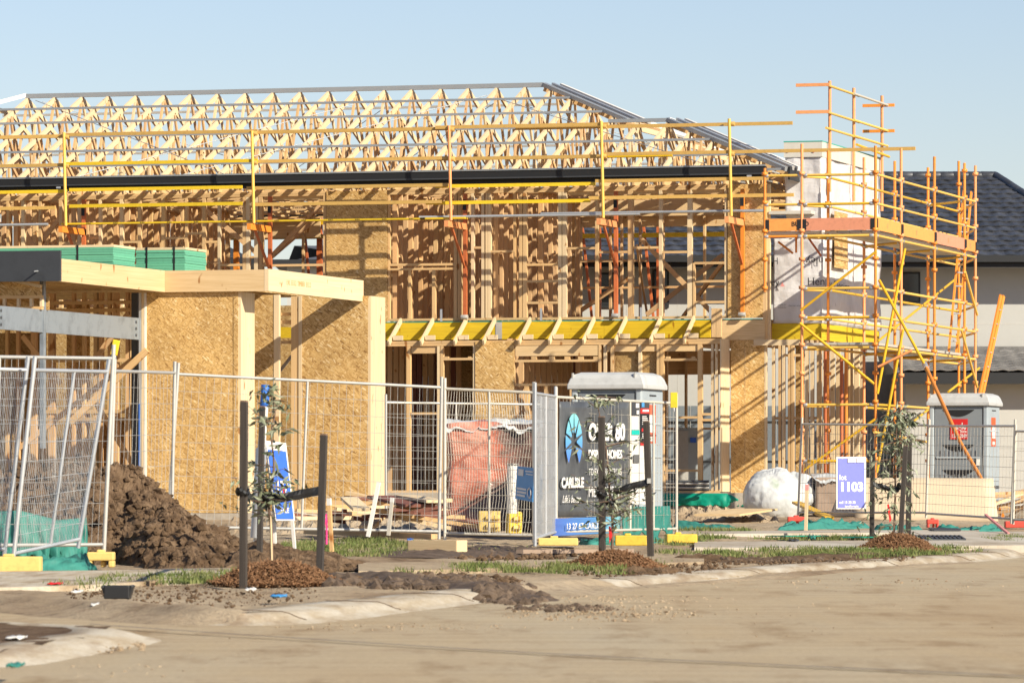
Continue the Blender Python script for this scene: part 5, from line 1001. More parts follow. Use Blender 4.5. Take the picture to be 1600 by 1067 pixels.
foot('dusty yellow fence foot under the leaning panel at the left edge', 22, 893, 86, 24, 'block_yellow_dusty', 0, False)
foot('low dusty yellow fence foot under the narrow fence panel', 872, 852, 62, 12, 'block_yellow_dusty', 0, False)
foot('yellow fence foot directly behind the middle sapling', 986, 852, 50, 16, 'block_yellow', 0, False)
foot('bright yellow fence foot right of the middle sapling stakes', 1064, 848, 48, 14, 'block_yellow', 0.1, False)
foot('yellow fence foot standing on end behind the blue safety sign', 803, 833, 24, 34, 'block_yellow', 0.15, upright=True, d=58.5)
foot('yellow fence foot standing on end in shade beside the wrapped pallet', 765, 830, 38, 32, 'block_yellow_dusty', 0, upright=True, d=60)
foot('red fence foot below the white bag', 1244, 820, 27, 13, 'block_red', 0)
foot('small red fence foot between the right sapling and the plywood sheet', 1457, 824, 18, 13, 'block_red', 0)
foot('long red fence foot at the right edge of the picture', 1592, 824, 44, 10, 'block_red', 0, False)
# yellow tags hung on the fence tops
for (px, py, d, lab, a) in ((180, 543, 50, 'yellow tag tied to the fence top near the galvanised beam', 0.2), (1053, 625, 64, 'yellow tag on the corner of the banner fence', 0.0)):
    c = P(px, py, d); t = thing('yellow_tag', lab, 'tag', c, 'yellow fence tags'); s = d / FPX; mb = MB(); mb.box((0, 0, 0), (11 * s, 0.03, 24 * s), Matrix.Rotation(a, 3, 'Y')); o = mesh_obj('tag_plate', [c + v for v in mb.v], mb.f, 'rail_yellow', t, c); bevel(o, 0.006)
    tube('tag_clip', c + Vector((0, 0, -12 * s)), c + Vector((0, 0, -18 * s)), 0.01, 'galv', t)

# ------------------------------------------------------------------ portable toilets
def toilet(label, px_l, px_c, px_r, py_t, d, sign):
    a = R(17); s = d / FPX; W = (px_c - px_l) * s / math.cos(a); D = (px_r - px_c) * s / math.sin(a); D = min(D, 1.25); c = P(px_l, 800, d)
    ex = Vector((math.cos(a), -math.sin(a), 0)); ey = Vector((math.sin(a), math.cos(a), 0)); base = Vector((c.x, c.y, float(gz(c.x, c.y)))); top = CAM_H + (HOR - py_t) / FPX * d; Ht = top - base.z
    t = thing('portable_toilet', label, 'portable toilet', base, 'portable toilets')
    def q(x, y, z): return base + ex * x + ey * y + Vector((0, 0, z))
    def bx(name, x0, x1, y0, y1, z0, z1, mat, par=t, bev=0.0):
        o = mesh_obj(name, [q(x, y, z) for x in (x0, x1) for y in (y0, y1) for z in (z0, z1)], [(0, 1, 3, 2), (4, 6, 7, 5), (0, 4, 5, 1), (2, 3, 7, 6), (0, 2, 6, 4), (1, 5, 7, 3)], mat, par); return bevel(o, bev, 3) if bev else o
    Hb = Ht - 0.24
    bx('skid', -0.03, W + 0.03, -0.03, D + 0.03, 0.0, 0.13, 'grey_plastic', t, 0.02); bx('cabin', 0, W, 0.03, D, 0.13, Hb, 'pale_plastic', t, 0.04)
    for x in (0.0, W - 0.09): bx('corner_post', x, x + 0.09, -0.02, 0.06, 0.13, Hb, 'pale_plastic', t, 0.025)
    door = bx('door', 0.095, W - 0.095, -0.005, 0.04, 0.16, Hb - 0.05, 'grey_plastic', t, 0.01)
    bx('door_gap', W - 0.1, W - 0.092, -0.008, 0.03, 0.16, Hb - 0.05, 'black_plastic', t)
    def arc(name, z, dep, mat, half, thick, y=-0.012):
        n = 14; v = []; f = []
        for i in range(n + 1):
            x = W / 2 - half + 2 * half * i / n; e = (2 * i / n - 1); zz = z - dep * (1 - e * e)
            v += [q(x, y, z), q(x, y, zz - thick), q(x, 0.0, z), q(x, 0.0, zz - thick)]
        for i in range(n): b = 4 * i; f += [(b, b + 1, b + 5, b + 4), (b + 1, b + 3, b + 7, b + 5), (b + 2, b, b + 4, b + 6)]
        return mesh_obj(name, v, f, mat, door)
    for z in (Hb - 0.08, Hb - 0.72, Hb - 1.18): arc('door_recess', z, 0.12, 'black_plastic', W * 0.27, 0.006); 
    for z in (Hb - 0.92, Hb - 1.36):
        for i in range(9): x = W * 0.2 + i * W * 0.075; bx('rib', x, x + 0.012, -0.02, -0.003, z - 0.02, z + 0.1, 'grey_plastic', door)
        bx('ledge', 0.13, W - 0.14, -0.026, -0.004, z - 0.055, z - 0.02, 'pale_plastic', door, 0.008)
    bx('handle', W - 0.2, W - 0.15, -0.06, -0.004, Hb - 1.1, Hb - 0.98, 'white_paint', door)
    for i, z in enumerate((0.5, 0.95, 1.4)): bx('side_rib', W - 0.0, W + 0.012, 0.12, D - 0.12, z, z + 0.03, 'pale_plastic', t, 0.004)
    for z in (Hb - 0.1, Hb - 0.65): bx('side_vent', W, W + 0.008, D * 0.35, D * 0.65, z, z + 0.018, 'black_plastic', t)
    # domed white roof with ribs
    n = 10; v = []; f = []; rx0, rx1, ry0, ry1 = -0.05, W + 0.05, -0.06, D + 0.05
    lev = [(0.0, 0.0), (0.07, 0.0), (0.085, 0.012), (0.15, 0.035), (0.20, 0.07), (0.235, 0.16)]
    for h, ins in lev: v += [q(rx0 + ins, ry0 + ins, Hb - 0.01 + h), q(rx1 - ins, ry0 + ins, Hb - 0.01 + h), q(rx1 - ins, ry1 - ins, Hb - 0.01 + h), q(rx0 + ins, ry1 - ins, Hb - 0.01 + h)]
    for k in range(len(lev) - 1):
        for i in range(4): f.append((4 * k + i, 4 * k + (i + 1) % 4, 4 * k + 4 + (i + 1) % 4, 4 * k + 4 + i))
    m4 = 4 * (len(lev) - 1); f += [(m4, m4 + 1, m4 + 2, m4 + 3), (3, 2, 1, 0)]
    rf = mesh_obj('roof', v, f, 'roof_white', t); bevel(rf, 0.015, 2)
    for i in range(7): x = 0.14 + i * (W - 0.28) / 6; bar('roof_rib', q(x, ry0 + 0.04, Hb + 0.125), q(x + 0.03, ry0 + 0.15, Hb + 0.20), 0.045, 0.02, 'roof_white', rf)
    for x in (0.02, W - 0.1): bar('lifting_lug', q(x, 0.0, Hb + 0.15), q(x, 0.0, Hb + 0.215), 0.02, 0.05, 'galv_dull', rf)
    # signs
    if sign:
        x0, x1, z0, z1 = W * 0.36, W * 0.66, Hb - 0.62, Hb - 0.25; sg = bx('sign', x0, x1, -0.02, -0.012, z0, z1, 'red_sign', door)
        text('lettering', 'eagle', q(x0 + 0.04, -0.021, z0 + 0.185), ex, (0, 0, 1), 0.17, 'text_white', sg, bold=0.02, lift=0, width=x1 - x0 - 0.07); text('lettering', 'hire', q(x0 + 0.19, -0.021, z0 + 0.12), ex, (0, 0, 1), 0.075, 'text_white', sg, bold=0.01, lift=0); text('lettering', '1300 7849', q(x0 + 0.03, -0.021, z0 + 0.03), ex, (0, 0, 1), 0.09, 'text_white', sg, bold=0.02, lift=0, width=x1 - x0 - 0.06)
    else:
        x0, x1, z0, z1 = W * 0.36, W * 0.70, Hb - 0.62, Hb - 0.31; bx('sign', x0, x1, -0.02, -0.012, z0, z1, 'red_sign', door)
    y0_, y1_ = D * 0.28, D * 0.62; sg = bx('side_sign', W + 0.002, W + 0.008, y0_, y1_, Hb - 0.75, Hb - 0.22, 'orange_sign', t); bx('sign_print', W + 0.008, W + 0.011, y0_ + 0.05, y1_ - 0.05, Hb - 0.6, Hb - 0.36, 'text_white', sg); bx('sign_print', W + 0.008, W + 0.011, y0_ + 0.08, y1_ - 0.1, Hb - 0.72, Hb - 0.66, 'text_white', sg)
    if sign: bx('strap', W - 0.02, W + 0.014, 0.0, D * 0.9, Hb - 1.52, Hb - 1.47, 'steel_dark', t); bar('strap', q(W + 0.0, -0.02, Hb - 1.5), q(W * 0.45, -0.02, Hb - 1.95), 0.012, 0.05, 'steel_dark', t)
    return t
toilet('grey portable toilet behind the dark advertising banner', 893, 1002, 1039, 580, 70.5, False)
toilet('grey portable toilet with red hire sign at the right behind the plywood', 1452, 1541, 1568, 613, 94.0, True)

# ------------------------------------------------------------------ banner and signs
def plane_sign(px0, pyb0, pyt0, px1, pyb1, pyt1, d0, d1): return P(px0, pyb0, d0), P(px1, pyb1, d1), P(px0, pyt0, d0), P(px1, pyt1, d1)
def sheet(name, bl, br_, tl, tr, mat, parent, amp=0.0, n=24, m=16, thick=0.006, seed=0.0, edge=None):
    bl, br_, tl, tr = map(Vector, (bl, br_, tl, tr)); nr = (br_ - bl).cross(tl - bl).normalized(); v = []
    for j in range(m + 1):
        for i in range(n + 1):
            s, r_ = i / n, j / m; p = bl.lerp(br_, s).lerp(tl.lerp(tr, s), r_); w = amp * (math.sin(s * 21 + seed + r_) * 0.6 * r_ ** 2 + nz((s * 3, r_ * 2, seed)) * 0.8); v.append(p + nr * w)
    f = [(j * (n + 1) + i, j * (n + 1) + i + 1, (j + 1) * (n + 1) + i + 1, (j + 1) * (n + 1) + i) for j in range(m) for i in range(n)]
    o = mesh_obj(name, v, f, mat, parent, bl, smooth=amp > 0); md = o.modifiers.new('thick', 'SOLIDIFY'); md.thickness = thick; md.offset = -1; return o
f1_, f2_ = Gp(869, 842), Gp(1057, 836)
def onf(px, py): s = (px - 869) / (1057 - 869); d = f1_.y + (f2_.y - f1_.y) * s - 0.05; return P(px, py, d)
bt = thing('advertising_banner', 'dark advertising banner with blue emblem and white lettering on the wire fence', 'banner', onf(920, 838))
sheet('banner_cloth', onf(871, 808), onf(984, 806), onf(873, 627), onf(984, 629), 'banner_cloth', bt, 0.02)
sheet('banner_foot', onf(862, 838), onf(968, 832), onf(863, 810), onf(970, 806.5), 'banner_foot', bt, 0.008)
bxd = (onf(984, 700) - onf(871, 700)).normalized(); zd = Vector((0, 0, 1)); out = bxd.cross(zd) * 0.045
def btxt(s, px0, px1, py, hpx, mat='text_white', bold=0.02, shear=0.0): a, b = onf(px0, py), onf(px1, py); text('lettering', s, a + out, bxd, zd, hpx * a.y / FPX * 1.38, mat, bt, bold=bold, shear=shear, lift=0, width=(b - a).length)
btxt('OVER 80', 914, 971, 686.5, 26, bold=0.045, shear=0.1); btxt('DISPLAY HOMES', 914, 966.5, 716, 14, bold=0.03); btxt('TO EXPLORE ACROSS', 914.5, 965.5, 742, 11, bold=0.0); btxt('MELBOURNE', 914, 966, 776, 17, bold=0.0); btxt('CARLISLE', 872, 906, 761.5, 16, bold=0.045); btxt("Life's better", 873, 901, 785, 12, bold=0.0, shear=0.4); btxt('13 27 67 CARLISLE', 879, 937, 826.5, 9.5, bold=0.01)
# emblem: pointed oval cut into blades
ec = onf(891.5, 690); hx, hz = 13.5 * ec.y / FPX / bxd.x, 44.0 * ec.y / FPX; em = MB(); nb_ = 10
def oval(t): return Vector((math.sin(t) * hx * (1 - 0.0), 0, math.cos(t) * hz * (0.80 + 0.2 * abs(math.cos(t)))))
for k in range(nb_):
    if k == 5: pass
    t0_, t1_ = (k + 0.06) * 2 * math.pi / nb_, (k + 0.94) * 2 * math.pi / nb_
    if abs((t0_ + t1_) / 2 - math.pi) < 0.35: continue
    pts = [oval(t0_ + (t1_ - t0_) * i / 6) for i in range(7)]; inn = [oval(t0_ + (t1_ - t0_) * 0.3) * 0.34, oval(t0_ + (t1_ - t0_) * 0.7) * 0.34]
    poly = [ec + out + bxd * p.x + zd * p.z for p in [inn[0]] + pts + [inn[1]]]
    em.add(poly, [tuple(range(len(poly)))])
lo = ec - zd * hz; eo = em.out('emblem', 'emblem', bt, lo + out)
eo.data.transform(Matrix.Scale(1 / (2 * hz), 4)); WM[eo] = Matrix.Translation(lo + out) @ Matrix.Scale(2 * hz, 4); eo.matrix_basis = WM[eo]
# notice sheets on the same fence
for (x0, x1, lab, dark) in ((985.5, 998, 'white notice sheet with green band on the fence beside the banner', 0), (999.5, 1013.5, 'white notice sheet with black and red panels on the fence beside the dark stake', 1)):
    t = thing('notice_sheet', lab, 'notice', onf(x0, 786), 'notice sheets'); sheet('sheet', onf(x0, 786), onf(x1, 789), onf(x0, 626), onf(x1, 627), 'white_board', t, 0.0, 4, 4); off = -(onf(x1, 700) - onf(x0, 700)).cross(Vector((0, 0, 1))).normalized() * -0.012
    def pr(name, y0, y1, mat, a=0.0, b=1.0): xa, xb = x0 + (x1 - x0) * a, x0 + (x1 - x0) * b; mesh_obj(name, [onf(xa, y1) + off, onf(xb, y1) + off, onf(xb, y0) + off, onf(xa, y0) + off], [(0, 1, 2, 3)], mat, t)
    if not dark: pr('print_panel', 627, 649, 'steel_dark'); pr('print_panel', 672, 679, 'teal_sign'); pr('print_panel', 629, 640, 'teal_sign', 0.1, 0.45); off *= 1.3; pr('print_panel', 630, 637, 'text_white', 0.5, 0.9); pr('print_panel', 710, 723, 'ink_grey', 0.2, 0.95); pr('print_panel', 641, 647, 'text_white', 0.6, 0.9)
    else: pr('print_panel', 627, 638, 'steel_dark'); pr('print_panel', 638, 646, 'red_sign'); pr('print_panel', 646, 690, 'ink'); pr('print_panel', 690, 695.5, 'red_sign'); off *= 1.3; pr('print_panel', 629, 636, 'blue_light', 0.1, 0.4); pr('print_panel', 640, 643, 'text_white', 0.2, 0.9); [pr('print_line', y, y + 1.2, 'text_white', 0.15, 0.6 + 0.3 * random.random()) for y in (650, 653, 656, 659, 662, 677, 680, 683)]; pr('print_panel', 669, 674, 'red_sign', 0.1, 0.8)
# lot sign
lt = thing('lot_sign', 'blue and white board reading lot 1103 wired to the fence near the white bag', 'sign', P(1331, 800, 77.5))
bl, br_, tl, tr = plane_sign(1307, 795, 713.5, 1353, 795, 713.5, 77.1, 77.5); sheet('board', bl, br_, tl, tr, 'white_paint', lt, 0, 3, 3, 0.01)
def lq(s, r_, o=0.012): return bl.lerp(br_, s).lerp(tl.lerp(tr, s), r_) + Vector((0, -o, 0))
mesh_obj('blue_face', [lq(.05, .03), lq(.95, .03), lq(.95, .97), lq(.05, .97)], [(0, 1, 2, 3)], 'lot_blue', lt)
for a, b in ((0.38, 0.66), (0.68, 0.95)): tg_ = mesh_obj('brand_tag', [lq(a, .89, .03), lq(b, .89, .03), lq(b, .985, .03), lq(a, .985, .03)], [(0, 1, 2, 3)], 'white_paint', lt)
lx = (br_ - bl).normalized(); lw_ = (br_ - bl).length; lh = (tl - bl).length
for s, a, b, r_, h, bo in (('lot', 0.09, 0.33, 0.56, 0.10, 0.03), ('1103', 0.09, 0.84, 0.345, 0.17, 0.045), ('call 13 38 38', 0.09, 0.64, 0.105, 0.05, 0.02), ('landforsale', 0.28, 0.74, 0.035, 0.04, 0.02)): text('lettering', s, lq(a, r_, 0.018), lx, (0, 0, 1), h * lh * 1.4, 'text_white', lt, bold=bo, lift=0, width=(b - a) * lw_)
for s in (0.2, 0.8): tube('wire_tie', lq(s, 0.96, -0.03), lq(s, 0.96, 0.02), 0.008, 'galv', lt)
# tall blue estate sign on timber legs behind the left sapling
st = thing('estate_sign', 'tall blue sign board on white legs behind the left sapling', 'sign', P(440, 852, 52)); ds = 52.0
bl, br_, tl, tr = P(431, 813, ds - .2), P(461, 813, ds), P(415, 688, ds - .2), P(447, 692, ds)
sheet('board', bl, br_, tl, tr, 'white_paint', st, 0, 3, 3, 0.02)
mesh_obj('blue_face', [lq(.06, .02), lq(.95, .02), lq(.95, .89), lq(.06, .89)], [(0, 1, 2, 3)], 'blue_sign', st)
text('lettering', '177', lq(0.2, 0.36, 0.02), (br_ - bl), (0, 0, 1), 0.16, 'text_white', st, bold=0.03, lift=0, width=0.16); text('lettering', 'SALE', lq(0.3, 0.10, 0.02), (br_ - bl), (0, 0, 1), 0.07, 'text_white', st, bold=0.03, lift=0, width=0.12); mesh_obj('red_stripe', [lq(.55, .14, .016), lq(.64, .14, .016), lq(.66, .40, .016), lq(.57, .40, .016)], [(0, 1, 2, 3)], 'red_sign', st)
for (xa, xb) in ((427, 430), (452, 461)): bar('leg', Vector((P(xb, 853, ds + .1).x, ds + .1, float(gz(0, ds)))), P(xa, 760, ds + .1), 0.03, 0.03, 'white_paint', st)
# rolled flag on a pole behind the same sapling
fl = thing('rolled_flag', 'rolled blue and white flag on a pole behind the left sapling', 'flag', Gp(396, 860)); g0 = Gp(398, 862); tube('pole', g0, P(414, 612, g0.y), 0.022, 'galv', fl)
for (ya, yb, r_, m_) in ((601, 635, 0.045, 'blue_tape'), (635, 700, 0.04, 'white_paint'), (700, 840, 0.055, 'galv')): xa = 398 + (862 - ya) * 0.066; xb = 398 + (862 - yb) * 0.066; tube('flag_cloth', P(xa, ya, g0.y - .02), P(xb, yb, g0.y - .02), r_, m_, fl)
# blue safety sign hung on the fence corner with a white pipe beside it
ss = thing('safety_sign', 'small tilted blue safety sign hung on the fence beside the banner', 'sign', P(822, 785, 57.2)); bl, br_, tl, tr = P(805, 779, 57.6), P(832, 784, 57.2), P(808, 728, 57.6), P(834, 731, 57.2); sheet('board', bl, br_, tl, tr, 'blue_light', ss, 0, 3, 3, 0.01)
for a, b, y0, y1 in ((0.08, 0.4, 0.72, 0.92), (0.5, 0.95, 0.86, 0.9), (0.55, 0.95, 0.78, 0.81), (0.06, 0.6, 0.3, 0.36), (0.06, 0.62, 0.2, 0.26), (0.06, 0.55, 0.1, 0.16)): mesh_obj('print_panel', [lq(a, y0), lq(b, y0), lq(b, y1), lq(a, y1)], [(0, 1, 2, 3)], 'text_white', ss)
ring = MB(); cc = lq(0.8, 0.25, 0.014); ex_ = (br_ - bl).normalized(); ring.path([cc + ex_ * 0.045 * math.cos(t) + Vector((0, 0, 0.055 * math.sin(t))) for t in np.linspace(0, 6.283, 17)], 0.008, 4); ring.out('ring_mark', 'text_white', ss)
pp = thing('white_pipe', 'white plastic pipe standing behind the fence beside the blue safety sign', 'pipe', P(800, 800, 58.2)); tube('pipe', P(800, 802, 58.2), P(801, 726, 58.2), 0.062, 'white_paint', pp); tube('pipe_rim', P(801, 727, 58.2), P(801, 724, 58.2), 0.066, 'galv_dull', pp)

# ------------------------------------------------------------------ soil heap
def heap(name, label, cat, px0, px1, py, hpeak, depth, peak, mat, seed, rough=0.16, nx_=130, ny_=60, kind=None, front=None):
    a, b = Gp(px0, py), Gp(px1, py); v = []; f = []
    for j in range(ny_ + 1):
        for i in range(nx_ + 1):
            s, r_ = i / nx_, j / ny_; x = a.x + (b.x - a.x) * s; y0_ = float(np.interp(s, [0, 0.56, 0.72, 1], front)) if front else a.y - 0.15; y = y0_ + depth * r_; p = np.interp(s, [q[0] for q in peak], [q[1] for q in peak])
            e = max(0.0, 1 - abs(2 * r_ - 1) ** 1.6); h = hpeak * p * e; q = Vector((x * 2.4, y * 2.4, seed)); n_ = noise.fractal(q, 0.7, 2.2, 7); n2 = noise.cell(q * 3.2) if False else abs(noise.noise(q * 2.7)); h *= 1 + rough * 1.6 * n_; h += rough * 0.45 * (n_ + n2 - 0.35) * (1 if e > 0.02 and p > 0.02 else 0); v.append((x + 0.05 * noise.noise(q * 3), y, float(gz(x, y)) - 0.03 + max(0, h)))
    f = [(j * (nx_ + 1) + i, j * (nx_ + 1) + i + 1, (j + 1) * (nx_ + 1) + i + 1, (j + 1) * (nx_ + 1) + i) for j in range(ny_) for i in range(nx_)]
    o = mesh_obj(name, v, f, mat); return tag(o, label, cat, kind=kind), v
hp_, hv = heap('soil_heap', 'large heap of brown soil behind the leaning fence panels', 'soil heap', -140, 400, 884, 0.92, 5.0, [(0, 0.9), (0.5, 0.93), (0.537, 0.89), (0.6, 0.76), (0.685, 0.58), (0.78, 0.42), (0.85, 0.27), (0.93, 0.13), (1, 0.03)], 'clod', 3.0, 0.13, 260, 110, front=(47.2, 47.0, 45.4, 44.6))
mb = MB(); ico = bmesh.new(); bmesh.ops.create_icosphere(ico, subdivisions=1, radius=1); iv = [x.co.copy() for x in ico.verts]; fi = [[q.index for q in x.verts] for x in ico.faces]; ico.free()
for _ in range(5200):
    c = Vector(random.choice(hv[:len(hv) * 3 // 4])); s = 0.010 + 0.055 * random.random() ** 4; sd_ = random.random() * 40
    if c.z - float(gz(c.x, c.y)) < 0.02: continue
    mb.add([c + Vector((w.x, w.y, w.z * 0.8)) * s * (1 + 0.6 * noise.noise(w * 1.4 + Vector((sd_, 0, 0)))) for w in iv], fi)
o = mb.out('heap_clods', 'clod', hp_); o['kind'] = 'stuff'
heap('soil_heap', 'low spread of brown soil trailing from the big heap to the left sapling', 'soil heap', 350, 560, 886, 0.22, 3.0, [(0, 0.6), (0.2, 0.9), (0.5, 0.7), (0.75, 0.5), (1, 0)], 'clod', 8.0, 0.10, 200, 60)
heap('sand_bank', 'pale bank of gravel against the slab behind the fence', 'gravel bank', 1050, 1215, 812, 0.16, 4.0, [(0, 0.7), (0.3, 1), (0.8, 0.8), (1, 0)], 'verge_soil', 12.0, 0.2, 60, 24)
heap('sand_bank', 'strip of bare earth in front of the garage wall', 'earth bank', 330, 700, 832, 0.10, 9.0, [(0, 0.8), (0.5, 1), (1, 0.6)], 'verge_soil', 15.0, 0.25, 70, 24)

# ------------------------------------------------------------------ saplings with stakes, straps and mulch
def mulch(label, px, py, wpx, hgt):
    c = Gp(px, py); R_ = wpx * c.y / FPX; v = []; f = []; nr_, na = 14, 40
    for i in range(nr_ + 1):
        for k in range(na):
            r_ = i / nr_; a = 2 * math.pi * k / na; x, y = c.x + R_ * r_ * math.cos(a), c.y + R_ * 0.9 * r_ * math.sin(a); h = hgt * (1 - r_ ** 2.0) * (1 + 0.35 * nz((x * 5, y * 5, px))); v.append((x, y, float(gz(x, y)) - 0.04 + max(h, 0) + 0.02 * nz((x * 16, y * 16, 2))))
    for i in range(nr_):
        for k in range(na): f.append((i * na + k, (i + 1) * na + k, (i + 1) * na + (k + 1) % na, i * na + (k + 1) % na))
    t = mesh_obj('mulch_mound', v, f, 'mulch'); tag(t, label, 'mulch', 'mulch mounds round the saplings')
    mb = MB()
    for _ in range(3600):
        a = random.uniform(0, 6.283); r_ = random.random() ** 0.55 * 1.12; x, y = c.x + R_ * r_ * math.cos(a), c.y + R_ * 0.9 * r_ * math.sin(a); z = float(gz(x, y)) - 0.02 + max(0, hgt * (1 - r_ * r_)) + random.uniform(0, 0.03)
        mr = Matrix.Rotation(random.uniform(0, 6.3), 3, 'Z') @ Matrix.Rotation(random.gauss(0, 0.5), 3, 'Y'); mb.box((x, y, z), (random.uniform(0.02, 0.08), random.uniform(0.005, 0.014), 0.005), mr)
    o = mb.out('wood_chips', 'mulch', t); o['kind'] = 'stuff'; return c
def stake(label, px, pyb, pyt, pxt=None, w=0.042, d=None):
    b = Gp(px, pyb) if d is None else P(px, pyb, d); tp = P(pxt or px, pyt, b.y); t = thing('tree_stake', label, 'tree stake', b, 'dark tree stakes'); bar('shaft', b - Vector((0, 0, 0.05)), tp, w, w, 'stake_wood', t); bar('stake_tip', tp - (tp - b).normalized() * 0.001, tp + Vector((0, 0, 0.012)), w * 0.94, w * 0.9, 'bark', t); return b, tp
def leaf_mesh(pts, size, droop):
    """narrow leaves with a fold, hanging from points"""
    v = []; f = []
    for p in pts:
        L = size * random.uniform(0.6, 1.25); W = L * random.uniform(0.10, 0.19); d = Vector((random.gauss(0, 1), random.gauss(0, 1), random.gauss(-droop, 0.6))).normalized(); s = d.cross(Vector((random.gauss(0, 1), random.gauss(0, 1), random.gauss(0, 1)))).normalized(); n = d.cross(s)
        k = len(v); p = Vector(p); v += [p, p + d * L * 0.35 + s * W + n * W * 0.4, p + d * L, p + d * L * 0.35 - s * W + n * W * 0.4, p + d * L * 0.4]; f += [(k, k + 1, k + 4), (k + 1, k + 2, k + 4), (k + 2, k + 3, k + 4), (k + 3, k, k + 4)]
    return v, f
def sapling(label, px, py, stem, nbr, brlen, leafn, size, droop, zlo, clump=None, seed=1):
    random.seed(seed); b = Gp(px, py); t = thing('sapling', label, 'sapling', b, 'young street trees'); pts = [b + Vector((0, 0, -0.05))] + [P(x, y, b.y + random.gauss(0, 0.06)) for x, y in stem]; mb = MB()
    fine = [Vector(q) for q in smooth_line([tuple(p) for p in pts], 5)]; n = len(fine)
    for i in range(n - 1): mb.stick(fine[i], fine[i + 1], 0.016 * (1 - 0.75 * i / n), 6, 0.016 * (1 - 0.75 * (i + 1) / n))
    mb.out('trunk', 'bark', t, b); tw = MB(); lp = []
    for k in range(nbr):
        i = random.randint(int(n * zlo), n - 1) if clump is None else min(n - 1, max(1, int(random.gauss(random.choice(clump), 0.06) * n))); p = fine[i]; a = random.uniform(0, 6.283); L = brlen * random.uniform(0.4, 1.1) * (1.15 - 0.5 * i / n); d = Vector((math.cos(a), math.sin(a), random.uniform(0.1, 0.9) - droop * 0.3)).normalized(); q = p; seg = 5
        for s in range(seg):
            q2 = q + d * L / seg; tw.stick(q, q2, 0.005 * (1 - s / 7), 4); d = (d + Vector((random.gauss(0, .2), random.gauss(0, .2), -0.16 * droop))).normalized(); q = q2
            for _ in range(leafn): lp.append(q + Vector((random.gauss(0, 0.02), random.gauss(0, 0.02), random.gauss(0, 0.02))))
    tw.out('twigs', 'bark', t, b)['kind'] = 'stuff'; v, f = leaf_mesh(lp, size, droop); mesh_obj('crown', v, f, 'leaf', t, b); return b, fine
def strap(label, pts, w=0.05, mat='black_plastic', knots=()):
    t = thing('tie_strap', label, 'strap', pts[0], 'black tree ties'); pts = [Vector(p) for p in pts]; v = []; f = []; fine = [Vector(q) for q in smooth_line([tuple(p) for p in pts], 6)]
    for i, p in enumerate(fine): tw_ = 0.6 * math.sin(i * 0.5); v += [p + Vector((0, 0.01 * math.sin(i), w / 2 * (1 - 0.2 * abs(tw_)))), p + Vector((0, -0.012 + 0.02 * tw_, 0)), p - Vector((0, 0.01 * math.sin(i), w / 2 * (1 - 0.2 * abs(tw_))))]
    for i in range(len(fine) - 1): b = 3 * i; f += [(b, b + 3, b + 4, b + 1), (b + 1, b + 4, b + 5, b + 2)]
    o = mesh_obj('webbing', v, f, mat, t); md = o.modifiers.new('thick', 'SOLIDIFY'); md.thickness = 0.006
    for k in knots:
        mb = MB(); c = Vector(k); mb.path([c + Vector((0.038 * math.cos(a), 0.04 * math.sin(a), 0.02 * math.sin(2 * a))) for a in np.linspace(0, 6.283, 13)], 0.02, 6); mb.out('knot', mat, t, c)
    return t
# left sapling
mulch('mulch mound round the left sapling', 432, 908, 95, 0.15); s1 = stake('tall dark stake left of the left sapling', 380, 912, 628, 381.5, 0.05); s2 = stake('dark stake right of the left sapling', 499, 905, 680, 506, 0.05); s3 = stake('dark stake standing behind the left sapling', 405, 882, 636, 410, 0.045)
sp_, fl_ = sapling('left sapling with sparse grey green leaves between three stakes', 424, 893, [(424, 830), (420, 780), (428, 730), (424, 680), (430, 640), (420, 610)], 34, 0.36, 2, 0.10, 0.35, 0.2, clump=(0.30, 0.36, 0.42, 0.5, 0.62, 0.8, 0.95), seed=4)
bs = Gp(424, 893); strap('black tie strap from the right stake to the left sapling', [P(505, 765, bs.y - .02), P(470, 772, bs.y), P(436, 778, bs.y), P(420, 775, bs.y)], 0.085, knots=[P(418, 778, bs.y)]); strap('black tie strap from the left stake to the left sapling', [P(378, 767, s1[0].y - .03), P(395, 778, bs.y), P(418, 793, bs.y)], 0.06, knots=[P(379, 768, s1[0].y)])
tube('bamboo', Gp(425, 893), P(423, 806, bs.y - .03), 0.008, 'pine_pale', thing('cane', 'thin pale cane tied to the left sapling', 'cane', Gp(425, 893)))
# middle sapling
mulch('mulch mound round the middle sapling', 960, 884, 72, 0.13); m1 = stake('dark stake left of the middle sapling', 941, 868, 652, 940, 0.06); m2 = stake('dark stake right of the middle sapling in front of the notices', 1017, 869, 659, 1010, 0.058)
bm = Gp(956, 868); sapling('middle sapling with glossy leaves in front of the dark banner', 956, 868, [(957, 820), (953, 775), (950, 730), (945, 690), (938, 655), (932, 620)], 46, 0.50, 2, 0.095, 0.3, 0.15, clump=(0.2, 0.28, 0.36, 0.44, 0.62, 0.8, 0.93), seed=9)
strap('black tie strap from the right stake to the middle sapling', [P(1013, 753, bm.y - .03), P(985, 760, bm.y - .02), P(958, 770, bm.y)], 0.075, knots=[P(953, 784, bm.y), P(940, 772, m1[0].y - .02)]); HB_ = bar('pale_clip', P(1011, 751, m2[0].y - .04), P(1017, 751, m2[0].y - .04), 0.04, 0.05, 'galv_dull', thing('strap_clip', 'pale clip fixing the tie strap to the stake before the notices', 'clip', P(1013, 753, m2[0].y)))
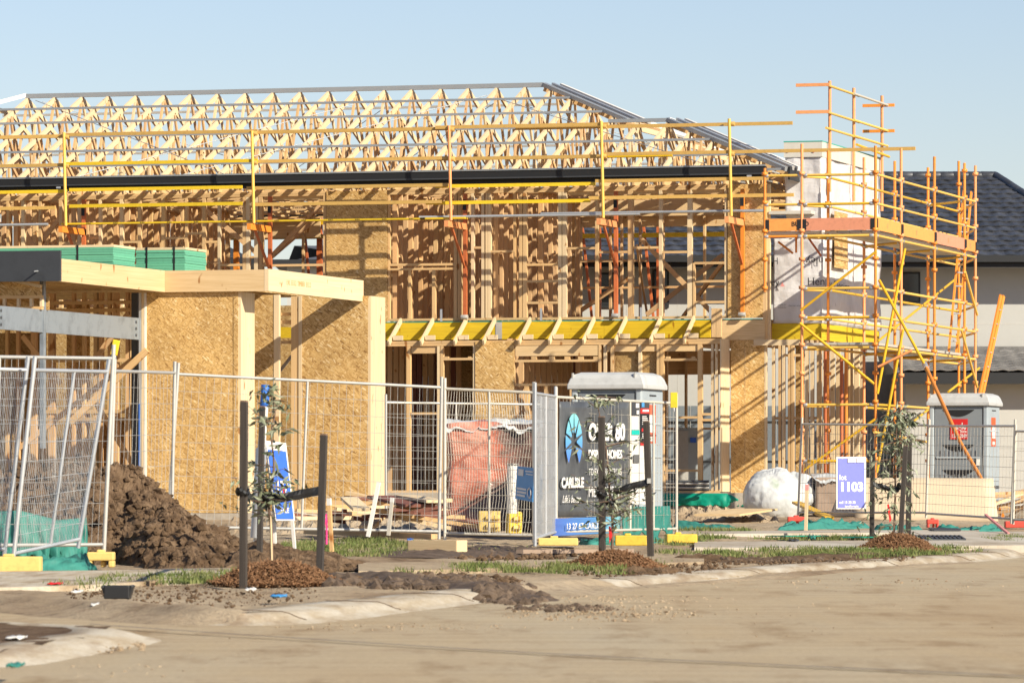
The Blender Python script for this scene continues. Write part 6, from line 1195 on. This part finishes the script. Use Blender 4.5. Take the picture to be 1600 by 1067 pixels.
# right sapling
mulch('mulch mound round the right sapling', 1404, 857, 58, 0.16); stake('dark stake left of the right sapling', 1362, 843, 702, 1364, 0.052); stake('dark stake right of the right sapling', 1419, 841, 682, 1421, 0.06); r3 = stake('dark stake in front of the right sapling', 1406, 853, 697, 1415, 0.05)
br3 = Gp(1396, 845); sapling('right sapling with dense drooping narrow leaves', 1396, 845, [(1398, 800), (1399, 760), (1398, 720), (1400, 690), (1402, 665), (1406, 645)], 60, 0.46, 2, 0.115, 1.0, 0.06, seed=21)
strap('black tie strap holding the right sapling to its stakes', [P(1364, 756, br3.y), P(1382, 761, br3.y), P(1396, 766, br3.y - .02), P(1414, 757, br3.y - .05)], 0.06, knots=[P(1398, 765, br3.y - .04), P(1408, 758, br3.y - .1)])
mesh_obj('ribbon', [P(1386, 788, br3.y - .1), P(1389, 787, br3.y - .1), P(1393, 812, br3.y - .1), P(1390, 816, br3.y - .1)], [(0, 1, 2, 3)], 'red_sign', thing('red_ribbon', 'red ribbon tied to the right sapling', 'ribbon', P(1390, 816, br3.y)))
mesh_obj('ribbon', [P(951, 822, bm.y - .1), P(954, 822, bm.y - .1), P(957, 836, bm.y - .1), P(952, 850, bm.y - .1)], [(0, 1, 2, 3)], 'red_sign', thing('red_ribbon', 'red ribbon tied to the middle sapling', 'ribbon', P(952, 850, bm.y)))
random.seed(77)

# ------------------------------------------------------------------ site clutter
# leftover timber heaped behind the fence
g0 = Gp(590, 824); k = 0
for i in range(34):
    x = random.uniform(485, 688); lev = random.random(); c = P(x, 818 - 40 * lev * (1 - abs((x - 610) / 130)) - 6, 61 + random.uniform(-0.8, 1.2)); L = random.uniform(0.35, 1.3); a = random.gauss(0.15, 0.6); d = Vector((math.cos(a), math.sin(a), random.gauss(-0.04, 0.10))).normalized()
    t = tag(bar('timber_offcut', c - d * L / 2, c + d * L / 2, random.choice([0.045, 0.09, 0.18]), 0.045, random.choice(['pine_pale', 'pine', 'lvl', 'pine_pale', 'offcut_dark']), None), 'sawn timber offcut in the heap behind the long fence panel', 'timber', 'timber offcuts heaped behind the fence')
for (xa, ya, xb, yb, w, m_) in ((632, 775, 682, 783, 0.26, 'pine_pale'), (545, 778, 565, 796, 0.20, 'pine_pale'), (598, 776, 655, 790, 0.42, 'offcut_dark')):
    tag(bar('timber_offcut', P(xa, ya, 60.4), P(xb, yb, 59.6), w, 0.035, m_, None), {'0.26': 'wide pale board lying on top of the timber heap', '0.2': 'short pale board sloping at the left of the timber heap', '0.42': 'dark faced formwork board on the timber heap'}[str(w)], 'timber', 'timber offcuts heaped behind the fence')
# right-hand timber and green mesh behind the last fence panel
for i in range(12): c = P(random.uniform(1568, 1640), random.uniform(765, 812), 84 + random.uniform(-1, 1)); L = random.uniform(0.8, 2.0); a = random.gauss(0.2, 0.3); d = Vector((math.cos(a), math.sin(a), random.gauss(0.2, 0.15))).normalized(); tag(bar('timber_length', c - d * L / 2, c + d * L / 2, 0.09, 0.045, random.choice(['pine', 'pine_pale', 'pine_warm']), None), 'timber length in the pile behind the right edge fence panel', 'timber', 'timber lengths piled at the right edge')
# salmon film wrapped pallet
def crumple_box(name, label, cat, px0, px1, pyb, pyt, d, depth, mat, topmat, amp, seed):
    a = P(px0, pyb, d); b = P(px1, pyb, d); h = (pyb - pyt) * d / FPX; t = thing(name, label, cat, (a + b) / 2); bm_ = bmesh.new(); bmesh.ops.create_cube(bm_, size=1.0); bmesh.ops.subdivide_edges(bm_, edges=bm_.edges[:], cuts=14, use_grid_fill=True); w = b.x - a.x; c = Vector(((a.x + b.x) / 2, d + depth / 2, a.z + h / 2)); v = []
    for q in bm_.verts: p = Vector((q.co.x * w, q.co.y * depth, q.co.z * h)); v.append(c + p + p.normalized() * amp * (nz(p * 2.3 + Vector((seed, 0, 0)), 1, 4) + 0.7 * abs(noise.noise(p * 5 + Vector((0, seed, 0))))))
    bm_.verts.index_update(); f = [[q.index for q in x.verts] for x in bm_.faces]; bm_.free(); mesh_obj('wrapped_load', v, f, mat, t, c, smooth=True)
    n = 40; vt = []; 
    for i in range(n + 1):
        for j in range(9): x = a.x - 0.05 + (w + 0.1) * i / n; y = d - 0.06 + (depth + 0.1) * j / 8; vt.append((x, y, a.z + h + 0.05 + 0.05 * nz((x * 3, y * 3, seed)) - (0.12 * (1 + nz((x * 4, 0, seed))) if j == 0 else 0)))
    mesh_obj('loose_film', vt, [(i * 9 + j, i * 9 + j + 1, (i + 1) * 9 + j + 1, (i + 1) * 9 + j) for i in range(n) for j in range(8)], topmat, t, smooth=True); return t, a, b, h
crumple_box('wrapped_pallet', 'salmon and black film wrapped pallet behind the dense fence panel', 'pallet', 700, 842, 828, 663, 63.5, 1.2, 'film_wrap', 'bag_plastic', 0.07, 3.0)
t, a, b, h = crumple_box('wrapped_pallet', 'brown wrapped pallet with white top behind the lot sign', 'pallet', 1275, 1340, 806, 746, 84.0, 1.0, 'cardboard', 'bag_plastic', 0.02, 8.0)
# big white plastic bag
bc = P(1210, 776, 84.0); t = thing('plastic_bag', 'large white plastic rubbish bag bulging on the ground by the house corner', 'bag', bc - Vector((0, 0, 0.4))); bm_ = bmesh.new(); bmesh.ops.create_uvsphere(bm_, u_segments=90, v_segments=56, radius=1); v = []
for q in bm_.verts:
    p = q.co; kx_, kz_ = p.x + 0.12, p.z - 0.62; a = math.atan2(kz_, kx_); rr = math.hypot(kx_, kz_); wv = noise.noise(p * 1.1) * 1.6
    fold = (0.014 * math.sin(a * 19 + wv * 6) + 0.010 * math.sin(a * 33 + wv * 11)) * math.exp(-rr * 0.8) * min(1, rr * 5) + 0.11 * nz(p * 0.9 + Vector((4, 0, 0)), 1, 2) - 0.16 * math.exp(-rr * rr * 9) * (p.y < 0) + 0.05 * math.exp(-rr * rr * 60) * (p.y < 0) + 0.045 * abs(noise.noise(p * 3.3)) + 0.03 * abs(noise.noise(p * 6.5)) + 0.012 * noise.noise(p * 12)
    s = 1 + fold; z = p.z * s * 0.47; z = max(z, -0.40 + 0.015 * noise.noise(p * 4)); v.append(bc + Vector((p.x * s * 0.50, p.y * s * 0.5, z)))
bm_.verts.index_update(); f = [[q.index for q in x.verts] for x in bm_.faces]; bm_.free(); mesh_obj('bag_body', v, f, 'bag_plastic', t, bc, smooth=True)
bc2 = bc + Vector((0.40, 0.30, 0.04)); t2 = thing('plastic_bag', 'smaller white plastic bag behind the large one', 'bag', bc2 - Vector((0, 0, 0.4))); bm_ = bmesh.new(); bmesh.ops.create_uvsphere(bm_, u_segments=50, v_segments=30, radius=1); v = [bc2 + Vector((q.co.x * 0.34, q.co.y * 0.34, q.co.z * 0.36)) * (1 + 0.16 * nz(q.co * 1.9 + Vector((9, 0, 0)), 1, 4)) for q in bm_.verts]; bm_.verts.index_update(); f = [[q.index for q in x.verts] for x in bm_.faces]; bm_.free(); mesh_obj('bag_body', v, f, 'bag_plastic', t2, bc2, smooth=True)
# leaning plywood sheets
def lean(label, x0, x1, yb, yt, d, mat, tilt=0.35, xt=None):
    a, b = P(x0, yb, d), P(x1, yb, d - 0.3); tl_, tr_ = P(x0 if xt is None else xt[0], yt, d + tilt), P(x1 if xt is None else xt[1], yt + 1, d - 0.3 + tilt); t = thing('plywood_sheet', label, 'plywood', (a + b) / 2, 'plywood sheets leaning in the yard'); o = sheet('sheet', a, b, tl_, tr_, mat, t, 0.004, 12, 6, 0.02, 2.0); return t
lean('long plywood sheet leaning in front of the right toilet', 1335, 1560, 814, 746, 82.0, 'ply', 0.4, (1338, 1552)); lean('small plywood sheet leaning below the lot sign', 1296, 1352, 806, 770, 82.6, 'ply', 0.3, (1310, 1345))
# green silt cloth in rolls and drapes
def cloth_roll(label, pts, r_, seed, flat=0.75):
    fine = [Vector(q) for q in smooth_line([tuple(Vector(p)) for p in pts], 26)]; v = []; n = 16; m_ = len(fine)
    for i, p in enumerate(fine):
        e = min(1, 0.15 + 7 * i / m_, 0.15 + 7 * (m_ - 1 - i) / m_)
        for k in range(n + 1):
            a = k / n * 2 - 1; c = Vector((p.x * 2.4, a * 1.3 + p.y * 0.2, seed)); h = r_ * flat * e * (1 - a * a) ** 0.6 * (0.55 + 1.1 * abs(noise.noise(c)) + 0.8 * abs(noise.noise(c * 2.7)) + 0.5 * noise.noise(c * 6)); v.append((p.x + 0.05 * noise.noise(c * 3), p.y + a * r_ * 2.2 * (0.8 + 0.4 * noise.noise(c * 0.8)), float(gz(p.x, p.y)) - 0.03 + max(0.0, h)))
    f = [(i * (n + 1) + k, (i + 1) * (n + 1) + k, (i + 1) * (n + 1) + k + 1, i * (n + 1) + k + 1) for i in range(m_ - 1) for k in range(n)]
    return tag(mesh_obj('silt_cloth', v, f, 'green_cloth', smooth=True), label, 'green cloth', 'green silt cloth round the site')
cloth_roll('green cloth roll on the ground under the lot sign', [Gp(1216, 825), Gp(1290, 823), Gp(1360, 823)], 0.12, 1.0); cloth_roll('green cloth roll on the ground behind the right sapling', [Gp(1366, 826), Gp(1400, 827), Gp(1442, 828)], 0.11, 4.0); cloth_roll('green cloth roll in front of the leaning plywood sheet', [Gp(1465, 828), Gp(1510, 829), Gp(1570, 827)], 0.11, 7.0); cloth_roll('flat green cloth on the soil left of the white bag', [Gp(1050, 822), Gp(1100, 823), Gp(1150, 824)], 0.09, 9.0)
t = drape('silt_cloth', [P(-40, 800, 46.9), P(30, 797, 46.9), P(90, 812, 47), P(135, 808, 47.2)], 0.42, 'green_cloth', None, 0.06, 60, 12, 3.0); tag(t, 'green cloth hanging behind the leaning fence panel at the left', 'green cloth', 'green silt cloth round the site')
cloth_roll('green cloth bunched on the ground beside the yellow fence foot at the left', [Gp(40, 891), Gp(95, 890), Gp(145, 888)], 0.16, 11.0, 0.9)
t = drape('silt_cloth', [onf(970, 792) + Vector((0, .1, 0)), onf(1046, 790) + Vector((0, .1, 0))], 0.36, 'green_cloth', None, 0.03, 40, 10, 5.0); tag(t, 'green cloth hanging low on the fence below the notices', 'green cloth', 'green silt cloth round the site'); cloth_roll('green cloth lying under the fence below the dark banner', [Gp(905, 847), Gp(940, 848), Gp(1040, 843)], 0.10, 14.0)
for (pa_, pb_, lab) in ((Gp(1212, 841), Gp(1280, 840.5), 'thin green strip lying on the grass near the white bag'), (Gp(1330, 843), Gp(1352, 842.5), 'small green strip on the path left of the right sapling')): tag(bar('green_strip', pa_ + Vector((0, 0, 0.03)), pb_ + Vector((0, 0, 0.03)), 0.3, 0.012, 'green_sheet', None), lab, 'strip')
# sleepers, pegs, boards
def plank_thing(name, label, cat, p, q, w, h, mat): o = tag(bar(name, p, q, w, h, mat, None), label, cat); return o
gq = Gp(684, 864); pb1, pb2 = P(645, 864, gq.y + 0.05), P(722, 864, gq.y - 0.25); bevel(plank_thing('timber_block', 'pale yellow timber block supporting the fence joint', 'timber block', pb1 + Vector((0, 0, 0.06)), pb2 + Vector((0, 0, 0.06)), 0.2, 0.14, 'pine_pale'), 0.02)
plank_thing('timber_edging', 'weathered timber edging lying under the narrow fence panel', 'timber', Gp(812, 866) + Vector((0, 0, .03)), Gp(985, 862) + Vector((0, 0, .01)), 0.08, 0.04, 'cardboard'); plank_thing('yellow_board', 'yellow board lying by the white bag', 'board', Gp(1244, 806) + Vector((0, 0, .22)), Gp(1296, 813) + Vector((0, 0, .04)), 0.14, 0.04, 'scaf_yellow'); plank_thing('timber_edging', 'timber edging lying along the foot of the long fence panel', 'timber', Gp(480, 834) + Vector((0, 0, .03)), Gp(680, 842) + Vector((0, 0, .03)), 0.1, 0.06, 'pine')
plank_thing('brown_board', 'brown board lying on the soil left of the white bag', 'board', Gp(1120, 815) + Vector((0, 0, .1)), Gp(1180, 812) + Vector((0, 0, .16)), 0.7, 0.03, 'lvl')
def peg(label, px, pyb, pxt, pyt, mat, r_=0.02, d=None, top=None, ribbon=False):
    b = Gp(px, pyb) if d is None else P(px, pyb, d); tp = P(pxt, pyt, b.y); t = thing('survey_peg', label, 'peg', b, 'survey pegs'); bar('shaft', b - Vector((0, 0, .03)), tp, r_ * 1.8, r_ * 1.8, mat, t)
    if top: bar('painted_top', tp - (tp - b) * 0.12, tp + Vector((0, 0, .006)), r_ * 1.95, r_ * 1.95, top, t)
    if ribbon: mb = MB(); c = b.lerp(tp, 0.72); [mb.stick(c + Vector((-0.03, 0, 0)), c + Vector((random.uniform(-0.09, -0.02), -0.03, -0.06 - 0.08 * i)), 0.006, 4, 0.012) for i in range(4)]; mb.out('ribbon', 'pink_ribbon', t, c)
    return t
peg('timber peg with pink ribbon in front of the timber heap', 519, 864, 514, 779, 'pine', 0.02, None, 'white_paint', True); peg('white leaning post at the timber heap', 575, 834, 592, 753, 'white_paint', 0.022, 57.5); peg('short white capped peg right of the leaning post', 607, 832, 613, 778, 'galv_warm', 0.02, 57.5, 'white_paint'); peg('timber peg with pink top beside the lot sign', 1259, 828, 1261, 757, 'pine_pale', 0.022, None, 'pink_mark')
tag(bar('pink_stick', Gp(1576, 836) + Vector((0, 0, .02)), P(1540, 804, 72), 0.03, 0.03, 'pink_mark', None), 'pale pink stick leaning on the green cloth at the right', 'stick')
# litter
def scrap(label, px, py, w, h, mat, name='litter_scrap'):
    c = Gp(px, py); s = c.y / FPX; v = []; n = 6
    for i in range(n + 1):
        for j in range(n + 1): x, y = (i / n - .5) * w * s, (j / n - .5) * 0.3; v.append(c + Vector((x, y, 0.012 + h * s * (0.4 + 0.6 * nz((i * .7, j * .7, px))))))
    o = mesh_obj(name, v, [(i * (n + 1) + j, (i + 1) * (n + 1) + j, (i + 1) * (n + 1) + j + 1, i * (n + 1) + j + 1) for i in range(n) for j in range(n)], mat, smooth=True); md = o.modifiers.new('thick', 'SOLIDIFY'); md.thickness = 0.006; return tag(o, label, 'litter')
scrap('red scrap of litter on the grass at the left', 86, 915, 20, 5, 'red_sign'); scrap('white crumpled scrap near the black tray', 121, 929, 14, 8, 'white_paint'); scrap('white paper lying on the soil near the kerb at the left', 158, 948, 26, 6, 'white_paint'); scrap('pale blue and white wrapper below the left mulch mound', 436, 936, 24, 9, 'blue_light'); scrap('white wrapper beside the blue one below the left mulch mound', 392, 925, 16, 7, 'white_paint'); scrap('white scrap on the island soil in the lower left corner', 26, 1000, 26, 6, 'white_paint'); scrap('dark green scrap in the gutter in the lower left corner', 24, 1045, 20, 9, 'green_cloth'); scrap('small blue cap lying beside the timber block', 641, 848, 8, 9, 'blue_tape'); scrap('pink scrap lying below the timber block', 676, 864, 12, 5, 'pink_ribbon'); scrap('pale green plastic cup lying on the right hand grass', 1268, 846, 10, 14, 'green_cloth'); scrap('green scrap on the path left of the small cup', 1240, 847, 16, 6, 'steel_dark')
c = Gp(184, 936); t = thing('black_tray', 'black plastic tray lying on the verge at the left', 'tray', c); s = c.y / FPX
mb = MB(); mb.box(c + Vector((0, 0, 0.05)), (44 * s, 0.2, 0.02)); mb.box(c + Vector((20 * s, 0, 0.05)), (5 * s, 0.2, 0.10), Matrix.Rotation(0.3, 3, 'Y')); mb.box(c + Vector((-18 * s, 0, 0.05)), (5 * s, 0.2, 0.10), Matrix.Rotation(-0.5, 3, 'Y')); mb.box(c + Vector((0, -0.1, 0.05)), (40 * s, 0.015, 0.09)); mb.box(c + Vector((0, 0.1, 0.05)), (40 * s, 0.015, 0.09)); bevel(mb.out('tray_body', 'black_plastic', t, c), 0.008)
# grey equipment crates and stacked pipes visible under the open ground floor
cr = P(1070, 762, 95.0); t = thing('pipe_stack', 'grey pipes stacked on the slab inside the ground floor opening', 'pipes', cr)
for i in range(5): tube('pipe', P(1040, 752 + 3.2 * i, 96 + 0.2 * i), P(1108, 752 + 3.2 * i, 96 + 0.2 * i), 0.025, 'galv_dull' if i % 2 else 'steel_dark', t)
bx_ = P(1078, 690, 103.0); t = thing('site_cabinet', 'grey steel cabinet standing behind the open ground floor', 'cabinet', bx_); a, b = P(1055, 735, 103), P(1096, 668, 103); box3('cabinet_body', a.x, b.x, 103, 103.8, 0.66, b.z, 'pale_plastic', t); box3('cabinet_door', a.x + 0.04, (a.x + b.x) / 2, 102.97, 103, 0.75, b.z - 0.06, 'galv_dull', t); box3('cabinet_label', a.x + 0.3, a.x + 0.42, 102.96, 102.97, b.z - 0.3, b.z - 0.2, 'blue_sign', t)
